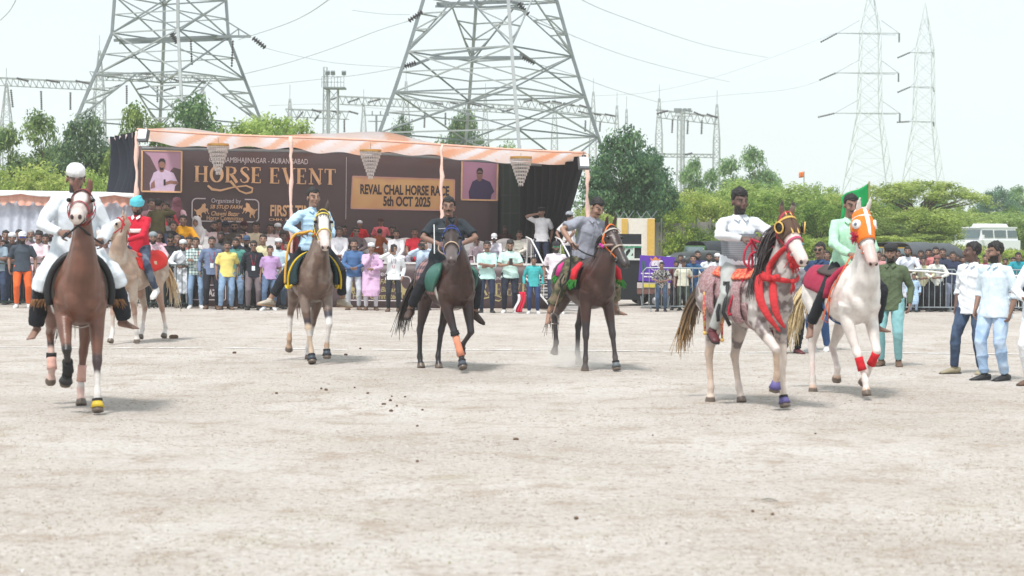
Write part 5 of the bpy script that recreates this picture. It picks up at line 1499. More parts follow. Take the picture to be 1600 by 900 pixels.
# canopy: striped cloth sagging between the front pipe and the back
STRIPE = bpy.data.materials.new('striped_canopy_cloth'); STRIPE.use_nodes = True
N, L = STRIPE.node_tree.nodes, STRIPE.node_tree.links
at = N.new('ShaderNodeAttribute'); at.attribute_name = 'Col'; bs = N['Principled BSDF']; bs.inputs['Roughness'].default_value = .8; L.new(at.outputs['Color'], bs.inputs['Base Color'])
tr = N.new('ShaderNodeBsdfTranslucent'); L.new(at.outputs['Color'], tr.inputs['Color']); ms = N.new('ShaderNodeMixShader'); ms.inputs[0].default_value = .72
L.new(bs.outputs[0], ms.inputs[1]); L.new(tr.outputs[0], ms.inputs[2]); L.new(ms.outputs[0], N['Material Output'].inputs['Surface'])
OR_, WH_, PE_ = np.array((.86, .56, .41)), np.array((.87, .85, .86)), np.array((.87, .77, .73))
def colour_stripes(me, u, v, n=26, skew=1.4):
    s = (u * n + v * skew) % 2.0; k = smoothstep(.92, 1.0, s) * (1 - smoothstep(1.92, 2.0, s))
    third = (np.floor(u * n / 2 + v * skew / 2) % 3 == 1)
    c = OR_ * (1 - k[:, None]) + WH_ * k[:, None]; c = np.where(third[:, None] & (k[:, None] < .5), PE_, c)
    setcol(me, c)
def sheet(fn, nu, nv, name, n=26, skew=1.4, parent=stage, thick=0):
    mb = MB(); mb.grid(fn, nu, nv); me = mb.mesh(name, [STRIPE], True)
    vv, uu = np.meshgrid(np.linspace(0, 1, nv + 1), np.linspace(0, 1, nu + 1), indexing='ij')
    colour_stripes(me, uu.ravel(), vv.ravel(), n, skew)
    return obj(name, me, parent, M=Matrix.Translation(-S0))
FT = lambda u: W(214 + (915 - 214) * u, 202 + (238 - 202) * u + 3 * math.sin(u * 9) * .5, 47.2 + .3 * u)
def sag(u): return (math.sin(math.pi * ((u * 9) % 1)) ** 2)
# the front fall seen from the field: from the front pipe down to the scalloped inner edge
def fall(u, v):
    p = FT(u); wob = .06 * math.sin(u * 61) + .05 * math.sin(u * 23 + 1)
    return p + V(0, 1.5 * v, 0) + V(0, 0, -(.23 + .05 * sag(u) + .03 * math.sin(u * 17)) * v + .10 * math.sin(v * 3.14) * (1 + math.sin(u * 40)) * .5 + wob * v * .3)
sheet(fall, 220, 10, 'canopy_ceiling', 30, 2.2)
# the roof proper rising slightly behind the front pipe
def roof(u, v):
    p = FT(u); hump = .30 * math.exp(-((u - .52) / .13) ** 2) + .18 * math.exp(-((u - .09) / .10) ** 2) + .10 * math.exp(-((u - .34) / .08) ** 2)
    return p + V(0, 5.0 * v, (hump + .03) * math.sin(min(v * 2.2, 1) * math.pi / 2) - .05 * max(0, v - .3) + .03 * math.sin(u * 37) * v)
sheet(roof, 120, 12, 'canopy_roof', 18, .8)
mb = MB(); mb.tube([FT(i / 40) - S0 for i in range(41)], .028, n=6); build(mb, 'front_pipe', cloth('peach_cloth', (.74, .40, .30)), stage, True)
mb = MB(); mb.tube([W(222, 232, 48.8) - S0, W(560, 238, 49.4) - S0, W(905, 262, 50) - S0], .04, n=6); build(mb, 'cross_pipe', STEEL_D, stage)
PEACH = cloth('pale_peach_cloth', (.80, .54, .46), bscale=10)
for i, (x, yt, yb, D) in enumerate([(213, 205, 480, 47.2), (455, 213, 482, 47.3), (690, 226, 482, 47.4), (918, 240, 486, 47.5)]):
    a, b = W(x, yt, D), W(x, yb, D); b.z = 0; mb = MB(); rs = random.Random(i); n = 26; pts, rr = [], []
    for k in range(n + 1):
        t = k / n; pts.append(a.lerp(b, t) - S0 + V(rs.uniform(-.02, .02), rs.uniform(-.02, .02), 0)); rr.append(.030 + .034 * abs(math.sin(t * 13 + i)) ** 3 * rs.uniform(.5, 1.3))
    mb.tube(pts, rr, n=9); build(mb, 'wrapped_pole', PEACH, stage, True)
# side and rear curtains
def curtain(P, nfold, name, m, depth=.10, bulge=0.0, nu=90, nv=16, tw=0.0):
    """P: top-left, top-right, bottom-left, bottom-right"""
    tl, trt, bl, br = P; mb = MB(); nrm = (trt - tl).cross(bl - tl).normalized()
    def f(u, v):
        p = tl.lerp(trt, u).lerp(bl.lerp(br, u), v)
        return p - S0 + nrm * (depth * math.sin(u * nfold * 2 * math.pi + 1.2 * math.sin(v * 2 + u * 5)) + bulge * math.sin(v * math.pi) * math.sin(u * math.pi))
    mb.grid(f, nu, nv); return build(mb, name, m, stage, True)
NAVY = cloth('dark_navy_cloth', (.014, .018, .030), bump=.2); BLACK = cloth('black_curtain_cloth', (.010, .009, .011), bump=.2)
curtain((W(172, 215, 49.5), W(213, 206, 47.3), W(166, 300, 49.5), W(211, 302, 47.3)), 5, 'side_curtain', NAVY, .09, .2)
mb = MB()
mb.grid(lambda u, v: W(170 + 44 * u, 217 - 11 * u + 5 * v + (3 * v * math.sin(u * 25)), 49.6 - 2.3 * u) - S0, 40, 3, thick=.01); build(mb, 'curtain_frill', cloth('pale_frill_cloth', (.62, .50, .50)), stage, True)
curtain((W(782, 246, 52.0), W(850, 246, 52.0), W(782, 420, 52.0), W(850, 420, 52.0)), 3, 'rear_mesh', cloth('green_black_mesh', (.022, .034, .026), bump=.1), .03)
for k, x in enumerate((786, 797, 815)): bar_obj('rear_bar', W(x, 246, 51.8) - S0, W(x, 400, 51.8) - S0, .03, stage, UBK)
for y in (305, 333): bar_obj('rear_bar', W(782, y, 51.8) - S0, W(820, y, 51.8) - S0, .03, stage, UBK)
curtain((W(812, 244, 51.0), W(917, 242, 48.2), W(812, 420, 51.0), W(862, 420, 48.6)), 9, 'rear_curtain', BLACK, .12, .15, 140)
mb = MB(); mb.grid(lambda u, v: (W(214, 222, 52.8).x + (W(848, 250, 52.8).x - W(214, 222, 52.8).x) * u - S0.x, 52.9 - S0.y, 4.2 - 4.1 * v), 4, 4, thick=.02); build(mb, 'back_sheet', BLACK, stage)
# floodlights at both ends
for (x, y, D, m_) in ((224, 212, 46.9, 0), (912, 255, 47.0, 0)):
    c = W(x, y, D) - S0; mb = MB(); rot = Matrix.Rotation(R(-20 if x < 500 else 15), 3, 'Z') @ Matrix.Rotation(R(-18), 3, 'X')
    mb.box(c, (.26, .12, .30), rot=rot); mb.bar(c + V(0, .05, .16), c + V(0, .1, .28), .02); o_ = build(mb, 'floodlight', mat('dark_lamp_case', (.10, .11, .12), .5, .1), stage)
    mb = MB(); mb.box(c + rot @ V(0, -.065, .02), (.23, .012, .24), rot=rot); build(mb, 'lamp_glass', mat('pale_lamp_glass', (.72, .74, .76), .2, 0), o_)
# chandeliers: tiers of hanging crystal drops
CRY = mat('crystal_drops', (.74, .66, .62), .15, .3, 30, spec=.8)
for nm, x, yt, yb, D, wp in (('left one of the three tiered crystal chandeliers', 341, 227, 272, 47.9, 33), ('middle one of the three tiered crystal chandeliers', 579, 236, 279, 48.0, 33), ('right one of the three tiered crystal chandeliers', 814, 247, 290, 48.1, 34)):
    c = W(x, yt, D); k = D / FPX; H_ = (yb - yt) * k; ch = empty('chandelier', nm, 'chandelier', loc=c, group='chandeliers hanging from the canopy front')
    mb = MB(); mb.tube([(0, 0, .04), (0, 0, -.02)], [wp / 2 * k * 1.02] * 2, n=20); build(mb, 'brass_rim', mat('brass', (.70, .42, .12), .35, .1, metal=.6), ch, True)
    mb = MB(); mb.bar((0, 0, .03), (0, 0, .32), .006); build(mb, 'hanging_wire', STEEL_D, ch)
    nt = 8
    for i in range(nt):
        r = wp / 2 * k * (1 - i / nt * .92); z0 = -.02 - H_ * i / nt; hh = H_ / nt * .92; n = max(4, int(r * 2 * math.pi / .045)); mb = MB()
        for j in range(n):
            a = 2 * math.pi * j / n; mb.tube([(r * math.cos(a), r * math.sin(a), z0), (r * math.cos(a), r * math.sin(a), z0 - hh)], [.014, .009], n=4)
        mb.tube([(0, 0, z0), (0, 0, z0 - hh * .5)], [r * .9] * 2, n=12)
        tag(build(mb, 'crystal_tier', CRY, ch), kind='stuff')
# stairs at the right end with white curved rails
st = empty('stairs', 'white steel stairs with curved handrails at the right end of the stage', 'stairs', loc=ground(856, 46.8), rz=R(24)); WS_ = mat('white_painted_steel', (.66, .66, .66), .45, .1)
for i in range(6):
    z = FL - i * .145 - .04; mb = MB(); mb.box((.18, -.28 * i + .65, z), (.78, .26, .035)); build(mb, 'tread', mat('tread_plate', (.42, .40, .40), .6, .15), st)
    mb = MB(); mb.bar((-.2, -.28 * i + .52, z - .06), (.56, -.28 * i + .52, z - .06), .012); build(mb, 'riser_bar', WS_, st)
for sx in (-.22, .58):
    mb = MB(); pts = [V(sx, .8, FL + .92), V(sx, .5, FL + .86), V(sx, .1, FL + .55), V(sx, -.35, FL + .16), V(sx, -.8, .75), V(sx, -1.0, .4), V(sx, -1.02, 0)]; mb.tube(pts, .02, n=8); build(mb, 'handrail', WS_, st, True)
    mb = MB(); mb.bar((sx, .8, FL - .1), (sx, -.85, .02), .022); build(mb, 'stringer', WS_, st)
    for i in range(7):
        y = .75 - .25 * i; zt_ = FL + .9 - .16 * i - (.0 if i < 2 else .08 * (i - 1)); mb = MB(); mb.bar((sx, y, FL - .05 - .13 * i), (sx, y, max(zt_, .3)), .010); build(mb, 'baluster', WS_, st)

# white cloth screen wall with peach valance left of the stage
SW = empty('screen_wall', 'white cloth screen wall with a gathered peach valance left of the stage', 'screen', loc=ground(60, 50.5)); o0 = ground(60, 50.5)
mb = MB(); mb.grid(lambda u, v: (W(-40 + 256 * u, 300 + 4 * u, 50.5) * 1.0).lerp(ground(-40 + 256 * u, 50.5), v) - o0 + V(0, .03 * math.sin(u * 90 + 2 * math.sin(v * 3 + u * 20)), 0), 220, 8); build(mb, 'cloth_wall', cloth('white_satin_cloth', (.55, .58, .66), bump=.1, rough=.6), SW, True)
mb = MB()
mb.grid(lambda u, v: W(-40 + 256 * u, 299 + 4 * u, 50.35) - o0 + V(0, -.05 * abs(math.sin(u * 60)) * v, -(.22 + .14 * abs(math.sin(u * 26 + .6 * math.sin(u * 70)))) * v), 260, 5); build(mb, 'valance', cloth('peach_valance_cloth', (.74, .40, .31)), SW, True)
mb = MB(); mb.grid(lambda u, v: W(-40 + 256 * u, 297 + 4 * u, 50.3) - o0 + V(0, -.06 * v, -(.08 + .07 * abs(math.sin(u * 11))) * v), 200, 3, thick=.01); build(mb, 'valance_trim', cloth('white_collar', (.8, .78, .76)), SW, True)
mb = MB(); mb.tube([W(-40, 298, 50.5) - o0, W(216, 302, 50.5) - o0], .03); build(mb, 'top_pipe', STEEL_D, SW)

# ------------------------------------------------------------------ barriers
def barrier(x, y, rz, wid, label, m, hgt=1.05, nb=11):
    r = empty('barrier', label, 'barrier', loc=(x, y, 0), rz=rz, group='crowd control barriers')
    mb = MB(); h = wid / 2
    mb.tube([(-h, 0, .12), (-h, 0, hgt - .08), (-h + .08, 0, hgt), (h - .08, 0, hgt), (h, 0, hgt - .08), (h, 0, .12), (-h, 0, .12)], .019, n=6); build(mb, 'frame', m, r, True)
    bm = MB(); bm.bar((0, 0, .12), (0, 0, hgt), .0095, n=6); me = bm.mesh('bar', [m])
    for i in range(nb): obj('bar', me, r, M=Matrix.Translation((-h + wid * (i + 1) / (nb + 1), 0, 0)))
    for s in (-1, 1):
        mb = MB(); mb.tube([(s * h * .8, -.28, .0), (s * h * .8, -.24, .04), (s * h * .8, .24, .04), (s * h * .8, .28, 0)], .017, n=6); mb.bar((s * h * .8, 0, .04), (s * h * .8, 0, .14), .017); build(mb, 'foot', m, r, True)
    return r
GRN = mat('dark_green_painted_steel', (.012, .028, .024), .5, .1); SIL = mat('silver_painted_steel', (.30, .34, .36), .4, .15, metal=.3)
for i, (px, D, w_, m_, lb) in enumerate([(18, 46.6, 2.1, GRN, 'dark barrier at the left edge in front of the man in orange trousers'), (115, 46.6, 1.9, GRN, 'dark barrier mostly hidden behind the bay horse'),
    (207, 46.4, 1.4, GRN, 'dark barrier behind the pale roan horse'), (262, 46.2, .98, GRN, 'dark green barrier the man with the phone leans beside'),
    (1068, 46.6, 1.95, SIL, 'silver barrier left of the flecked horse tail'), (1165, 46.9, 1.9, SIL, 'silver barrier hidden behind the flecked horse'), (1290, 47.0, 1.9, SIL, 'silver barrier between the two right hand horses'),
    (1448, 47.2, 1.55, SIL, 'silver barrier in front of the right hand crowd'), (1575, 47.6, 1.6, SIL, 'silver barrier at the right edge behind the two standing men')]):
    g = ground(px, D); barrier(g.x, g.y, R((-4, 3, 2, -2, -3, 2, 1, 3, -2)[i]), w_, lb, m_, nb=max(5, int(w_ * 6.5)))
mb = MB(); pr_ = [W(1395, 421, 46.4), W(1450, 424, 46.3), W(1500, 429, 46.3), W(1560, 431, 46.4), W(1620, 431, 46.4)]; mb.tube([p - pr_[0] for p in pr_], .018, n=6)
tag(build(mb, 'rope', cloth('white_rope', (.7, .7, .7)), M=Matrix.Translation(pr_[0])), 'white rope strung along the barriers at the right', 'rope')

# ------------------------------------------------------------------ chairs on the stage
def chair_parts():
    WP = mat('white_plastic', (.70, .68, .68), .35, .04)
    out = []
    mb = MB(); mb.grid(lambda u, v: (-.22 + .44 * u, -.22 + .42 * v, .42 + .012 * math.cos(u * 6.3) - .01 * v), 6, 4, thick=-.02); out.append(('seat', mb.mesh('seat', [WP], True), None))
    mb = MB(); mb.grid(lambda u, v: (-.22 + .44 * u + 0, .20 + .10 * v - .03 * math.cos((u - .5) * 3), .44 + .44 * v - .05 * (2 * u - 1) ** 2 * v), 8, 5, thick=.02); out.append(('backrest', mb.mesh('backrest', [WP], True), None))
    for s in (-1, 1):
        mb = MB(); mb.tube([(s * .24, .24, .64), (s * .26, .0, .64), (s * .25, -.20, .62)], [(.025, .012)] * 3, n=6); out.append(('armrest', mb.mesh('armrest', [WP], True), None))
        for y in (-.20, .20):
            mb = MB(); mb.bar((s * .21, y, .42 if y < 0 else .64), (s * .25, y * 1.15, 0), .022, n=6); out.append(('leg', mb.mesh('leg', [WP], True), None))
    return out
CHP = chair_parts()
def chair(px, D, label, z=FL, rz=0.0):
    g = ground(px, D); r = empty('plastic_chair', label, 'chair', loc=(g.x, g.y, z), rz=rz, group='white plastic chairs on the stage')
    for n_, me, _ in CHP: obj(n_, me, r)

# ------------------------------------------------------------------ structures, cart and vehicles right of the stage
YW = mat('yellow_paint', (.62, .40, .09), .7, .1); CW = mat('cream_paint', (.72, .68, .60), .8, .06)
g = ground(993, 56); gt = empty('gatepost_wall', 'cream wall with yellow pilasters and wire brackets on top', 'wall', loc=g); k = 56 / FPX; zt = W(993, 341, 56).z
mb = MB(); mb.box((0, 0, zt / 2), (58 * k, .35, zt)); build(mb, 'wall', CW, gt)
for dx, w_ in ((-18, 9), (23, 11)): mb = MB(); mb.box((dx * k, -.2, zt / 2 - .01), (w_ * k, .12, zt - .02)); build(mb, 'pilaster', YW, gt)
for dx in (-26, -12, 8, 24):
    mb = MB(); mb.bar((dx * k, 0, zt), (dx * k - .12, 0, zt + .2), .014); mb.bar((dx * k, 0, zt), (dx * k + .16, 0, zt + .22), .014); build(mb, 'wire_bracket', STEEL_D, gt)
g = ground(1095, 70); bwall = empty('boundary_wall', 'weathered grey boundary wall half hidden by bushes', 'wall', loc=g); k = 70 / FPX; zt = W(1095, 348, 70).z
for i in range(9): mb = MB(); mb.box(((-72 + 19 * i) * k, 0, zt / 2 + .03 * math.sin(i * 2)), (18.6 * k, .2, zt)); build(mb, 'wall_panel', mat('mossy_grey_concrete', (.20, .19, .17), .9, .3, 1.5), bwall)
for i in range(10): mb = MB(); mb.box(((-81.5 + 19 * i) * k, -.02, zt / 2 + .1), (2.4 * k, .3, zt + .1)); build(mb, 'wall_post', mat('mossy_grey_concrete', (.20, .19, .17), .9, .3, 1.5), bwall)
# score cabinet
g = ground(981, 50); sc = empty('score_cabinet', 'tall black cabinet with a green and white number frame behind the grey polo rider', 'cabinet', loc=g); k = 50 / FPX
BLK_P = mat('black_paint', (.014, .017, .020), .5, .15)
mb = MB(); mb.box((0, .2, W(981, 417, 50).z), (42 * k, .4, W(981, 365, 50).z - W(981, 468, 50).z)); build(mb, 'cabinet_body', BLK_P, sc)
for y, c_ in ((383, (.65, .66, .62)), (405, (.65, .66, .62)), (386, (.03, .30, .14))):
    mb = MB(); mb.box((.02, -.03, W(981, y, 50).z), (40 * k, .04, .05 if y != 386 else .03)); build(mb, 'frame_bar', mat('frame_paint', c_, .5, .05), sc)
mb = MB(); mb.box((9 * k, -.03, W(981, 395, 50).z), (.035, .04, 17 * k)); build(mb, 'frame_bar', mat('frame_paint', (.65, .66, .62), .5, .05), sc)
for s_, dx in (('1', -12), ('2', -3)):
    me = text_mesh(s_, .42, .02, 'digit'); o_ = obj('digit', me, sc, M=Matrix.Translation((dx * k, -.02, W(981, 403, 50).z)) @ Matrix.Rotation(R(90), 4, 'X'), mats=mat('digit_paint', (.55, .68, .60), .5, 0))
for dx in (-19, 19): mb = MB(); mb.box((dx * k, .2, .12), (.06, .35, .25)); build(mb, 'leg', BLK_P, sc)
# cart with purple board
g = ground(1024, 48.6); ct = empty('handcart', 'vending cart with a tilted purple advertising board', 'cart', loc=g, rz=R(-4)); k = 48.6 / FPX; zz = lambda y: W(1024, y, 48.6).z
PU = mat('purple_print', (.11, .035, .36), .45, .10, 2)
mb = MB(); bm_ = Matrix.Rotation(R(-4), 3, 'Y'); cx, cz = 2 * k, zz(420); mb.box((cx, -.25, cz), (54 * k, .04, 40 * k), rot=Matrix.Rotation(R(3), 3, 'Y')); bd = build(mb, 'advert_board', PU, ct)
def on_board(mb, pts, y0, y1): mb.prism([(cx + a * k, cz + b * k) for a, b in pts], y0, y1)
mb = MB(); n_ = 22
for i in range(n_):
    a, b = 2 * math.pi * i / n_, 2 * math.pi * (i + 1) / n_
    on_board(mb, [(-2 + 9 * math.cos(a), 6 + 9 * math.sin(a)), (-2 + 9 * math.cos(b), 6 + 9 * math.sin(b)), (-2 + 7.6 * math.cos(b), 6 + 7.6 * math.sin(b)), (-2 + 7.6 * math.cos(a), 6 + 7.6 * math.sin(a))], -.285, -.275)
build(mb, 'emblem_ring', mat('lilac_print', (.50, .38, .62), .5, 0), bd)
mb = MB(); on_board(mb, [(-9, 13), (-10, 18), (-6, 15), (-2, 20), (2, 15), (6, 18), (5, 13)], -.287, -.277); build(mb, 'emblem_crown', mat('orange_print', (.60, .22, .05), .5, 0), bd)
mb = MB()
for x_, z_, w_ in ((-24, -8, 5), (-18, -8, 8), (-9, -8, 4), (-4, -8, 7), (4, -8, 6), (-20, -13, 6), (-13, -13, 9), (-3, -13, 5)): on_board(mb, [(x_, z_), (x_ + w_, z_), (x_ + w_, z_ + 2), (x_, z_ + 2)], -.285, -.278)
tag(build(mb, 'small_print', mat('pale_print', (.70, .64, .72), .5, 0), bd), kind='stuff')
for s_, x0, z0, sz, bo in (('GS', -7.5, 3, .22, .025),):
    obj('lettering', text_mesh(s_, sz, bo), bd, M=Matrix.Translation((cx + x0 * k, -.285, cz + z0 * k)) @ Matrix.Rotation(R(90), 4, 'X'), mats=mat('pale_print', (.70, .64, .72), .5, 0))
for dx in (-22, -18):
    mb = MB(); on_board(mb, [(dx - 1.6, -4), (dx + 1.6, -4), (dx + 1.6, 10), (dx + .8, 13), (dx - .8, 13), (dx - 1.6, 10)], -.29, -.277); build(mb, 'bottle_print', mat('bottle_print', (.05, .09, .14), .4, 0), bd)
mb = MB(); mb.box((cx, -.27, cz + 1 * k), (16 * k, .01, 22 * k)) if False else None
for y, c_, hh in ((446, (.50, .42, .38), 8), (455, (.16, .08, .065), 8)):
    mb = MB(); mb.box((0, -.05, zz(y)), (56 * k, .55, hh * k)); build(mb, 'cart_body', mat('cart_paint', c_, .6, .15), ct)
mb = MB(); mb.box((-8 * k, -.34, zz(446)), (22 * k, .02, 5 * k)); build(mb, 'yellow_plate', mat('yellow_plate', (.60, .50, .06), .5, .05), ct)
TY = mat('tyre_rubber', (.020, .020, .021), .8, .1)
def wheel(parent, c, r, w=.10, axis='X', hub=(.35, .36, .38)):
    mb = MB(); ax = V(1, 0, 0) if axis == 'X' else V(0, 1, 0); c = Vector(c)
    mb.tube([c - ax * w / 2, c - ax * w * .45, c + ax * w * .45, c + ax * w / 2], [r * .86, r, r, r * .86], n=24); o = build(mb, 'wheel', TY, parent, True)
    mb = MB(); mb.tube([c - ax * (w / 2 + .012), c + ax * (w / 2 + .012)], [r * .5, r * .5], n=16); mb.tube([c - ax * (w / 2 + .03), c + ax * (w / 2 + .03)], [r * .18] * 2, n=10); build(mb, 'hub', mat('hub_metal', hub, .4, .1, metal=.6), o, True)
for wx, wy in ((-6 * k * 0 + .02, -.42), (.02, .36)): wheel(ct, (wx, wy, .20), .20, .09, 'Y')
mb = MB()
for sx in (-22, 22): mb.bar((sx * k, -.3, zz(462)), (sx * k * .9, -.3, .0), .018)
build(mb, 'prop_legs', STEEL_D, ct)

def autorickshaw(px, D, rz, label, hoodc=(.022, .028, .034), bodyc=(.10, .22, .08), z=0.0):
    g = ground(px, D); r = empty('auto_rickshaw', label, 'auto rickshaw', loc=(g.x, g.y, z), rz=rz, group='three wheelers parked behind the crowd')
    HM = mat('canvas_hood', hoodc, .75, .12, 3, bump=.3, bscale=8); BM = mat('rickshaw_paint', bodyc, .45, .08)
    mb = MB()      # hood: arched canvas over the cabin, front at -y
    def hood(u, v):
        a = (u - .5) * math.pi; y = -1.0 + 2.2 * v
        w, h = .66, .42 * (1 - .25 * max(0, v - .75) * 4 * .5)
        return (math.copysign(abs(math.sin(a)) ** .6, math.sin(a)) * w, y, 1.28 + h * abs(math.cos(a)) ** .7 - .02 * math.sin(v * 12) - (.35 * max(0, v - .85) * 4) * .6)
    mb.grid(hood, 20, 12, thick=.02); build(mb, 'hood', HM, r, True)
    mb = MB(); mb.grid(lambda u, v: (-.66 + 1.32 * u, 1.2 + .10 * math.sin(v * 3), 1.45 - .85 * v), 6, 6, thick=.02); build(mb, 'rear_canvas', HM, r, True)
    mb = MB(); mb.box((0, .55, .62), (1.30, 1.25, .42), taper=.94); mb.box((0, -.35, .38), (1.22, 1.0, .10)); mb.box((0, -.92, .62), (.95, .18, .62), taper=.75); mb.tube([(0, -.98, .86), (0, -1.16, .66), (0, -1.16, .46)], [(.40, .10), (.42, .14), (.30, .10)], n=12); build(mb, 'body', BM, r)
    mb = MB(); mb.grid(lambda u, v: (-.52 + 1.04 * u, -1.02 - .10 * v, 1.52 - .58 * v), 4, 3, thick=.01); build(mb, 'windscreen', mat('windscreen_glass', (.10, .14, .15), .12, .1), r, True)
    mb = MB()
    for s in (-1, 1): mb.bar((s * .55, -1.0, 1.55), (s * .56, -1.1, .8), .022)
    mb.bar((-.55, -1.0, 1.54), (.55, -1.0, 1.54), .022); build(mb, 'windscreen_frame', BM, r)
    mb = MB(); mb.box((0, .35, .92), (1.1, .45, .12)); mb.box((0, .62, 1.12), (1.1, .12, .42)); build(mb, 'seat', mat('seat_vinyl', (.06, .02, .02), .5, .1), r)
    wheel(r, (0, -1.1, .24), .24, .10); wheel(r, (-.55, .65, .24), .24, .10); wheel(r, (.55, .65, .24), .24, .10)
    mb = MB(); mb.tube([(0, -1.30, .70), (0, -1.33, .70)], [.09, .085], n=12); build(mb, 'headlight', mat('headlight_glass', (.7, .7, .68), .15, 0), r, True)
    return r
autorickshaw(1128, 60, R(-62), 'three wheeler with black canvas hood left of the white shirted rider')
autorickshaw(1440, 58, R(-58), 'three wheeler with a long grey canvas hood behind the right hand crowd', (.075, .085, .095), (.50, .30, .03))
autorickshaw(1400, 61, R(-30), 'second three wheeler partly hidden by the grey hooded one', (.03, .035, .04), (.48, .30, .04))
def jeep(px, D, rz, label, z, paint=(.74, .76, .78)):
    g = ground(px, D); r = empty('jeep', label, 'car', loc=(g.x, g.y, z), rz=rz); M_ = mat('white_car_paint', paint, .3, .04); GL = mat('car_glass', (.12, .16, .17), .1, .1)
    mb = MB(); mb.box((0, .55, .95), (1.72, 2.9, .62)); mb.box((0, -1.45, .93), (1.50, 1.3, .50), taper=.94); mb.box((0, -2.12, .78), (1.55, .10, .42)); build(mb, 'body', M_, r)
    mb = MB(); mb.box((0, .62, 1.56), (1.60, 2.55, .62), taper=.90); mb.box((0, .62, 1.90), (1.50, 2.5, .07)); build(mb, 'cabin', M_, r)
    mb = MB(); mb.box((0, .7, 2.02), (1.1, 1.5, .16), taper=.9); build(mb, 'roof_load', mat('pale_roof_load', (.66, .68, .70), .6, .1), r)
    mb = MB(); mb.box((0, -.665, 1.56), (1.36, .03, .42), rot=Matrix.Rotation(R(-12), 3, 'X')); build(mb, 'windscreen', GL, r)
    for s in (-1, 1):
        for y, w_ in ((-.18, .72), (.68, .78), (1.50, .62)):
            mb = MB(); mb.box((s * .775, y, 1.58), (.03, w_, .38), rot=Matrix.Rotation(R(-s * 7), 3, 'Y')); build(mb, 'side_window', GL, r)
        mb = MB(); mb.box((s * .80, -1.5, .82), (.28, 1.1, .22)); build(mb, 'wing', M_, r)
        mb = MB(); mb.tube([(s * .55, -2.16, .92), (s * .55, -2.20, .92)], [.11, .10], n=12); build(mb, 'headlight', mat('headlight_glass', (.7, .7, .68), .15, 0), r, True)
        mb = MB(); mb.box((s * .98, -.7, 1.42), (.16, .06, .22)); build(mb, 'mirror', M_, r)
        wheel(r, (s * .78, -1.5, .38), .38, .22); wheel(r, (s * .78, 1.35, .38), .38, .22)
    mb = MB(); mb.box((0, -2.24, .55), (1.6, .10, .14)); build(mb, 'bumper', mat('dark_bumper', (.05, .05, .05), .6, .1), r)
    wheel(r, (0, 2.12, 1.15), .34, .18, 'Y')
    return r
jz = 1.75 + (377 - 357) * 98 / FPX - 1.85
jeep(1530, 98, R(-60), 'white jeep with a loaded roof parked on the grassy rise', jz)
# dark saloon behind the fence left of the flecked horse
g = ground(1082, 51.5); r = empty('parked_car', 'dark car with pale windscreen behind the silver barrier', 'car', loc=g, rz=R(-70)); M_ = mat('dark_car_paint', (.02, .022, .024), .3, .1)
mb = MB(); mb.tube([(0, -1.9, .55), (0, -1.75, .62), (0, -.9, .70), (0, 0, .72), (0, 1.2, .72), (0, 1.8, .66), (0, 1.95, .6)], [(.60, .22), (.74, .30), (.80, .36), (.82, .38), (.82, .38), (.76, .32), (.6, .22)], n=16, up=V(0, 0, 1), pw=4); build(mb, 'body', M_, r, True)
mb = MB(); mb.tube([(0, -.85, 1.0), (0, -.3, 1.2), (0, .5, 1.24), (0, 1.2, 1.12), (0, 1.5, 1.0)], [(.66, .06), (.66, .20), (.66, .22), (.64, .16), (.60, .05)], n=16, up=V(0, 0, 1), pw=4); build(mb, 'cabin', mat('roof_dark', (.03, .035, .035), .5, .1), r, True)
mb = MB(); mb.box((0, -.64, 1.16), (1.15, .03, .42), rot=Matrix.Rotation(R(-52), 3, 'X')); build(mb, 'windscreen', mat('pale_glass', (.35, .42, .44), .12, .1), r)
for s in (-1, 1):
    wheel(r, (s * .72, -1.2, .30), .30, .18); wheel(r, (s * .72, 1.2, .30), .30, .18)
# orange pennant far beyond the trees
o_ = W(1255, 292, 110); e_ = empty('pennant', 'tiny orange pennant on a pole above the far bushes', 'flag', loc=ground(1255, 110)); zt = W(1255, 268, 110).z
mb = MB(); mb.bar((0, 0, 0), (0, 0, zt), .03); build(mb, 'pole', STEEL_D, e_)
mb = MB(); mb.grid(lambda u, v: (-.3 * u, .05 * math.sin(u * 6), zt - .32 * v - .05 * u), 6, 4, thick=.01); build(mb, 'cloth', cloth('orange_flag_cloth', (.75, .20, .05)), e_, True)
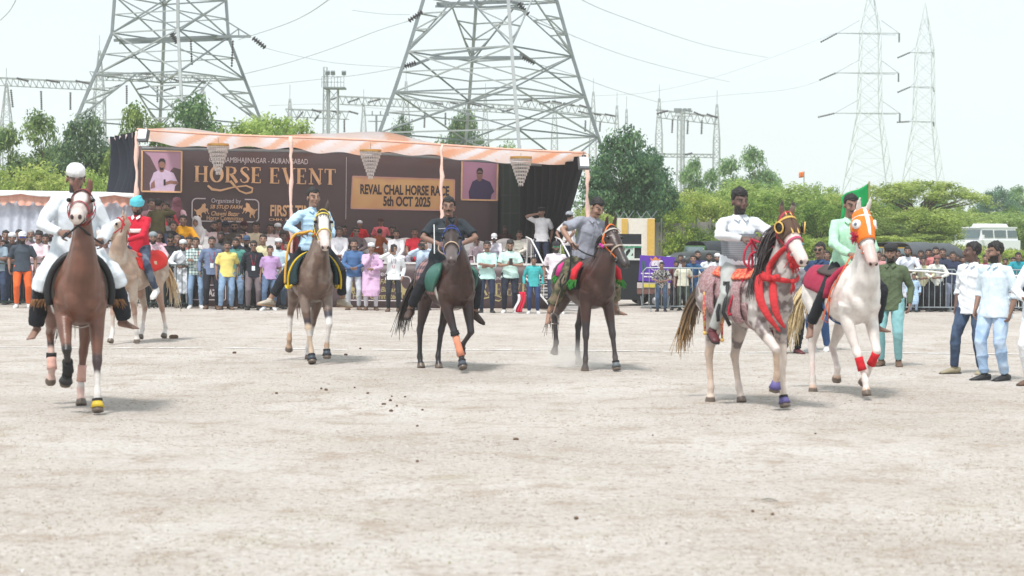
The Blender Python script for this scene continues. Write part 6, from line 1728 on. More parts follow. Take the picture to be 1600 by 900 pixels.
# ------------------------------------------------------------------ the seven horses and riders
def painter(base, legs=None, face=None, dapple=None, head=None, low=None, topline=None, ears=None):
    base = np.array(base)
    def paint(v, info):
        c = np.tile(base, (len(v), 1))
        nn = nz(v, 3.0, 1, 3); n2 = nz(v, 11.0, 4, 2)
        c *= (1 + .22 * nn)[:, None]
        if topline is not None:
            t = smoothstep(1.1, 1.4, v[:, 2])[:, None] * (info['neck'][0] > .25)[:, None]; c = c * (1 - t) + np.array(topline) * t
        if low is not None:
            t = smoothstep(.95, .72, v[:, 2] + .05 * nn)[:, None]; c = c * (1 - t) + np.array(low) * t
        if dapple is not None:
            col, lo, hi, sc = dapple
            m = nz(v, sc, 9, 4); t = smoothstep(lo, hi, m + .25 * n2)[:, None]; c = c * (1 - t) + np.array(col) * t
        ht, hx, hv, near = info['head']
        hm = near & (ht > -.12)
        if head is not None:
            t = (smoothstep(-.10, .0, ht) * hm)[:, None]; c = c * (1 - t) + np.array(head) * t
        if face is not None:
            for (t0, t1, w, hmin, col) in face:
                m = hm * smoothstep(t0 - .02, t0 + .02, ht) * (ht < t1) * smoothstep(w + .012, w - .012, np.abs(hx) + .01 * n2) * (hv > hmin)
                c = c * (1 - m[:, None]) + np.array(col) * m[:, None]
        if ears is not None:
            m = (near & (hv > .13) & (ht < .08))[:, None] * 1.0
            c = c * (1 - m) + np.array(ears) * m
        # inner nostrils and muzzle a little darker or pinker
        for k, stops in (legs or {}).items():
            d, s = info[k]
            for (s0, s1, col) in stops:
                m = (d < .10) * smoothstep(s0 - .03, s0 + .03, s + .015 * n2) * (s <= s1) * (v[:, 2] < .88)
                c = c * (1 - m[:, None]) + np.array(col) * m[:, None]
        for k in ('FR', 'FL', 'HR', 'HL'):
            d, s = info[k]
            m = ((d < .09) & (s > .935))[:, None] * 1.0
            c = c * (1 - m) + np.array(_hoof.get(k, (.12, .09, .07))) * m
        return np.clip(c, .004, .9)
    _hoof = {}
    return paint
BLK, WHT, PNK, TAN = (.020, .016, .015), (.62, .58, .55), (.55, .34, .29), (.42, .28, .19)

def place(x, y, yaw, sc):
    g = G(x, y); return g + Matrix.Rotation(R(yaw), 3, 'Z') @ Vector((0, .55 * sc, 0))
RIDE = dict(P=(0, .02, 1.53), aR=(-.40, .02, .83), aL=(.40, .02, .83), kR=(-.9, -1.6, .2), kL=(.9, -1.6, .2), fR=(-.25, -1, -.25), fL=(.25, -1, -.25),
            wR=(-.09, -.33, .10), wL=(.09, -.33, .10), eR=(-.6, .6, -.5), eL=(.6, .6, -.5), hR=(.25, -1, .0), hL=(-.25, -1, .0), pR=(.9, 0, -.3), pL=(-.9, 0, -.3), curl=70, lean=4)
HV, CV = .0085, .0125

def rider(h, label, pose, skin, shirt, trousers, seed, shirt_kw={}, tr_kw={}, shoes=None, **kw):
    p = dict(RIDE); p.update(pose); J = joints(p)
    m = {'body': body_mesh(J, HV, .0088), 'shirt': shirt_mesh(J, seed=seed, voxel=CV, **shirt_kw), 'trousers': trouser_mesh(J, seed=seed + 1, voxel=CV, **tr_kw)}
    for k in 'RL': m['shoe' + k] = shoe_mesh(J, k)
    r = person(label, J, m, skin, {'shirt': shirt, 'trousers': trousers}, M=h.M, group='riders on horseback', shoes=shoes, **kw)
    H = J['H']
    for s in (-1, 1):
        e = MB(); e.ball(H @ V(s * .031, -.0885, .014), (.009, .005, .0045), n=8, m=6); o = build(e, 'eye', mat('eye_white', (.34, .30, .27), .3, 0), r, True)
        e = MB(); e.ball(H @ V(s * .031, -.0945, .0145), (.005, .003, .005), n=8, m=5); build(e, 'iris', mat('iris_dark', (.01, .008, .006), .2, 0), o, True)
    # collar tips, placket and buttons
    return r, J
def collar_points(r, J, m, closed=False):
    T = J['T']; mb = MB()
    for s in (-1, 1):
        a, b, c, d = T @ V(s * .064, -.034, .518), T @ V(s * .014, -.088, .480), T @ V(s * .040, -.116, .446), T @ V(s * .082, -.072, .480)
        vs = [a, b, c, d]; n = (b - a).cross(d - a).normalized() * .006
        mb.add(vs + [q + n for q in vs], [(0, 1, 2, 3), (7, 6, 5, 4), (0, 4, 5, 1), (1, 5, 6, 2), (2, 6, 7, 3), (3, 7, 4, 0)])
    build(mb, 'collar', m, r)
def placket(r, J, m, z0=.0, z1=.44, buttons=True):
    T = J['T']; B = J['bulk']; mb = MB()
    pts = [T @ V(0, y * (1 if B < 1 else B), z) for y, z in ((-.124, -.02), (-.123, .10), (-.131, .25), (-.128, .34), (-.106, .42))]
    mb.tube([p for p in pts], [(.014, .004)] * 5, n=4, up=T.to_3x3() @ V(0, 1, 0))
    build(mb, 'placket', m, r)

# ---- A: bay horse at the left, rider in white
SH = {}
A = make_horse('bay horse with a white face and yellow bell boots at the left front', dict(
    at=place(127, 648, 19, 1.06), yaw=19, scale=1.06, poll=(0, -.66, 2.00), hp=14, hy=-12, arch=.02,
    legs=dict(FL=dict(f=(.13, -.66, .165), p=(0, -.30, -1)), FR=dict(f=(-.12, -.56, .42), p=(-.10, .55, -.8)),
              HL=dict(f=(.11, .50, .165), p=(0, -.4, -1)), HR=dict(f=(-.15, .62, .36), p=(-.05, .5, -.9))),
    paint=painter((.145, .062, .040), topline=(.11, .048, .032), head=(.12, .044, .03),
        face=[(.10, .9, .055, -.02, WHT), (.36, .9, .12, -.2, (.60, .50, .46))],
        legs=dict(FL=[(.42, 1, (.05, .03, .03)), (.60, 1, WHT)], FR=[(.45, 1, BLK)], HR=[(.55, .62, BLK), (.60, 1, (.60, .42, .36))], HL=[(.60, 1, WHT), (.8, 1, (.6, .4, .35))]))))
boot(A, 'FL', mat('yellow_rubber', (.60, .42, .03), .5, .2), cloth('black_band', (.015, .015, .017)))
boot(A, 'FR', mat('black_rubber', (.03, .03, .03), .5, .1), cloth('black_band', (.015, .015, .017)))
wrap(A, 'FR', cloth('black_band', (.015, .015, .017)), .55, 1.02, r=.05)
wrap(A, 'HR', cloth('pink_wrap', (.62, .36, .30)), .7, 1.02, r=.047); wrap(A, 'HL', cloth('pink_wrap', (.62, .36, .30)), .35, .8, r=.044)
mb = MB(); L_ = A.legs['HR']; q_ = L_['kn'].lerp(L_['fe'], .62); mb.tube([q_ + V(0, 0, .02), q_ - V(0, 0, .03)], [.05, .05], n=12); build(mb, 'hock_band', cloth('black_band', (.015, .015, .017)), A.root, True)
tail(A, BLK, (0, 1, .0), .8); mane(A, (.03, .02, .02), -1, .14, 50)
bridle(A, (.30, .012, .02), nose=(.30, .012, .02), brow=(.03, .02, .02), w=.014)
drape(A, 'saddle_pad', cloth('grey_felt', (.10, .095, .09), bscale=50), -.42, .45, -100, 100, .015, .035)
drape(A, 'saddle', mat('black_leather', (.012, .012, .014), .5, .1, bump=.2), -.40, .30, -92, 92, .055, .045)
for s in (-1, 1):
    mb = MB(); mb.tube([on_back(-.43, R(a * s), .055) for a in range(10, 111, 10)], [(.034, .028)] * 11, n=8, up=V(0, 1, 0)); build(mb, 'pad_roll', mat('black_leather', (.012, .012, .014), .5, .1, bump=.2), A.root, True)
    mb = MB(); mb.tube([on_back(-.405, R(a * s), .03) for a in range(35, 106, 7)], [(.050, .020)] * 11, n=8, up=V(0, 1, 0)); build(mb, 'pad_edge', cloth('grey_felt_light', (.16, .15, .135), bscale=50), A.root, True)
    mb = MB(); strands(mb, lambda t, r: on_back(-.2, R(100 * s), .05) + V(r.gauss(0, .05), r.gauss(0, .05), 0), lambda b, r: V(s * .4 + r.gauss(0, .3), -.2, -.6), .10, .014, 24, 3, sag=.2, seg=4); build(mb, 'leather_fringe', cloth('tan_suede', (.22, .11, .05)), A.root)
drape(A, 'girth', cloth('white_cord', (.6, .58, .55)), -.36, -.30, 100, 260, .008, .008, nu=2)
mb = MB(); mb.tube([V(x * .11, -.775 + .03 * x * x, 1.27 + .02 * x * x) for x in (-.9, -.4, 0, .5, 1)], [(.006, .012)] * 5, n=6, up=V(0, 0, 1)); build(mb, 'chest_cord', cloth('white_cord', (.6, .58, .55)), A.root, True)
W_ = cloth('white_kurta_cloth', (.66, .70, .74), rough=.9, bscale=9, bump=.5)
rA, JA = rider(A, 'rider in white kurta and white skullcap on the bay horse at left', dict(P=(0, .02, 1.545), wR=(-.16, -.32, .17), wL=(.22, -.24, .09), eR=(-1, .3, -.4), hR=(.6, -.8, .05), hy=0, hp=12, bulk=1.04, lean=6,
    aR=(-.36, .0, .80), aL=(.46, .0, .86), fR=(-.45, -.8, -.35), fL=(.9, -.8, -.15)), skin_mat(2, 1), W_, cloth('black_trousers', (.012, .014, .020)), 11,
    dict(kurta=.12, hem=-.10, loose=1.14, amp=.010), dict(loose=1.05, bell=1.35, amp=.008), cap='skullcap', capcol=(.74, .74, .74))
collar_points(rA, JA, W_); placket(rA, JA, W_)
rein(A, [A.M.inverted() @ (A.M @ JA['wrR']) + V(.04, -.07, 0), JA['wrL'] + V(0, -.07, 0)], (.02, .02, .025), .10, .010)

# ---- B: roan horse behind, rider in red
B = make_horse('pale roan horse with a red saddle cloth turned toward the left', dict(
    at=place(188, 538, -17, 1.03), yaw=-17, scale=1.03, poll=(.12, -.62, 1.93), hp=22, hy=-42, arch=.03, voxel=.02,
    legs=dict(FR=dict(f=(-.13, -.56, .165)), FL=dict(f=(.15, -.30, .165), p=(0, .1, -1)), HL=dict(f=(.14, .72, .165)), HR=dict(f=(-.13, .42, .20), p=(0, -.5, -.9))),
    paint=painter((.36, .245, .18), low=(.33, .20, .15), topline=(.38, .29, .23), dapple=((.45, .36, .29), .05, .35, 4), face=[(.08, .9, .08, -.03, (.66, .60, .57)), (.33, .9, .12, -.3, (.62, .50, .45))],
        legs={k: [(.52, 1, (.52, .42, .36)), (.7, 1, WHT)] for k in ('FR', 'FL', 'HR', 'HL')})))
tail(B, (.50, .32, .16), (.45, .75, -.35), .80, tip=(.72, .60, .42), n=60); mane(B, (.40, .28, .18), 1, .15, 40)
bridle(B, (.40, .015, .02), nose=(.60, .55, .5), brow=(.40, .015, .02), w=.014)
drape(B, 'saddle_cloth', cloth('red_cloth', (.60, .018, .012), bscale=8, bump=.4), -.40, .66, -78, 78, .018, .012, fn=lambda u, v: (0, (abs(v - .5) * 2) ** 2 * (14 * math.sin(u * 3)) * (1 if v > .5 else -1), .004 * math.sin(u * 40)))
drape(B, 'saddle', cloth('red_cloth', (.60, .018, .012)), -.30, .22, -40, 40, .035, .04)
mb = MB(); q_ = on_back(.12, R(62), .03); strands(mb, lambda t, r: q_ + V(0, r.gauss(0, .02), 0), lambda b, r: V(.1, r.gauss(0, .1), -1), .2, .010, 10, 2, sag=.1, seg=4); build(mb, 'tassel', cloth('cream_cord', (.6, .5, .36)), B.root)
RED = cloth('red_jersey', (.55, .010, .035), bscale=10, bump=.5)
rB, JB = rider(B, 'rider in red jersey and turquoise turban on the pale roan horse', dict(P=(0, .06, 1.52), wR=(-.10, -.30, .16), wL=(-.02, -.34, .14), eL=(.9, .3, -.4), hy=8, hp=6, lean=6, aR=(-.34, -.10, .90), aL=(.36, -.08, .86), kR=(-.6, -2, .3), kL=(.6, -2, .3), fL=(.1, -1, -.5)),
    skin_mat(2, 1), RED, patch_mat('faded_jeans', [(.035, .05, .09), (.11, .14, .19)], 6), 21, dict(hem=-.14, loose=.98), dict(loose=.95), shoes=[cloth('white_canvas', (.75, .73, .70)), mat('white_sole', (.7, .7, .68), .6, .05)], cap='turban', capcol=(.10, .50, .60))
collar_points(rB, JB, cloth('white_collar', (.8, .78, .76)))
mb = MB(); T_ = JB['T']
mb.tube([T_ @ V(-.135, -.07, .27), T_ @ V(-.08, -.128, .27), T_ @ V(0, -.138, .27), T_ @ V(.08, -.128, .27), T_ @ V(.12, -.09, .27)], [(.004, .035)] * 5, n=6, up=T_.to_3x3() @ V(0, 0, 1)); build(mb, 'chest_stripe', cloth('white_collar', (.8, .78, .76)), rB, True)
rein(B, [JB['wrR'], JB['wrL']], (.12, .10, .08), .05, .008)

# ---- C: grey-brown horse, rider in light blue
C_ = make_horse('grey-brown horse with white stockings, white face and dark blue bell boots', dict(
    at=place(494, 569, 14, 1.05), yaw=14, scale=1.05, poll=(.06, -.66, 1.98), hp=40, hy=-4,
    legs=dict(FR=dict(f=(-.06, -.56, .165)), FL=dict(f=(.13, -.60, .26), p=(0, -.25, -1)), HR=dict(f=(-.20, .62, .28), p=(0, .35, -1)), HL=dict(f=(.04, .52, .165))),
    paint=painter((.120, .070, .050), topline=(.15, .10, .08), dapple=((.20, .145, .118), .0, .5, 4.5), head=(.06, .045, .042), face=[(.04, .9, .062, -.03, WHT), (.34, .9, .12, -.3, (.60, .48, .44))],
        legs=dict(FR=[(.36, .5, (.04, .03, .04)), (.44, 1, (.50, .38, .28)), (.52, .60, WHT)], FL=[(.30, .42, (.05, .045, .06)), (.40, 1, WHT), (.75, .85, TAN)], HR=[(.50, 1, WHT), (.72, 1, TAN)], HL=[(.50, 1, WHT)]))))
for k in ('FR', 'FL'): boot(C_, k, mat('navy_rubber', (.035, .045, .060), .5, .15), cloth('black_band', (.015, .015, .017)))
tail(C_, (.25, .15, .11), (-.1, 1, -.1), .8); mane(C_, (.05, .035, .03), -1, .2, 60, forelock=16)
bridle(C_, (.68, .50, .08), nose=(.68, .50, .08), brow=(.70, .55, .08), w=.009)
mb = MB(); rs_ = random.Random(3)
for i in range(26):
    a = 2 * math.pi * i / 26; q = C_.neck[6]; mb.ball(q + V(math.cos(a) * .115, -.03 + math.sin(a) * .15, -.03 * math.sin(a)), .016, n=6, m=5, mi=i % 3)
build(mb, 'bead_collar', [mat('orange_bead', (.7, .2, .02), .4, 0), mat('red_bead', (.5, .02, .04), .4, 0), mat('green_bead', (.08, .3, .08), .4, 0)], C_.root, True)
TEAL = cloth('dark_teal_velvet', (.006, .028, .034), bump=.3)
YEL = cloth('yellow_piping', (.72, .48, .02), bump=0)
drape(C_, 'saddle_cloth', TEAL, -.36, .42, -104, 104, .018, .014)
for s in (-1, 1):
    drape(C_, 'saddle_flap', TEAL, -.45, .10, min(s * 20, s * 102), max(s * 20, s * 102), .045, .035, fn=lambda u, v, s=s: (-.10 * (v if s > 0 else 1 - v), 0, .02))
    mb = MB(); mb.tube([on_back(-.37, R(a * s), .05 + .0006 * a) for a in range(4, 109, 8)], [(.014, .010)] * 14, n=6, up=V(0, 1, 0)); build(mb, 'piping', YEL, C_.root, True)
    mb = MB(); mb.tube([on_back(-.40 + .45 * t, R((103 + 5 * math.sin(t * 3)) * s), .075) for t in [i / 8 for i in range(9)]], [(.022, .010)] * 9, n=6, up=V(0, 0, 1)); build(mb, 'hem_piping', YEL, C_.root, True)
LB = cloth('light_blue_shirt_cloth', (.42, .60, .76), bscale=10, bump=.6)
rC, JC = rider(C_, 'smiling rider in light blue shirt holding a yellow rope', dict(P=(.05, .02, 1.56), yaw=6, wR=(-.26, -.30, .19), wL=(.10, -.34, .14), eR=(-1, .4, -.2), hR=(.8, -.6, .1), hy=6, hp=2, lean=2, side=-2,
    aR=(-.53, .10, .84), aL=(.42, -.05, .84), kR=(-1, -1.2, .2), fR=(-.9, -.6, .10), fL=(.55, -.9, -.1)), skin_mat(1, 0), LB, cloth('black_trousers', (.010, .012, .017)), 31,
    dict(hem=-.06, loose=1.02, amp=.009), dict(loose=1.05, to=.80), shoes=[cloth('beige_suede', (.48, .42, .34)), mat('tan_sole', (.42, .27, .17), .7, .1)])
collar_points(rC, JC, LB); placket(rC, JC, LB)
mb = MB(); a_ = JC['wrR'] + V(.02, -.05, .0)
mb.tube([C_.hpt(.42, -.09) + C_.hs * -.06, V(-.02, -.62, 1.73), a_ + V(.10, -.03, .03), a_], .017, n=6); build(mb, 'rope_rein', cloth('yellow_rope', (.66, .36, .05), bump=.4, bscale=90), C_.root, True)
mb = MB(); mb.tube(smooth([a_, a_ + V(-.10, -.02, -.02), a_ + V(-.18, -.03, -.16), a_ + V(-.22, -.03, -.42), a_ + V(-.23, -.03, -.66)]), .016, n=6); build(mb, 'rope_end', cloth('yellow_rope', (.66, .36, .05), bump=.4, bscale=90), C_.root, True)

# ---- D: dark bay, rider in black polo
D_ = make_horse('dark brown horse with an orange leg wrap and green saddle flaps', dict(
    at=place(716, 581, 20, 1.02), yaw=20, scale=1.02, poll=(-.13, -.64, 1.82), hp=32, hy=-18, hsc=1.18,
    legs=dict(FR=dict(f=(.02, -.66, .17), b=(-.1, -1, .2)), FL=dict(f=(.10, -.42, .36), p=(0, .5, -.9)), HR=dict(f=(-.24, .34, .165)), HL=dict(f=(.0, .30, .165), p=(0, -.3, -1))),
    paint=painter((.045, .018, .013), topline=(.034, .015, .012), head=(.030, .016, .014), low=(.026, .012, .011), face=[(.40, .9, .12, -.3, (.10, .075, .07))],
        legs={k: [(.35, 1, (.022, .016, .018))] for k in ('FR', 'FL', 'HR', 'HL')})))
wrap(D_, 'FR', cloth('orange_wrap', (.72, .27, .16)), .10, .98); wrap(D_, 'FR', cloth('black_band', (.015, .015, .017)), -.12, .06, 'knee_band', .058)
boot(D_, 'FR', mat('grey_boot', (.06, .07, .09), .6, .2), cloth('black_band', (.015, .015, .017))); boot(D_, 'FL', mat('dusty_boot', (.16, .13, .12), .8, .2), cloth('black_band', (.015, .015, .017)))
tail(D_, (.018, .013, .012), (-.75, .8, -.25), .95, tip=(.05, .04, .035), n=90); mane(D_, BLK, -1, .16, 60, forelock=14)
bridle(D_, (.03, .06, .30), nose=(.55, .40, .28), brow=(.03, .06, .30), w=.009)
drape(D_, 'saddle_blanket', wave_mat('pink_check_blanket', [(.34, .19, .18), (.045, .035, .06)], 'yz', 11), -.40, .45, -112, 112, .016, .014)
for s in (-1, 1):
    drape(D_, 'saddle_flap', mat('green_leather', (.03, .12, .09), .45, .2, bump=.2), -.44, -.12, min(s * 32, s * 104), max(s * 32, s * 104), .035, .045, fn=lambda u, v, s=s: (-.07 * math.sin(math.pi * (v if s > 0 else 1 - v)) * (1 - u) + .12 * (1 - math.sin(math.pi * v)) * (1 - u), 0, .03 * math.sin(math.pi * v)))
drape(D_, 'girth', cloth('white_strap', (.5, .46, .42)), -.40, -.35, 95, 265, .010, .010, nu=2)
BP = cloth('black_polo_cloth', (.020, .028, .036), bscale=10, bump=.5)
rD, JD = rider(D_, 'heavyset moustached rider in black polo shirt on the dark brown horse', dict(P=(.04, .02, 1.49), yaw=-14, wR=(-.13, -.28, .17), wL=(.14, -.28, .17), eR=(-1, .0, -.15), eL=(1, .0, -.15), hy=-6, hp=3, bulk=1.25, lean=2,
    aR=(-.42, .20, .80), aL=(.42, .0, .76), kR=(-.6, -1.2, .2), fR=(-.6, -.9, -.35), fL=(.5, -.8, -.5)), skin_mat(2, 2), BP, cloth('black_trousers', (.010, .012, .017)), 41,
    dict(sleeve='short', hem=-.10, loose=1.04, amp=.008), dict(loose=1.1, to=.85), shoes=[mat('brown_boot', (.055, .032, .026), .6, .2), mat('dark_sole', (.02, .02, .02), .8, 0)])
collar_points(rD, JD, BP); placket(rD, JD, BP)
mb = MB(); T_ = JD['T']
for i, (dx, dz, w, hh) in enumerate([(0, 0, .022, .03), (.03, .004, .02, .034), (.058, -.002, .024, .03), (.018, -.03, .05, .016)]): mb.box(T_ @ V(.055 + dx, -.149, .30 + dz), (w, .006, hh), rot=T_.to_3x3() @ Matrix.Rotation(R(18), 3, 'Z'))
build(mb, 'shirt_print', mat('gold_print', (.60, .40, .08), .5, 0), rD)
mb = MB(); mb.tube([T_ @ V(-.14, -.137, .365), T_ @ V(-.05, -.152, .37), T_ @ V(.04, -.150, .37)], [(.004, .006)] * 3, n=4, up=T_.to_3x3() @ V(0, 0, 1)); build(mb, 'shirt_print', mat('white_print', (.5, .5, .5), .5, 0), rD)
mb = MB(); mb.bar(T_ @ V(-.20, -.33, .05), T_ @ V(-.20, -.20, .42), .008); build(mb, 'riding_stick', mat('white_stick', (.75, .75, .75), .4, 0), rD)
rein(D_, [JD['wrR'], JD['wrL']], (.30, .22, .17), .03, .010)

# ---- E: dark horse, rider in grey polo
E_ = make_horse('dark brown horse with a white star and orange bridle', dict(
    at=place(936, 580, 19, 1.02), yaw=19, scale=1.02, poll=(.06, -.70, 1.86), hp=44, hy=10, arch=.03,
    legs=dict(FR=dict(f=(-.17, -.50, .165), p=(0, .1, -1)), FL=dict(f=(.20, -.62, .165), p=(.05, -.25, -1)), HR=dict(f=(-.16, .62, .33), p=(-.1, .25, -1)), HL=dict(f=(.10, .5, .2))),
    paint=painter((.050, .021, .016), topline=(.036, .017, .014), head=(.042, .022, .018), face=[(.085, .135, .018, .0, WHT), (.44, .9, .12, -.3, (.035, .028, .028))],
        legs={k: [(.30, 1, (.032, .024, .026)), (.8, 1, (.09, .075, .07))] for k in ('FR', 'FL', 'HR', 'HL')})))
boot(E_, 'FL', mat('steel_grey_boot', (.12, .14, .15), .5, .2), cloth('black_band', (.015, .015, .017)))
tail(E_, (.03, .02, .018), (-.15, .9, -.4), .9, tip=(.10, .07, .055), n=40); mane(E_, BLK, -1, .26, 90, forelock=10)
bridle(E_, (.72, .16, .03), nose=(.32, .26, .20), brow=(.42, .38, .34), w=.013)
mb = MB(); mb.tube([E_.hpt(.05, .1) * 0 + E_.neck[6] + V(math.cos(a) * .12, -.03 + math.sin(a) * .16, -.02 * math.sin(a)) for a in [2 * math.pi * i / 16 for i in range(16)]], .016, n=6, closed=True); build(mb, 'neck_cord', cloth('tan_cord', (.30, .20, .17)), E_.root, True)
mb = MB(); mb.ball(E_.neck[6] + V(-.11, -.10, 0), .025, n=8, m=6); mb.ball(E_.neck[6] + V(-.13, -.07, .02), .02, n=8, m=6); build(mb, 'pompom', cloth('magenta_wool', (.5, .03, .28)), E_.root, True)
drape(E_, 'saddle_cloth', cloth('black_felt', (.012, .012, .014)), -.42, .46, -100, 100, .016, .014)
drape(E_, 'saddle', mat('brown_leather', (.05, .025, .02), .5, .15), -.30, .34, -60, 60, .045, .04)
for s in (-1, 1):
    for k, (y, a) in enumerate(((-.42, 84), (.10, 78)) if s < 0 else ((-.42, 84),)):
        p0, p1 = on_back(y, R((a - 42) * s), .07), on_back(y, R(a * s), .09)
        mb = MB(); mb.tube([p0, p0.lerp(p1, .5) + V(s * .03, 0, .02), p1], [(.035, .03), (.06, .045), (.05, .04)], n=10); build(mb, 'bolster', cloth('red_bolster', (.62, .02, .035) if k == 0 else (.55, .03, .2)), E_.root, True)
        mb = MB(); strands(mb, lambda t, r: p1 + V(r.gauss(0, .02), r.gauss(0, .02), .02), lambda b, r: V(s * .5 + r.gauss(0, .35), r.gauss(0, .35), -.8), .13, .020, 26, k, sag=.1, seg=3); build(mb, 'bolster_tassel', cloth('green_tassel', (.03, .22, .03)), E_.root)
GP = cloth('grey_polo_cloth', (.27, .28, .33), bscale=10, bump=.6)
CAMO = patch_mat('camouflage_cloth', [(.035, .042, .022), (.12, .11, .06), (.20, .15, .10)], 9, lo=.42, hi=.52)
rE, JE = rider(E_, 'rider in grey polo and camouflage trousers looking down on his dark horse', dict(P=(.03, .06, 1.52), yaw=-4, side=10, lean=12, wR=(-.30, -.26, .16), wL=(.12, -.36, .08), eR=(-1, .5, .1), hR=(.5, -.8, -.3), hy=22, hp=16,
    aR=(-.46, .10, .76), aL=(.44, -.02, .80), fR=(-.3, -.6, -.6), fL=(.95, -.8, -.05), curl=60), skin_mat(1, 2), GP, CAMO, 51,
    dict(sleeve='short', hem=-.05, loose=1.02, amp=.010), dict(loose=1.35, to=.72, amp=.011))
collar_points(rE, JE, GP); placket(rE, JE, GP)
stirrup(E_, -1, JE['anR'] + V(.03, -.04, -.08), leather=(.36, .25, .20)); stirrup(E_, 1, JE['anL'] + V(-.05, -.04, .0), leather=(.36, .25, .20))
rein(E_, [JE['wrR'] + V(0, -.05, 0), JE['wrL']], (.012, .012, .015), .06, .010)
mb = MB(); a_ = JE['wrR'] + V(-.02, -.05, 0); mb.tube([a_, a_ + V(-.01, 0, -.3), a_ + V(-.06, 0, -.5), a_ + V(-.14, 0, -.58), a_ + V(-.15, 0, -.48), a_ + V(-.09, .02, -.40)], [.010, .011, .013, .013, .012, .01], n=6); build(mb, 'rein_end', cloth('black_band', (.015, .015, .017)), E_.root, True)

# ---- F: flecked grey horse with a red scarf
F_ = make_horse('flecked grey horse with a brown hood and long red scarf round its neck', dict(
    at=place(1207, 640, 25, 1.0), yaw=25, scale=1.0, poll=(.02, -.72, 1.98), hp=42, hy=-8, arch=.04,
    legs=dict(FR=dict(f=(-.06, -.72, .36), p=(0, .30, -1)), FL=dict(f=(.09, -.60, .165), p=(0, -.3, -1)), HR=dict(f=(-.12, .48, .165), p=(0, .1, -1)), HL=dict(f=(.12, .30, .165), p=(0, -.4, -1))),
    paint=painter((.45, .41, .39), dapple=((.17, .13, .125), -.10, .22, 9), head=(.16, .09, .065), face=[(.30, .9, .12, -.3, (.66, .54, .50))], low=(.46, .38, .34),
        legs=dict(FR=[(.30, 1, (.58, .50, .46)), (.52, 1, (.52, .38, .29))], FL=[(.30, 1, (.60, .50, .43))], HR=[(.35, 1, (.52, .40, .32)), (.75, 1, (.62, .50, .42))], HL=[(.4, 1, (.50, .40, .33)), (.75, 1, (.60, .50, .44))]), ears=(.05, .035, .03))))
for k in ('FR', 'FL'): boot(F_, k, mat('violet_rubber', (.11, .09, .26), .6, .2), cloth('black_band', (.015, .015, .017)) if k == 'FL' else None)
tail(F_, (.035, .025, .022), (-.50, .60, -.35), .80, tip=(.40, .24, .10), n=110); mane(F_, (.055, .045, .045), -1, .50, 200, t0=.12)
HOOD = cloth('brown_hood_cloth', (.095, .055, .036))
mb = MB()
for s in (-1, 1):
    def hf(u, v, s=s):
        t = -.02 + .30 * u; ang = R(2 + 92 * v) * s; HL = F_.HL
        for p, q in zip(HL, HL[1:]):
            if p[0] <= t <= q[0]:
                f = (t - p[0]) / (q[0] - p[0]); c, rw, rh = [p[j] + (q[j] - p[j]) * f for j in (1, 2, 3)]; break
        if .1 < t < .22: rw += .012
        return F_.poll + F_.hd * t + F_.hu * (c + math.cos(ang) * (rh + .006)) + F_.hs * (math.sin(ang) * (rw + .006))
    mb.grid(hf, 8, 8, thick=-.004 * s)
build(mb, 'hood', HOOD, F_.root, True)
for s in (-1, 1):
    c = F_.hpt(.17, .02) + F_.hs * s * .108
    dirn = (F_.hs * s * .9 + F_.hd * .35 + F_.hu * .2).normalized()
    mb = MB(); mb.tube([c, c + dirn * .035], [.052, .056], n=16); build(mb, 'eye_cup', mat('black_cup', (.012, .012, .012), .35, 0), F_.root, True)
    mb = MB(); ax = dirn.orthogonal().normalized(); ay = dirn.cross(ax); mb.tube([c + dirn * .037 + ax * (.056 * math.cos(a)) + ay * (.056 * math.sin(a)) for a in [2 * math.pi * i / 16 for i in range(16)]], .008, n=5, closed=True)
    build(mb, 'cup_rim', mat('gold_trim', (.72, .45, .12), .5, 0), F_.root, True)
mb = MB()
for s in (-.9, .9):
    pts = [F_.poll + F_.hd * t + F_.hu * (F_.HL[1][1] + .112 - .10 * max(t - .1, 0)) + F_.hs * (.028 * s + .03 * s * t) for t in (-.0, .08, .16, .24, .30)]
    mb.tube(pts, [(.009, .004)] * 5, n=4, up=F_.hu)
build(mb, 'hood_trim', mat('gold_trim', (.72, .45, .12), .5, 0), F_.root)
bridle(F_, (.35, .02, .04), nose=(.42, .05, .12), brow=(.55, .35, .08), w=.015)
mb = MB(); rs_ = random.Random(5)
for i in range(22): mb.ball(F_.hpt(.38 + rs_.uniform(-.03, .03), 0) + F_.hs * (-.07 + .02 * rs_.random()) + F_.hu * rs_.uniform(-.13, .02), .013, n=6, m=4, mi=i % 4)
build(mb, 'bead_tassels', [mat('red_bead', (.5, .02, .04), .4, 0), mat('teal_bead', (.02, .25, .3), .4, 0), mat('orange_bead', (.7, .2, .02), .4, 0), mat('white_bead', (.7, .7, .7), .4, 0)], F_.root, True)
SCF = cloth('red_scarf_cloth', (.50, .028, .035), bscale=30, bump=.5)
N_ = F_.neck
def ring_pts(i0, dz_side, rad=.02, wide=.06):
    out = []
    for k in range(20):
        a = 2 * math.pi * k / 20; w_, h_ = F_.neckr[i0]
        q = N_[i0] + V(math.cos(a) * (w_ + .03), 0, 0) + V(0, .8, .6) * (math.sin(a) * (h_ + .02)) + V(0, 0, dz_side * -math.sin(a))
        out.append(q)
    return out
mb = MB(); mb.tube(ring_pts(3, .10), [(.017, .028)] * 20, n=8, closed=True)
mb.tube(smooth([F_.hpt(.36, -.15), N_[6] + V(-.08, -.15, -.02), N_[5] + V(-.135, -.06, -.01), N_[4] + V(-.165, -.02, -.02), N_[3] + V(-.19, -.10, -.06)]), slerp_r([(.024, .026), (.030, .022), (.036, .020), (.040, .020), (.036, .020)]), n=8)
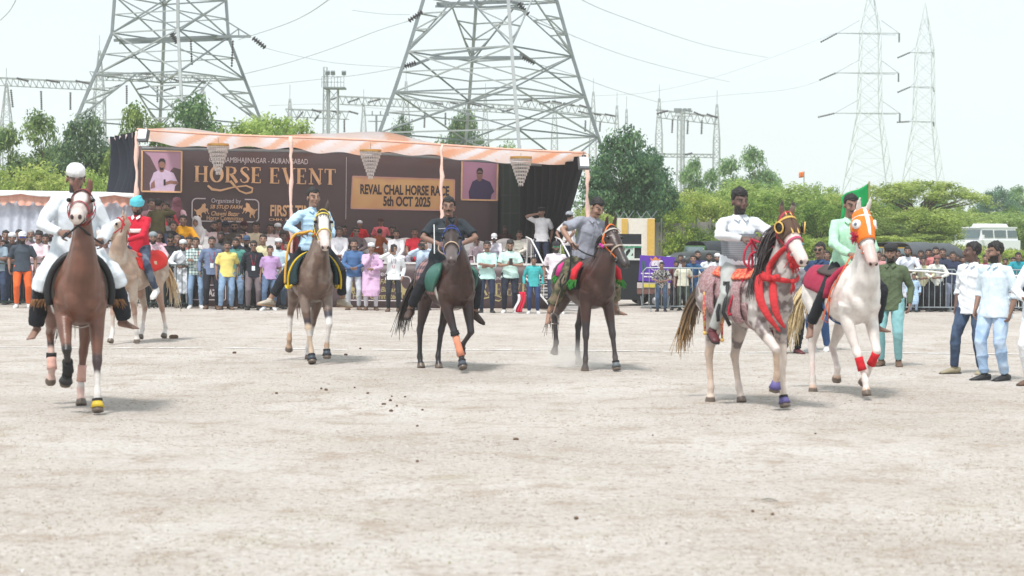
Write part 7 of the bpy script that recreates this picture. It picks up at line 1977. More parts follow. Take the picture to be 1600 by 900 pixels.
mb.tube(smooth([N_[3] + V(-.18, -.10, -.04), V(-.215, -.62, 1.36), V(-.25, -.68, 1.16), V(-.20, -.76, .98), V(-.08, -.80, .82)]), slerp_r([(.035, .018), (.045, .014), (.048, .012), (.036, .012), (.012, .01)]), n=8, up=V(-.7, -.7, 0))
mb.tube(smooth([N_[3] + V(-.13, -.20, -.02), V(-.13, -.74, 1.34), V(-.16, -.80, 1.14), V(-.13, -.83, .98), V(-.05, -.84, .86)]), slerp_r([(.03, .015), (.04, .014), (.045, .012), (.035, .012), (.012, .01)]), n=8, up=V(-.7, -.7, 0))
build(mb, 'scarf', SCF, F_.root, True)
mb = MB(); q_ = F_.hpt(.42, -.15)
for i in range(3): mb.ball(q_ + V(.03 * i - .03, -.0, -.03 * i), (.05, .05, .06), n=10, m=7)
strands(mb, lambda t, r: q_ + V(r.gauss(0, .02), 0, -.03), lambda b, r: V(r.gauss(0, .35), r.gauss(0, .3), -1), .15, .014, 40, 4, sag=.1, seg=4)
build(mb, 'scarf_knot', SCF, F_.root, True)
mb = MB(); q_ = N_[2] + V(.0, -.33, .02); mb.ball(q_, .028, n=8, m=6); strands(mb, lambda t, r: q_, lambda b, r: V(r.gauss(0, .22), r.gauss(0, .15), -1), .13, .010, 26, 4, sag=.1, seg=3); build(mb, 'tassel', SCF, F_.root, True)
BRO = patch_mat('mauve_brocade', [(.30, .16, .17), (.42, .30, .30), (.22, .11, .12)], 28, stretch=(1, 1, 1))
REDB = patch_mat('red_brocade', [(.62, .05, .03), (.70, .22, .12)], 30)
drape(F_, 'saddle_blanket', BRO, -.34, .56, -96, 96, .02, .02)
drape(F_, 'seat_cloth', REDB, -.42, .30, -50, 50, .05, .03)
for y in (-.30, .22):
    drape(F_, 'hanging_panel', BRO, y - .07, y + .07, -128, -60, .05, .02, fn=lambda u, v: (0, 0, .01 * math.sin(v * 9)))
for y, c in ((.32, (.45, .06, .10)), (-.05, (.36, .10, .10))):
    mb = MB(); a_ = on_back(y, R(-88), .04); mb.tube([a_, a_ + V(-.01, 0, -.2), a_ + V(.0, .0, -.42)], [(.04, .012), (.034, .012), (.016, .01)], n=8, up=V(1, 0, 0)); mb.ball(a_ + V(0, 0, -.44), .022, n=8, m=6, mi=1)
    build(mb, 'hanging_strap', [patch_mat('red_brocade', [(.45, .06, .08), (.55, .35, .12)], 40), mat('gold_trim', (.72, .45, .12), .5, 0)], F_.root, True)
mb = MB(); mb.tube([on_back(-.16, R(-60), .09), V(-.38, -.18, 1.0), V(-.33, -.24, .86)], [(.03, .012)] * 3, n=6, up=V(1, 0, 0)); mb.tube([on_back(-.10, R(-60), .09), V(-.40, -.10, 1.0), V(-.40, -.12, .90)], [(.03, .012)] * 3, n=6, up=V(1, 0, 0))
build(mb, 'girth_strap', mat('black_leather', (.012, .012, .014), .5, .1, bump=.2), F_.root, True)
drape(F_, 'girth', BRO, -.42, -.32, 95, 265, .010, .012, nu=3)
WS = cloth('white_shirt_cloth', (.68, .71, .75), bscale=9, bump=.5)
rF, JF = rider(F_, 'rider in white shirt with grey lower half holding a red rope', dict(P=(-.02, .10, 1.50), yaw=-16, lean=0, wR=(-.06, -.34, .26), wL=(.17, -.30, .26), eR=(-1, .35, .1), eL=(1, .4, -.2), hR=(1, -.4, .0), hL=(-.8, -.5, 0), hy=8, hp=2, bulk=1.06,
    aR=(-.36, .06, .80), aL=(.38, .0, .80), kR=(-.5, -1.4, .2), fR=(-.25, -1, -.35), fL=(.25, -1, -.3)), skin_mat(3, 1), WS, cloth('pale_grey_trousers', (.38, .39, .375), bscale=9), 61,
    dict(hem=-.03, loose=.97, amp=.008), dict(loose=1.02, to=.93), shoes=[mat('maroon_shoe', (.10, .02, .025), .5, .2), mat('dark_sole', (.02, .02, .02), .8, 0)], hairstyle='tall')
collar_points(rF, JF, WS)
Jn = dict(JF)
mb = MB(); T_ = JF['T']; U_ = T_.to_3x3() @ V(0, 1, 0)
mb.tube([T_ @ V(0, y, z) for y, z in ((.0, -.09), (.005, 0), (0, .12), (0, .22), (0, .315))], [(.200, .158), (.196, .154), (.186, .150), (.196, .156), (.204, .154)], n=24, up=U_, cap=False)
me_ = mb.mesh('shirt_panel', [wave_mat('grey_ribbed_cloth', [(.17, .185, .21), (.25, .265, .29)], 'z', 45)], True); build_ = obj('shirt_panel', me_, rF)
placket(rF, JF, WS)
mb = MB(); h0 = JF['wrR'] + V(.05, -.09, 0); h1 = JF['wrL'] + V(-.02, -.08, 0); bt = F_.hpt(.43, -.09) - F_.hs * .07
mb.tube([h0, h0.lerp(bt, .35) + V(-.02, 0, -.02), h0.lerp(bt, .7) + V(-.02, 0, -.02), bt], .012, n=6)
mb.tube([h0, h0 + V(.05, -.02, -.10), h1 + V(-.03, 0, -.12), h1], .012, n=6)
mb.tube(smooth([h0 + V(0, 0, -.02), h0 + V(-.09, -.03, -.12), h0 + V(-.10, -.03, -.24), h0 + V(.0, -.04, -.32), h0 + V(.09, -.04, -.26), h0 + V(.05, -.03, -.14), h0 + V(-.04, -.04, -.18), h0 + V(-.06, -.02, -.36), h0 + V(-.18, .02, -.55), h0 + V(-.23, .06, -.74), h0 + V(-.20, .06, -.78), h0 + V(-.08, .0, -.60), h0 + V(.0, -.02, -.3), h0]), .012, n=6)
build(mb, 'rope_rein', cloth('crimson_rope', (.45, .02, .05), bump=.5, bscale=90), F_.root, True)

# ---- G: white horse with an orange hood
G_ = make_horse('white horse with an orange and white eye hood and red bandages', dict(
    at=place(1345, 624, 13, 1.0), yaw=13, scale=1.0, poll=(-.11, -.76, 2.06), hp=58, hy=2, arch=.05,
    legs=dict(FR=dict(f=(.03, -.64, .165), p=(0, -.25, -1)), FL=dict(f=(.09, -.52, .30), p=(-.12, .55, -.8)), HR=dict(f=(-.16, .46, .165), p=(0, -.1, -1)), HL=dict(f=(.02, .16, .30), p=(.1, .45, -1), st=-.05)),
    paint=painter((.74, .70, .66), dapple=((.66, .55, .51), .3, .7, 3), low=(.72, .65, .61), face=[(.40, .9, .12, -.3, (.62, .46, .42))],
        legs={k: [(.9, 1, (.50, .33, .24))] for k in ('FR', 'FL', 'HR', 'HL')})))
wrap(G_, 'FR', cloth('red_bandage', (.55, .01, .02)), .12, .62, 'bandage', .048); wrap(G_, 'FL', cloth('red_bandage', (.55, .01, .02)), .05, .62, 'bandage', .048)
tail(G_, (.66, .52, .30), (-.45, .85, -.1), .95, tip=(.66, .52, .30), n=90)
mane(G_, (.70, .66, .62), 1, .14, 40)
mb = MB()
def hoodG(u, v):
    t = .0 + .36 * u; ang = R(-104 + 208 * v); HL = G_.HL
    for p, q in zip(HL, HL[1:]):
        if p[0] <= t <= q[0]:
            f = (t - p[0]) / (q[0] - p[0]); c, rw, rh = [p[j] + (q[j] - p[j]) * f for j in (1, 2, 3)]; break
    if .1 < t < .22: rw += .012
    return G_.poll + G_.hd * t + G_.hu * (c + math.cos(ang) * (rh + .008)) + G_.hs * (math.sin(ang) * (rw + .008))
mb.grid(hoodG, 10, 20, thick=.005); build(mb, 'hood', cloth('orange_hood_cloth', (.80, .19, .02)), G_.root, True)
def hoodS(u, v):
    p = hoodG(u * .9 + .02, .5 + (v - .5) * (.13 - .05 * u)); return p + G_.hu * .007
mb = MB(); mb.grid(hoodS, 8, 4, thick=.003); build(mb, 'hood_stripe', cloth('white_collar', (.8, .78, .76)), G_.root, True)
for s in (-1, 1):
    c = G_.hpt(.17, .02) + G_.hs * s * .098; dirn = (G_.hs * s * .85 + G_.hd * .1 + G_.hu * .5).normalized()
    mb = MB(); mb.tube([c, c + dirn * .03], [.055, .050], n=16); o_ = build(mb, 'eye_cup', cloth('white_collar', (.8, .78, .76)), G_.root, True)
    mb = MB(); mb.tube([c + dirn * .02, c + dirn * .034], [.022, .019], n=14); build(mb, 'cup_mesh', mat('navy_mesh', (.12, .15, .22), .4, 0), o_, True)
bridle(G_, (.60, .15, .04), nose=(.22, .22, .21), brow=(.7, .65, .6), w=.010)
mb = MB(); q_ = G_.neck[7] + V(-.12, -.08, -.10)
strands(mb, lambda t, r: q_, lambda b, r: V(r.gauss(0, 1), r.gauss(0, 1), r.gauss(0, 1)), .085, .012, 150, 4, sag=.02, seg=2)
build(mb, 'pompom', cloth('crimson_wool', (.42, .02, .07)), G_.root, True)
MRN = cloth('maroon_pad_cloth', (.34, .02, .06))
drape(G_, 'saddle_pad', MRN, -.20, .62, -88, 88, .02, .03, fn=lambda u, v: (0, 0, .0))
drape(G_, 'saddle', mat('brown_leather', (.05, .025, .02), .5, .15), -.25, .25, -45, 45, .05, .03)
for s in (-1, 1):
    mb = MB(); mb.tube([on_back(-.36 + .0012 * a, R(a * s), .045) for a in range(10, 92, 9)], [(.036, .024)] * 10, n=8, up=V(0, 1, 0)); build(mb, 'pad_roll', MRN, G_.root, True)
drape(G_, 'girth', cloth('blue_girth', (.05, .13, .35)), -.12, -.04, 95, 265, .010, .012, nu=3)
PG = cloth('pale_green_shirt_cloth', (.42, .68, .50), bscale=9, bump=.6)
rG, JG = rider(G_, 'rider in pale green shirt half hidden by his white horse', dict(P=(.08, .06, 1.50), yaw=-10, side=2, wR=(-.06, -.36, .12), wL=(.16, -.30, .16), eR=(-1, .3, -.2), hR=(.8, -.5, -.1), hy=4, hp=6,
    aR=(-.34, .10, .80), aL=(.40, -.05, .80), kR=(-.6, -1.4, .2), fR=(-.35, -.6, -.6), fL=(.9, -.8, -.05)), skin_mat(2, 2), PG, cloth('black_trousers', (.010, .012, .017)), 71,
    dict(hem=-.10, loose=1.02, amp=.009), dict(loose=1.05, to=.93))
collar_points(rG, JG, PG)
rein(G_, [JG['wrR'] + V(.03, -.08, 0), JG['wrL']], (.60, .13, .05), .04, .012)
mb = MB(); a_ = JG['wrR'] + V(-.02, -.07, -.02); mb.tube([a_, a_ + V(-.10, -.02, -.16), a_ + V(-.22, .02, -.38), a_ + V(-.30, .06, -.70), a_ + V(-.24, .06, -.74), a_ + V(-.22, .04, -.45)], .010, n=6); build(mb, 'rein_end', cloth('rein_cord', (.60, .13, .05), bump=0), G_.root, True)
# green flag carried upright behind the rider of the white horse
fl = empty('flag', 'green flag standing upright behind the rider in pale green', 'flag', M=Matrix.Translation(W(1357, 396, (G_.M.translation.y + .75))))
mb = MB(); mb.bar((0, 0, -.2), (0, 0, .84), .010, n=8); build(mb, 'pole', mat('bamboo_pole', (.35, .25, .12), .6, .1), fl)
mb = MB()
def ff(u, v):
    return (-.33 * u + .02 * math.sin(u * 7 + v * 3), .05 * math.sin(u * 9 + v * 2), .83 - .26 * v - .20 * u ** 1.3 - .02 * math.sin(u * 5))
mb.grid(ff, 16, 10, thick=.003); build(mb, 'flag_cloth', cloth('green_flag_cloth', (.01, .30, .08), bump=.2), fl, True)
# ------------------------------------------------------------------ the crowd
POSES = {
 'down': dict(),
 'down2': dict(wR=(-.25, -.05, -.08), wL=(.24, .02, -.07), aR=(-.15, -.05, .085), aL=(.10, .06, .085), lean=1, fR=(-.5, -1, -.05)),
 'pocket': dict(wR=(-.20, -.10, -.02), wL=(.20, -.10, -.02), eR=(-1, .6, -.1), eL=(1, .6, -.1), hR=(.2, -.3, -1), hL=(-.2, -.3, -1)),
 'cross': dict(wR=(.06, -.20, .19), wL=(-.06, -.235, .225), eR=(-1, .2, -.6), eL=(1, .2, -.6), hR=(1, .0, .15), hL=(-1, .0, .1), pR=(0, 1, 0), pL=(0, 1, 0), curl=25),
 'phone': dict(wR=(-.05, -.27, .20), wL=(.06, -.27, .20), eR=(-1, .4, -.6), eL=(1, .4, -.6), hR=(.3, -.5, .6), hL=(-.3, -.5, .6), pR=(.4, .8, 0), pL=(-.4, .8, 0), hp=26),
 'photo': dict(wR=(-.09, -.24, .56), wL=(.22, -.03, -.05), eR=(-1, -.1, -.5), hR=(.25, -.2, 1), pR=(.3, 1, 0), hp=0),
 'photo2': dict(wR=(-.09, -.26, .54), wL=(.09, -.26, .54), eR=(-1, -.1, -.5), eL=(1, -.1, -.5), hR=(.2, -.2, 1), hL=(-.2, -.2, 1), pR=(.3, 1, 0), pL=(-.3, 1, 0)),
 'clasp': dict(wR=(-.06, -.22, .08), wL=(.05, -.24, .10), eR=(-1, .4, -.3), eL=(1, .4, -.3), hR=(1, -.3, -.2), hL=(-1, -.2, -.3)),
 'rail': dict(lean=16, wR=(-.12, -.34, .20), wL=(.12, -.33, .21), eR=(-1, 0, -.5), eL=(1, 0, -.5), hR=(1, -.5, -.1), hL=(-1, -.4, -.1), hp=-12),
 'behind': dict(wR=(-.12, .20, .02), wL=(.12, .20, .02), eR=(-1, .4, 0), eL=(1, .4, 0)),
 'chin': dict(wR=(-.03, -.15, .44), wL=(.04, -.22, .12), eR=(-.6, -.3, -1), eL=(1, .3, -.3), hR=(.2, 0, 1), hL=(-1, -.2, 0), hp=4),
 'brow': dict(wR=(-.13, -.14, .60), wL=(.23, .05, -.05), eR=(-1, -.3, 0), hR=(.9, -.2, .3)),
 'profile': dict(yaw=-12, hy=-42, wR=(-.24, -.02, -.07), wL=(.23, -.03, -.07), aR=(-.22, -.04, .085), aL=(.10, .08, .085), fR=(-.8, -.7, -.05), fL=(.1, -1, -.05)),
 'stride': dict(yaw=-10, hy=-30, hp=8, wR=(-.23, -.08, -.06), wL=(.24, -.02, -.08), aR=(-.10, -.06, .085), aL=(.12, .04, .085), fR=(-.7, -.8, -.05), fL=(-.4, -1, -.05)),
 'sit': dict(P=(0, .0, .52), aR=(-.14, -.42, .085), aL=(.14, -.42, .085), kR=(-.2, -1, .6), kL=(.2, -1, .6), wR=(-.16, -.34, .02), wL=(.16, -.34, .02), eR=(-1, .5, .2), eL=(1, .5, .2), lean=-6, hp=6),
 'sit2': dict(P=(0, .0, .52), aR=(-.20, -.44, .085), aL=(.10, -.40, .085), kR=(-.5, -1, .6), kL=(.3, -1, .6), wR=(-.04, -.34, .05), wL=(.05, -.35, .06), eR=(-1, .4, -.2), eL=(1, .4, -.2), hR=(.9, -.4, -.2), hL=(-.9, -.4, -.2), lean=6, hp=4),
 'sit3': dict(P=(0, .0, .52), aR=(-.12, -.42, .085), aL=(-.10, -.52, .30), kR=(-.2, -1, .6), kL=(.6, -.6, .6), wR=(-.30, -.10, .10), wL=(.10, -.34, .10), eR=(-1, .3, .2), eL=(1, .3, 0), lean=-10, side=3, hp=8, hy=10),
 'sitphone': dict(P=(0, .0, .52), aR=(-.14, -.42, .085), aL=(.14, -.42, .085), kR=(-.2, -1, .6), kL=(.2, -1, .6), wR=(-.05, -.16, .50), wL=(.14, -.34, .02), eR=(-1, -.2, -.5), hR=(.2, -.2, 1), eL=(1, .4, 0), lean=8, hp=14),
}
_J, _MESH = {}, {}
def CJ(p):
    if p not in _J: _J[p] = joints(POSES[p])
    return _J[p]
def CM(p, part):
    k = (p, part)
    if k in _MESH: return _MESH[k]
    J = CJ(p); sd = sum(map(ord, p + part)) % 97
    if part == 'body': m = body_mesh(J, .0115, .0095)
    elif part == 'long': m = shirt_mesh(J, 'long', voxel=.015, seed=sd, hem=-.13, amp=.007)
    elif part == 'rolled': m = shirt_mesh(J, 'rolled', voxel=.015, seed=sd, hem=-.13, amp=.007)
    elif part == 'short': m = shirt_mesh(J, 'short', voxel=.015, seed=sd, hem=-.12, amp=.006)
    elif part == 'kurta': m = shirt_mesh(J, 'long', voxel=.015, seed=sd, kurta=.15, loose=1.06, amp=.009)
    elif part == 'trousers': m = trouser_mesh(J, 1.0, voxel=.015, seed=sd, amp=.007)
    elif part == 'slim': m = trouser_mesh(J, .90, voxel=.015, seed=sd, amp=.006)
    elif part in ('shoeR', 'shoeL'): m = shoe_mesh(J, part[-1])
    _MESH[k] = m
    return m
def C(name, r, g=None, b=None):
    return cloth(name, srgb(r, g, b) if g is not None else r)
def pc(t):
    """a cloth colour by its 8-bit appearance in neutral light, a little darker than it photographs here"""
    return tuple(c * .82 for c in srgb(*t))
SHOE = {'b': [mat('black_shoe', (.02, .02, .022), .5, .1), mat('dark_sole', (.02, .02, .02), .8, 0)], 'w': [mat('white_shoe', (.62, .62, .62), .5, .1), mat('white_sole', (.7, .7, .68), .6, .05)],
        'n': [mat('brown_sandal', (.12, .07, .045), .6, .1), mat('dark_sole', (.02, .02, .02), .8, 0)]}
WHITE, CREAM, LBLUE, PINK, LAV, NAVYC, BLACKC, TEALC = (232, 234, 238), (228, 212, 184), (188, 214, 236), (232, 190, 200), (190, 160, 200), (40, 52, 80), (34, 34, 38), (60, 170, 176)
JEANS, LJEAN, DTR, GTR = (62, 78, 108), (140, 168, 200), (34, 36, 46), (120, 108, 112)
_cid = [0]
def crowd(x, yh, D, pose, label, top, sl='long', leg=DTR, z0=0.0, yaw=0.0, skin=2, beard=0, cap=None, capc=WHITE, glasses=None, badge=False, shoe='b', bulk=1.05, hairc=None, fit='trousers', hs='short', mtop=None, grp='spectators round the arena', faceit=True, child=False):
    g = ground(x, D); zt = W(x, yh, D).z
    seated = pose.startswith('sit'); full = 1.30 if seated else {'rail': 1.66}.get(pose, 1.705)
    s = (zt - z0) / full
    s = max(.5, min(1.10, s)); J = CJ(pose)
    face = math.degrees(math.atan2(g.x, g.y))
    rz = R((-face if faceit else 0) + yaw)
    M = Matrix.Translation((g.x, g.y, z0 if not seated else z0)) @ Matrix.Rotation(rz, 4, 'Z') @ Matrix.Diagonal((s * bulk, s * bulk, s, 1))
    r = empty('person', label, 'person', M=M, group=grp)
    obj('body', CM(pose, 'body'), r, mats=skin_mat(skin, beard))
    obj('kurta' if sl == 'kurta' else 'shirt', CM(pose, sl), r, mats=mtop or cloth('shirt_cloth', pc(top)))
    obj('trousers', CM(pose, fit), r, mats=cloth('trouser_cloth', pc(leg)))
    if not seated or D < 49:
        for k in 'RL': obj('shoe', CM(pose, 'shoe' + k), r, mats=SHOE[shoe])
    _cid[0] += 1
    obj('hair', hair(hs, _cid[0] % 3), r, M=J['H'], mats=mat('hair', hairc or (.012, .010, .010), .55, .3, 40, .4, 200))
    if cap: obj('headscarf' if cap == 'hood' else ('skullcap' if cap == 'skullcap' else 'cap'), caps(cap), r, M=J['H'], mats=cloth('headwear', pc(capc), bscale=40))
    if glasses: obj('sunglasses', caps('glasses'), r, M=J['H'], mats=mat('lens', glasses, .15, 0))
    if badge: lanyard(J, r)
    if pose in ('phone', 'photo', 'photo2', 'sitphone'):
        mb = MB(); k = 'R'; wr = J['wrR']; hd = J['hdR']
        c = wr + hd * .11 + J['T'].to_3x3() @ V(.03, -.02, 0) * 1.0
        mb.box(c, (.15 if pose == 'photo2' else .075, .010, .075 if pose == 'photo2' else .15), rot=J['T'].to_3x3())
        tag(build(mb, 'phone', mat('phone_case', (.03, .03, .035), .3, 0), r), 'phone')
    return r
chk = wave_mat('green_blue_check', [(.55, .62, .58), (.06, .14, .16)], 'xz', 14, .55)
pat = patch_mat('pink_floral_print', [(.60, .34, .42), (.70, .62, .64), (.15, .10, .14)], 22)
pat2 = patch_mat('black_white_floral', [(.03, .03, .035), (.45, .43, .40), (.03, .03, .03)], 16)
strp = wave_mat('red_yellow_stripe', [(.35, .05, .04), (.40, .30, .08)], 'x', 12)
BK = (.02, .02, .02); GRNL = (.02, .45, .22); BLUL = (.03, .08, .5)
LG = 'spectators behind the left barrier'
# --- left, behind the dark barriers
crowd(-3, 367, 47.8, 'cross', 'man with folded arms in grey blue shirt cut by the left edge', (150, 168, 182), 'short', JEANS, grp=LG)
crowd(9, 360, 49.0, 'down', 'dark haired man in black at the left edge, head above the grey blue shirt', BLACKC, grp=LG)
crowd(19, 365, 48.2, 'rail', 'man in dark shirt with a white cap just left of the orange trousers', (48, 52, 60), leg=JEANS, cap='skullcap', grp=LG)
crowd(30, 356, 49.6, 'down2', 'black haired man standing behind the man in orange trousers', (40, 40, 46), grp=LG)
crowd(35, 363, 46.0, 'down', 'man in charcoal tee, white cap, blue glasses and orange trousers', (66, 76, 88), 'short', (240, 110, 50), beard=1, cap='cap', glasses=BLUL, shoe='w', bulk=1.06, grp=LG)
crowd(48, 358, 49.4, 'down', 'older grey headed man right of the blue glasses', (150, 130, 140), beard=3, hairc=(.3, .3, .3), grp=LG)
crowd(60, 363, 47.6, 'cross', 'moustached man with folded arms in pale pink shirt', (240, 214, 222), 'long', GTR, beard=2, grp=LG)
crowd(61, 352, 49.8, 'down', 'tall dark haired man behind the folded pale pink shirt', (80, 84, 96), grp=LG)
crowd(71, 366, 48.6, 'down2', 'man in dark purple shirt beside the white rider knee', (70, 56, 76), 'short', grp=LG)
crowd(152, 364, 48.2, 'down', 'spectator in plum shirt glimpsed between bay horse and red rider', (110, 60, 84), grp=LG)
crowd(165, 372, 48.0, 'rail', 'spectator in light shirt hidden behind the roan horse head', (210, 206, 210), grp=LG)
# --- on or beside the left end of the stage
SG = 'spectators at the left end of the stage'
crowd(236, 311, 49.2, 'down', 'man in pink check shirt standing high beside the turquoise turban', (206, 160, 170), 'short', DTR, FL, yaw=30, grp=SG)
crowd(247, 311, 48.4, 'photo', 'man in olive jacket photographing toward the banner with his back turned', (92, 84, 52), 'long', DTR, FL, yaw=165, cap=None, grp=SG)
crowd(260, 317, 49.6, 'down2', 'man in red shirt at the left end of the stage', (196, 60, 74), 'short', DTR, FL, yaw=-25, grp=SG)
crowd(276, 306, 50.0, 'behind', 'figure with a mauve scarf standing highest at the left end', (226, 190, 200), 'kurta', (180, 140, 150), FL, yaw=150, cap='hood', capc=(130, 84, 96), grp=SG)
crowd(264, 334, 48.9, 'sit2', 'man in white tee sitting below the red shirt', (232, 232, 236), 'short', z0=FL, yaw=15, grp=SG)
crowd(286, 337, 48.6, 'rail', 'boy in yellow hoodie with printed chest', (250, 178, 30), 'long', DTR, .45, beard=0, grp=SG)
crowd(309, 338, 48.9, 'sit2', 'woman in white headscarf with a dark border', (228, 226, 228), 'kurta', z0=FL, yaw=-20, cap='hood', capc=(232, 230, 232), skin=1, grp=SG)
crowd(272, 345, 48.3, 'sit', 'dark haired man in blue between white tee and yellow hoodie', (50, 60, 84), z0=FL - .1, yaw=20, grp=SG)
# --- seated guests on the stage
GG = 'guests seated on the stage'
for a in [
 (332, 345, 49.0, 'sit3', 'guest in pale pink shirt with crossed legs, leftmost of the seated row', (232, 206, 208), dict(beard=1)),
 (341, 343, 50.6, 'sit', 'guest half hidden behind the pale pink shirt', (120, 80, 70), dict()),
 (352, 346, 50.0, 'sit2', 'guest in lavender shirt and dark cap', (200, 186, 204), dict(cap='cap', capc=(40, 44, 60))),
 (366, 346, 49.0, 'sit', 'large bearded guest in olive brown shirt and sunglasses', (84, 74, 66), dict(beard=1, glasses=BK, bulk=1.12)),
 (381, 346, 49.8, 'sit', 'bearded guest in pink shirt and maroon cap', (230, 196, 204), dict(cap='cap', capc=(70, 24, 34), beard=1)),
 (400, 346, 49.1, 'sit2', 'guest in cream shirt right of the maroon cap', (232, 214, 184), dict(sl='short')),
 (422, 349, 49.3, 'sit', 'guest in dusty rose shirt near the first pole', (210, 186, 186), dict()),
 (434, 349, 50.2, 'sit', 'elderly guest with a white skullcap near the first pole', (216, 180, 190), dict(cap='skullcap', beard=3)),
 (452, 352, 49.6, 'sit', 'guest in maroon hidden behind the light blue rider', (130, 40, 50), dict()),
 (530, 354, 48.8, 'sit2', 'guest in white kurta right of the grey brown horse head', (232, 232, 238), dict(sl='kurta', leg=WHITE, beard=2, hairc=(.05, .045, .045))),
 (537, 352, 50.4, 'sit', 'dark haired guest peeping behind the white kurta', (60, 60, 70), dict()),
 (554, 354, 48.9, 'sit3', 'heavy guest in grey brown shirt and spectacles', (110, 96, 100), dict(bulk=1.15, glasses=(.05, .04, .04), leg=(70, 60, 66))),
 (613, 352, 50.2, 'sit2', 'guest in black shirt behind the white robed one', (30, 32, 38), dict(beard=2)),
 (619, 358, 48.7, 'sit2', 'guest in white shirt and white trousers looking down', (236, 236, 240), dict(leg=(226, 226, 232), beard=2)),
 (648, 356, 48.8, 'sit', 'guest in bright red short sleeved shirt and pale trousers', (226, 44, 66), dict(sl='short', leg=(170, 168, 182), beard=2, bulk=1.08)),
 (772, 365, 48.6, 'sitphone', 'guest in white shirt and white cap holding a phone to his face', (226, 224, 236), dict(cap='cap', leg=JEANS)),
 (808, 360, 48.8, 'sit3', 'guest in ivory shirt leaning his arm near the stairs', (226, 222, 210), dict(beard=2, yaw=-15)),
 (745, 372, 49.2, 'sit', 'guest in pale pink trousers beside the black polo rider', (214, 196, 206), dict(leg=(214, 190, 200))),
 (678, 366, 49.4, 'sit', 'guest in white hidden behind the black polo rider', (228, 228, 232), dict()),
 (508, 360, 49.4, 'sit', 'guest in brown hidden behind the grey brown horse head', (120, 70, 50), dict()),
]:
    k = dict(sl='long'); k.update(a[6]); crowd(a[0], a[1], a[2], a[3], a[4], a[5], z0=FL - .10, grp=GG, **k)
    chair(a[0], a[2] + .1, 'white chair under the ' + ' '.join(a[4].split()[:12]), z=FL - .06)
for xx, D_, lb in ((575, 48.9, 'empty white chair beside the orange brown kurta boy'), (600, 49.0, 'empty white chair left of the guest in white'), (633, 49.2, 'empty white chair left of the red shirted guest'), (664, 49.2, 'empty white chair right of the red shirted guest'), (728, 49.0, 'empty white chair right of the black polo rider'), (790, 48.9, 'empty white chair right of the white capped guest'), (824, 48.9, 'empty white chair next to the stairs'), (420, 48.4, 'empty white chair near the first pole'), (318, 48.4, 'empty white chair right of the headscarf')):
    chair(xx, D_, lb, FL, 0)
crowd(562, 345, 50.6, 'down', 'small child in red shirt and white skullcap on the stage', (216, 30, 44), 'short', z0=FL, cap='skullcap', grp=GG)
crowd(595, 341, 50.8, 'down', 'child in coral pink tee standing behind the chairs', (236, 120, 130), 'short', z0=FL, cap='cap', capc=(80, 50, 50), grp=GG)
crowd(589, 358, 49.2, 'rail', 'boy in orange brown kurta with his back turned', (150, 70, 28), 'kurta', (210, 190, 190), z0=FL - .1, yaw=150, grp=GG)
crowd(789, 353, 51.0, 'down', 'man in dark maroon shirt standing before the green mesh', (58, 30, 30), z0=FL - .1, beard=2, skin=3, grp=GG)
crowd(846, 324, 48.7, 'brow', 'man in white shirt at the top of the stairs shading his eyes', (240, 240, 244), 'short', (38, 46, 70), FL, cap='beret', capc=(30, 30, 34), grp=GG)
crowd(889, 331, 48.3, 'behind', 'man in white with a grey cap and backpack, back turned, at the stage corner', (232, 232, 236), 'short', JEANS, FL - .05, yaw=140, cap='cap', capc=(190, 196, 206), grp=GG)
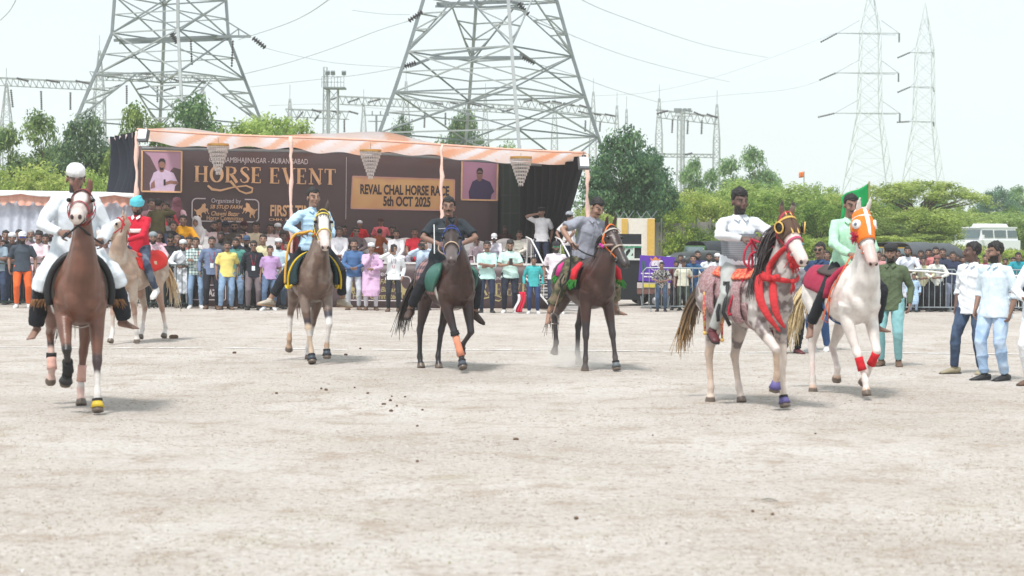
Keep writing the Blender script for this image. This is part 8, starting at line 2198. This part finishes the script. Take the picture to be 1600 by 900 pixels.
# --- standing in front of the stage
FG = 'people standing in front of the stage'
for a in [
 (239, 364, 46.9, 'rail', 'man in grey skullcap and pink patterned shirt leaning on the dark barrier', PINK, dict(mtop=pat, cap='skullcap', capc=(150, 160, 166), beard=1)),
 (248, 361, 48.0, 'down', 'man in plain pink shirt behind the dark barrier', (240, 190, 206), dict(beard=2)),
 (257, 356, 48.6, 'chin', 'youth with hand at his mouth behind the pink shirts', (190, 120, 70), dict(skin=1)),
 (266, 366, 46.9, 'phone', 'man in black shirt and sunglasses looking at his phone behind the barrier', (30, 30, 34), dict(glasses=BK, sl='rolled', leg=(52, 54, 60))),
 (267, 361, 48.3, 'down', 'man in black cap behind the phone user', (60, 50, 56), dict(cap='beret', capc=(26, 26, 30))),
 (277, 368, 47.6, 'down', 'bald man in lavender shirt and spectacles', (196, 170, 214), dict(glasses=(.2, .1, .08), hairc=(.16, .10, .07))),
 (286, 376, 46.7, 'rail', 'bearded man in long white kurta and white knitted skullcap', (222, 226, 232), dict(sl='kurta', leg=(206, 206, 210), cap='skullcap', beard=1)),
 (295, 370, 47.6, 'down2', 'young man in rust shirt behind the white kurta', (180, 110, 100), dict(skin=1)),
 (306, 371, 46.3, 'cross', 'young man in blue green checked shirt with folded arms and name badge', WHITE, dict(mtop=chk, leg=LJEAN, badge=True, shoe='w', fit='slim')),
 (298, 360, 48.9, 'down', 'grey haired man above the checked shirt', (190, 180, 186), dict(hairc=(.28, .26, .25), beard=3)),
 (331, 370, 46.0, 'down', 'man in slate blue shirt with name badge and black trousers', (112, 128, 160), dict(leg=(36, 38, 48), badge=True, beard=2, shoe='n')),
 (355, 377, 45.6, 'down2', 'young man in yellow checked shirt and pale cargo jeans', (238, 220, 130), dict(sl='short', leg=LJEAN, shoe='n', beard=2)),
 (368, 372, 46.6, 'behind', 'man in sea green shirt behind the yellow one', (86, 150, 140), dict(leg=LJEAN, beard=1)),
 (372, 366, 47.6, 'down', 'man in navy shirt behind the sea green one', (46, 60, 90), dict()),
 (385, 369, 46.9, 'down', 'man in blue cap and black shirt between yellow shirt and name badges', (30, 34, 42), dict(cap='cap', capc=(70, 90, 120), beard=1)),
 (396, 376, 45.5, 'down', 'young man in black shirt and spectacles with a hanging name badge', (32, 36, 46), dict(leg=GTR, badge=True, glasses=BK)),
 (411, 366, 47.2, 'down2', 'smiling young man in cream shirt behind the name badge pair', (232, 222, 180), dict(skin=1)),
 (422, 384, 45.5, 'down2', 'boy in lavender tee and jeans beside the light blue rider leg', (194, 158, 206), dict(sl='short', leg=(96, 118, 150), shoe='w', skin=1)),
 (435, 373, 46.4, 'clasp', 'man in pale blue shirt and white skullcap near the first pole', (200, 220, 232), dict(cap='skullcap', beard=1, leg=(70, 90, 110))),
 (448, 378, 47.0, 'down', 'man in dark shirt behind the light blue rider thigh', (44, 48, 60), dict()),
 (553, 374, 46.0, 'clasp', 'young man in steel blue sweater and off white jeans with clasped hands', (76, 112, 160), dict(leg=(206, 212, 220), fit='slim', shoe='n', beard=2, skin=1, hs='long')),
 (580, 380, 45.9, 'chin', 'youth in lilac kurta and white skullcap covering his mouth', (224, 186, 220), dict(sl='kurta', leg=(224, 222, 232), cap='skullcap', badge=True, shoe='n', fit='slim')),
 (615, 382, 45.2, 'photo', 'youth in white shirt and black ripped jeans filming with a phone', (240, 242, 246), dict(leg=(40, 42, 50), badge=True, fit='slim', shoe='n', skin=1)),
 (661, 374, 46.2, 'photo2', 'man in light blue shirt holding a camera phone to his eye', (198, 216, 238), dict(leg=DTR, beard=1)),
 (761, 377, 44.7, 'cross', 'man in mint shirt with folded arms and dark trousers', (200, 238, 232), dict(sl='rolled', leg=(40, 50, 76), beard=2, fit='slim')),
 (797, 375, 44.8, 'phone', 'bearded man in pale mint polo reading his phone', (206, 236, 228), dict(sl='short', leg=(34, 40, 56), beard=1, shoe='w', skin=1)),
 (834, 401, 44.6, 'down', 'child in turquoise long sleeved tee beside the stairs', (70, 180, 182), dict(leg=(48, 66, 110), shoe='w', skin=2)),
 (869, 378, 44.6, 'down', 'man in white tee with mirrored green sunglasses and cap', (238, 226, 234), dict(sl='short', leg=(52, 60, 78), cap='cap', capc=(52, 50, 56), glasses=GRNL, beard=1, shoe='w')),
]:
    crowd(a[0], a[1], a[2], a[3], a[4], a[5], grp=FG, **a[6])
# --- right of the stage and along the right-hand barriers
RG = 'spectators behind the right barriers'
for a in [
 (1034, 410, 46.4, 'rail', 'boy in black and white patterned shirt sitting on the cart shaft', BLACKC, dict(mtop=pat2, sl='rolled', leg=(70, 90, 116), fit='slim')),
 (1057, 408, 47.4, 'rail', 'spectator in maroon shirt left of the cream shirt', (90, 44, 50), dict()),
 (1068, 405, 47.0, 'down', 'man in cream shirt and dark cap behind the silver barrier', (226, 222, 200), dict(sl='short', leg=(74, 84, 66), cap='cap', capc=(60, 50, 56))),
 (1083, 399, 47.2, 'rail', 'man in blue shirt leaning over the silver barrier', (48, 92, 136), dict(sl='short', leg=(60, 90, 130), skin=1)),
 (1108, 396, 47.6, 'rail', 'man in white shirt left of the white capped one', (232, 236, 240), dict(beard=1)),
 (1121, 397, 47.2, 'rail', 'man in white shirt and white cap behind the horse rump', (230, 232, 238), dict(cap='skullcap', beard=1)),
 (1111, 428, 46.2, 'down', 'small child behind the tail of the flecked horse', (150, 110, 100), dict()),
 (1096, 412, 48.2, 'down2', 'spectator in grey between blue and white shirts', (120, 126, 134), dict()),
 (1292, 392, 47.8, 'down', 'spectator in maroon behind the orange rein', (110, 50, 70), dict()),
 (1306, 396, 48.0, 'down2', 'spectator in pink scarf left of the white horse neck', (226, 160, 170), dict()),
 (1372, 392, 47.6, 'down', 'spectator in dusty pink left of the green jacket', (206, 150, 150), dict()),
 (1402, 390, 47.8, 'down', 'spectator in black next to the green jacket shoulder', (50, 50, 60), dict()),
 (1410, 397, 48.6, 'down', 'spectator in brown behind the tall bearded one', (130, 90, 76), dict(beard=1)),
 (1418, 386, 47.6, 'rail', 'tall bearded man in long white kurta at the barrier', (222, 228, 240), dict(sl='kurta', leg=(222, 226, 236), beard=1)),
 (1428, 397, 48.4, 'down', 'spectator in dark maroon right of the bearded white kurta', (84, 44, 50), dict()),
 (1428, 428, 46.9, 'down', 'child in pale blue kurta at the barrier corner', (176, 204, 232), dict(sl='kurta', leg=(170, 196, 226))),
 (1439, 391, 48.8, 'down2', 'spectator in red and white scarf at the back of the right crowd', (232, 190, 190), dict()),
 (1443, 402, 47.5, 'rail', 'man in yellow checked shirt and dark trousers leaning on the barrier', (224, 220, 184), dict(leg=(36, 38, 46))),
 (1451, 389, 48.6, 'down', 'spectator in purple behind the yellow checked shirt', (110, 70, 120), dict()),
 (1462, 386, 48.4, 'down', 'bearded spectator in rose shirt behind the white masked one', (210, 130, 130), dict(beard=1, skin=1)),
 (1464, 400, 47.4, 'rail', 'man in white check shirt with a white cloth at his chin', (228, 230, 222), dict(leg=(34, 36, 44), cap='skullcap', capc=(150, 100, 96))),
 (1473, 388, 48.0, 'down2', 'spectator in dark blue at the right of the rose shirt', (50, 60, 84), dict()),
 (1489, 393, 47.6, 'down', 'man in navy waistcoat with mustard bag and grey trousers', (44, 54, 80), dict(leg=(150, 160, 184), sl='short')),
 (1481, 398, 48.4, 'down', 'spectator in mustard shirt behind the navy waistcoat', (190, 150, 60), dict()),
 (1571, 404, 48.6, 'down', 'spectator in brown right of the two standing men', (120, 84, 80), dict()),
 (1591, 395, 48.4, 'rail', 'man in teal shirt at the right edge barrier', (40, 160, 176), dict(sl='short')),
 (1603, 399, 48.8, 'down', 'spectator in blue cut by the right edge', (80, 150, 190), dict(skin=1)),
 (1578, 436, 46.8, 'rail', 'crouching person in white cloth bending at the right edge', (226, 230, 234), dict(leg=(150, 160, 170))),
 (1505, 400, 48.6, 'down', 'spectator in green hidden behind the two standing men', (90, 120, 90), dict()),
 (1526, 402, 48.8, 'down', 'spectator in blue hidden behind the two standing men', (80, 100, 150), dict()),
]:
    k = dict(); k.update(a[6]); crowd(a[0], a[1], a[2], a[3], a[4], a[5], grp=RG, **k)
for i, (x, y, D, c, b, cp, lb) in enumerate([(1380, 398, 48.4, (180, 60, 70), 0, None, 'spectator in red squeezed left of the green jacket'), (1411, 403, 49.2, (60, 80, 110), 1, None, 'bearded spectator in slate blue low behind the white kurta'),
 (1434, 404, 49.4, (220, 220, 224), 0, 'skullcap', 'white capped head just left of the yellow checked shirt'), (1456, 398, 49.6, (150, 60, 60), 0, None, 'spectator in brick red between yellow check and white check'), (1468, 394, 49.8, (60, 60, 66), 1, None, 'bearded spectator in charcoal above the white cloth'),
 (1496, 398, 49.2, (200, 120, 60), 0, None, 'spectator in orange behind the navy waistcoat shoulder'), (1512, 396, 49.6, (60, 110, 120), 0, 'cap', 'capped spectator in petrol blue behind the left standing man'), (1540, 398, 49.0, (200, 90, 110), 0, None, 'spectator in pink seen between the two standing men'),
 (1560, 410, 47.8, (70, 70, 76), 1, None, 'bearded spectator in dark grey right of the pale blue shirt'), (1583, 402, 49.4, (210, 200, 170), 0, None, 'spectator in beige left of the teal shirt'), (1396, 402, 49.6, (100, 60, 110), 0, None, 'spectator in violet behind the olive shoulder'),
 (1048, 402, 48.8, (60, 50, 56), 0, None, 'dark head above the cart shaft'), (1064, 398, 49.0, (190, 190, 196), 0, None, 'spectator in pale grey behind the cream shirt'), (1090, 392, 49.2, (60, 60, 110), 1, None, 'bearded spectator in indigo behind the blue shirt'), (1130, 392, 49.0, (200, 190, 180), 0, None, 'spectator in beige behind the white capped man near the horse'),
 (1316, 386, 49.0, (180, 180, 186), 1, None, 'bearded spectator in grey under the white horse throat'), (1300, 402, 49.4, (130, 40, 50), 0, None, 'spectator in crimson low behind the pink scarf'), (1364, 399, 49.0, (230, 230, 232), 0, 'skullcap', 'white capped spectator right of the white horse chest'),
 (3, 375, 48.6, (90, 70, 70), 0, None, 'brown shirted head low at the left edge'), (42, 368, 50.0, (190, 150, 160), 0, None, 'rose shirted spectator between blue glasses and folded arms'), (78, 360, 49.8, (210, 210, 214), 1, 'skullcap', 'white capped spectator against the rider in white'),
 (292, 352, 49.6, (120, 50, 60), 0, None, 'seated figure in wine red left of the headscarf'), (318, 352, 49.8, (220, 216, 214), 1, 'skullcap', 'white capped figure right of the headscarf'), (345, 362, 48.4, (90, 90, 96), 1, None, 'bearded man in grey between seated row and slate blue shirt'),
 (412, 356, 50.2, (60, 70, 90), 0, None, 'dark blue figure between cream and dusty rose guests'), (378, 360, 48.6, (220, 214, 206), 0, None, 'man in off white behind blue cap and sea green shirt'), (442, 362, 48.8, (170, 60, 66), 0, None, 'figure in red near the first pole')]):
    crowd(x, y, D, ('down', 'down2', 'behind')[i % 3], lb, c, ('long', 'short')[i % 2], (DTR, JEANS, GTR)[i % 3], beard=b, cap=cp, skin=(2, 1, 3)[i % 3], yaw=(-14, 8, 20, -6)[i % 4], grp=RG if x > 1000 else LG if x < 100 else FG)
# --- single people on the field
def solo(x, yh, yf, pose, label, skin, topm, legm, seed, sl='long', beard=0, shoes=None, rz=0.0, voxel=.009, cap=None, capc=(.03, .03, .03), tr=1.0, glasses=None, over={}, hs='short', bulk=1.0, collar=True, to=.96):
    g = G(x, yf - 3); s = (W(x, yh, g.y).z) / 1.705
    p = dict(POSES[pose]); p.update(over); p['bulk'] = bulk; J = joints(p)
    m = {'body': body_mesh(J, voxel, .0088), 'shirt': shirt_mesh(J, sl, voxel=.0125, seed=seed, hem=-.15, amp=.008), 'trousers': trouser_mesh(J, tr, voxel=.0125, seed=seed + 1, to=to, amp=.008)}
    for k in 'RL': m['shoe' + k] = shoe_mesh(J, k)
    M = Matrix.Translation((g.x, g.y, terrain(g.x, g.y) - .008)) @ Matrix.Rotation(R(-math.degrees(math.atan2(g.x, g.y)) + rz), 4, 'Z') @ Matrix.Scale(s, 4)
    r = person(label, J, m, skin_mat(skin, beard), {'shirt': topm, 'trousers': legm}, M=M, group='people standing on the field', shoes=shoes, cap=cap, capcol=capc, glasses=glasses, hairstyle=hs)
    if collar: collar_points(r, J, topm); placket(r, J, topm)
    H = J['H']
    for q in (-1, 1):
        e = MB(); e.ball(H @ V(q * .031, -.0885, .014), (.009, .005, .0045), n=8, m=6); build(e, 'eye', mat('eye_white', (.34, .30, .27), .3, 0), r, True)
    return r, J
solo(1390, 381, 575, 'down', 'man in olive green shirt, black flat cap and pale teal track pants', 2, cloth('olive_shirt_cloth', (.085, .115, .06), bump=.6), cloth('pale_teal_trackpants', (.22, .44, .46)), 81, beard=1, shoes=SHOE['n'], cap='beret', capc=(.02, .02, .022), rz=-8)
solo(1518, 378, 588, 'profile', 'man in white shirt and dark jeans looking away to the left', 3, cloth('white_shirt_cloth2', (.72, .75, .80), bscale=9, bump=.6), patch_mat('dark_jeans', [(.025, .045, .09), (.05, .085, .15)], 5), 83, sl='rolled', beard=2, shoes=[mat('khaki_shoe', (.30, .26, .17), .6, .15), mat('dark_sole', (.02, .02, .02), .8, 0)], rz=-22, bulk=1.05, tr=1.02)
solo(1553, 377, 598, 'stride', 'bearded man in pale blue white shirt and light blue jeans', 2, cloth('icy_shirt_cloth', (.62, .72, .80), bscale=9, bump=.6), patch_mat('light_jeans', [(.32, .46, .66), (.46, .58, .74)], 5), 85, sl='rolled', beard=1, shoes=[mat('black_shoe', (.02, .02, .022), .5, .1), mat('grey_sole', (.3, .3, .3), .6, .05)], rz=-25, bulk=1.08, tr=1.05)
solo(1622, 372, 606, 'clasp', 'person in white kurta with an orange wristband cut by the right edge', 2, cloth('white_shirt_cloth', (.76, .78, .81), bscale=9, bump=.5), cloth('white_pyjama_cloth', (.72, .74, .76)), 87, shoes=SHOE['n'], rz=-30)
solo(1280, 379, 552, 'pocket', 'man in navy shirt and sunglasses between the two hooded horses', 2, cloth('navy_shirt_cloth', (.022, .05, .12), bump=.6), cloth('blue_jeans', (.03, .08, .20)), 89, beard=2, shoes=SHOE['w'], glasses=BK, rz=-20)
solo(1236, 392, 556, 'pocket', 'man in dark trousers walking behind the flecked grey horse', 2, cloth('dim_shirt_cloth', (.20, .20, .22)), cloth('black_trousers', (.010, .012, .017)), 91, shoes=[mat('maroon_shoe', (.10, .02, .025), .5, .2), mat('dark_sole', (.02, .02, .02), .8, 0)], rz=20)
# white poster with blue lettering glimpsed between the two right-hand horses
g = ground(1250, 46.2); ps = empty('poster', 'white poster with blue Devanagari lettering between the two hooded horses', 'poster', loc=g); k = 46.2 / FPX
zc = W(1250, 440, 46.2).z
mb = MB(); mb.box((0, 0, zc), (64 * k, .02, 44 * k)); sh_ = build(mb, 'sheet', mat('white_flex', (.72, .72, .75), .5, .04), ps)
me = text_mesh('राज', .50, .012); obj('lettering', me, sh_, M=Matrix.Translation((-14 * k, -.015, zc - 9 * k)) @ Matrix.Rotation(R(90), 4, 'X'), mats=mat('blue_print', (.03, .08, .42), .5, 0))
# folded red and white flag held by the child
g = ground(815, 44.5); k = 44.5 / FPX; fd = empty('folded_flag', 'folded red and white cloth hanging beside the child in turquoise', 'flag', loc=g)
mb = MB(); mb.grid(lambda u, v: ((-4 + 10 * u - 3 * v) * k + .03 * math.sin(v * 5), .03 * math.sin(u * 12), W(815, 456, 44.5).z - 32 * k * v), 8, 10, thick=.01); build(mb, 'red_cloth', cloth('red_flag_cloth', (.60, .02, .06)), fd, True)
mb = MB(); mb.grid(lambda u, v: ((-6 + 4 * u - 5 * v) * k + .03 * math.sin(v * 5), -.02 + .03 * math.sin(u * 12), W(815, 460, 44.5).z - 26 * k * v), 6, 10, thick=.01); build(mb, 'white_cloth', cloth('white_flag_cloth', (.7, .68, .7)), fd, True)
mb = MB(); mb.bar((2 * k, 0, W(815, 456, 44.5).z + .05), (-6 * k, 0, .02), .010); build(mb, 'stick', mat('bamboo_pole', (.35, .25, .12), .6, .1), fd)
# ------------------------------------------------------------------ droppings and litter on the field
def dropping(x, y, size, label, n=1, seed=0, col=(.12, .07, .040), nm='horse_dropping'):
    g = G(x, y); rs = random.Random(seed); mb = MB(); r = size * g.y / FPX
    for i in range(n):
        mb.ball((rs.uniform(-1, 1) * r * .8 * (n > 1), rs.uniform(-1, 1) * r * (n > 1), r * .6), (r * rs.uniform(.8, 1.1), r * rs.uniform(.8, 1.2), r * .75), n=8, m=6)
    o = obj(nm, None) if False else None
    me = weld(mb, r * .25, 2, .5, nm) if r > .01 else mb.mesh(nm, (), True)
    v = verts(me); v += np.random.RandomState(seed).normal(size=v.shape) * r * .035; setverts(me, v); me.materials.append(mat('dung', col, .95, .35, 40, .6, 80))
    o = obj(nm, me); o.location = (g.x, g.y, terrain(g.x, g.y) - r * .1); tag(o, label, 'dropping', 'horse droppings scattered on the field')
DL = [(270, 530, 5, 'large brown dung heap right of the roan horse', 5), (432, 616, 2.6, 'lone dark dropping left of the middle scatter', 1), (502, 609, 2.4, 'dropping at the left end of the middle scatter', 1), (510, 611, 2.6, 'dropping touching the left end of the middle scatter', 2),
 (554, 608, 2, 'small dropping at the top of the middle scatter', 1), (574, 616, 2.4, 'flat dropping left of the dense cluster', 2), (600, 632, 2.4, 'dropping at the left of the dense cluster', 2), (610, 627, 2.8, 'dropping at the top of the dense cluster', 1), (612, 620, 2, 'small dropping above the dense cluster', 1),
 (620, 635, 2.4, 'dropping right in the dense cluster', 1), (610, 642, 3, 'paired droppings at the bottom of the dense cluster', 2), (633, 621, 2, 'small dropping right of the dense cluster', 1), (660, 641, 2.4, 'dropping right of and below the dense cluster', 1), (652, 667, 2.4, 'dropping alone below the dense cluster', 1),
 (652, 722, 2.8, 'dark dropping alone in the middle foreground', 1), (897, 813, 4, 'brown dropping nearest the camera, left of the three', 2), (1176, 801, 3.2, 'brown dropping left of a pair in the right foreground', 1), (1207, 805, 3, 'brown dropping right of a pair in the right foreground', 1), (1196, 813, 1.6, 'tiny crumb between the foreground pair', 1),
 (1274, 679, 2, 'small dropping in the right middle ground', 1), (806, 688, 3, 'dropping in the centre middle ground', 2), (1020, 682, 1.8, 'small dark dropping right of centre', 1), (1041, 851, 2, 'small crumb at the bottom right of centre', 1), (365, 553, 2.6, 'dropping behind the grey brown horse, left', 2), (563, 545, 2.4, 'dropping on the chalk line right of the grey brown horse', 1),
 (540, 556, 2.4, 'dropping just before the chalk line', 2), (1408, 585, 2, 'pale crumb near the green jacketed man', 1), (868, 690, 1.4, 'tiny dropping near the centre', 1)]
for i, (x, y, sz, lb, n_) in enumerate(DL): dropping(x, y, sz, lb, n_, i, (.45, .42, .40) if 'pale' in lb else (.12, .07, .040))
g = G(1203, 784); mb = MB(); mb.grid(lambda u, v: ((-.06 + .12 * u), (.018 * math.sin(u * 3.14)) * (2 * v - 1), .012 + .01 * math.sin(u * 4)), 8, 2, thick=.002); o = build(mb, 'leaf', mat('dark_leaf', (.03, .05, .03), .5, .1)); o.location = g; tag(o, 'dark fallen leaf lying on the right foreground', 'leaf')
for i, (x, y, sz) in enumerate([(32, 893, 4), (1009, 784, 3), (1016, 786, 2)]):
    g = G(x, y); r_ = sz * g.y / FPX; mb = MB(); mb.grid(lambda u, v: (r_ * (2 * u - 1), r_ * .7 * (2 * v - 1), r_ * .5 + r_ * .4 * math.sin(u * 5 + v * 3 + i)), 4, 3, thick=r_ * .15); o = build(mb, 'paper_scrap', mat('white_paper', (.75, .75, .75), .7, .05)); o.location = g
    tag(o, ['white paper scrap in the bottom left corner', 'white paper scrap in the right foreground', 'smaller white scrap beside the paper in the right foreground'][i], 'litter')
# ------------------------------------------------------------------ dust kicked up by the hooves
def dust(px, py, w, hgt, dens, seed):
    g = G(px, py); mb = MB(); mb.ball((0, 0, hgt * .45), (w, w * .9, hgt * .6), n=20, m=12)
    v = mb.v; mb.v = [(x, y, max(z, .02)) for x, y, z in v]
    m = bpy.data.materials.new('dust_air'); m.use_nodes = True; N, L = m.node_tree.nodes, m.node_tree.links; N.remove(N['Principled BSDF'])
    pv = N.new('ShaderNodeVolumePrincipled'); pv.inputs['Color'].default_value = (.95, .92, .88, 1)
    tc = N.new('ShaderNodeTexCoord'); no = N.new('ShaderNodeTexNoise'); no.inputs['Scale'].default_value = 2.4; no.inputs['Detail'].default_value = 3
    gr = N.new('ShaderNodeTexGradient'); gr.gradient_type = 'SPHERICAL'; mp = N.new('ShaderNodeMapping'); mp.inputs['Scale'].default_value = (1 / w, 1 / w, 1 / hgt)
    L.new(tc.outputs['Object'], mp.inputs[0]); L.new(mp.outputs[0], gr.inputs[0]); L.new(tc.outputs['Object'], no.inputs['Vector'])
    mr = N.new('ShaderNodeMapRange'); mr.inputs[1].default_value = .4; mr.inputs[2].default_value = .7; L.new(no.outputs['Fac'], mr.inputs[0])
    mu = N.new('ShaderNodeMath'); mu.operation = 'MULTIPLY'; L.new(gr.outputs['Fac'], mu.inputs[0]); L.new(mr.outputs[0], mu.inputs[1])
    m2 = N.new('ShaderNodeMath'); m2.operation = 'MULTIPLY'; m2.inputs[1].default_value = dens; L.new(mu.outputs[0], m2.inputs[0]); L.new(m2.outputs[0], pv.inputs['Density'])
    L.new(pv.outputs[0], N['Material Output'].inputs['Volume'])
    o = build(mb, 'dust', m, smooth=True); o.location = (g.x, g.y, 0); tag(o, kind='stuff')
dust(880, 575, .75, .42, 5.0, 1); dust(1120, 622, .5, .22, 4.0, 2)
# ------------------------------------------------------------------ air
hz = MB(); hz.box((0, 435, 22), (980, 960, 47))
hb = hz.mesh('haze', [])
hm = bpy.data.materials.new('pale_air'); hm.use_nodes = True; N, L = hm.node_tree.nodes, hm.node_tree.links
N.remove(N['Principled BSDF']); pv = N.new('ShaderNodeVolumePrincipled'); pv.inputs['Color'].default_value = (.985, .995, 1, 1); pv.inputs['Density'].default_value = HAZE; pv.inputs['Anisotropy'].default_value = .2
L.new(pv.outputs[0], N['Material Output'].inputs['Volume']); hb.materials.append(hm)
ho = bpy.data.objects.new('haze', hb); COL.objects.link(ho); ho['kind'] = 'stuff'
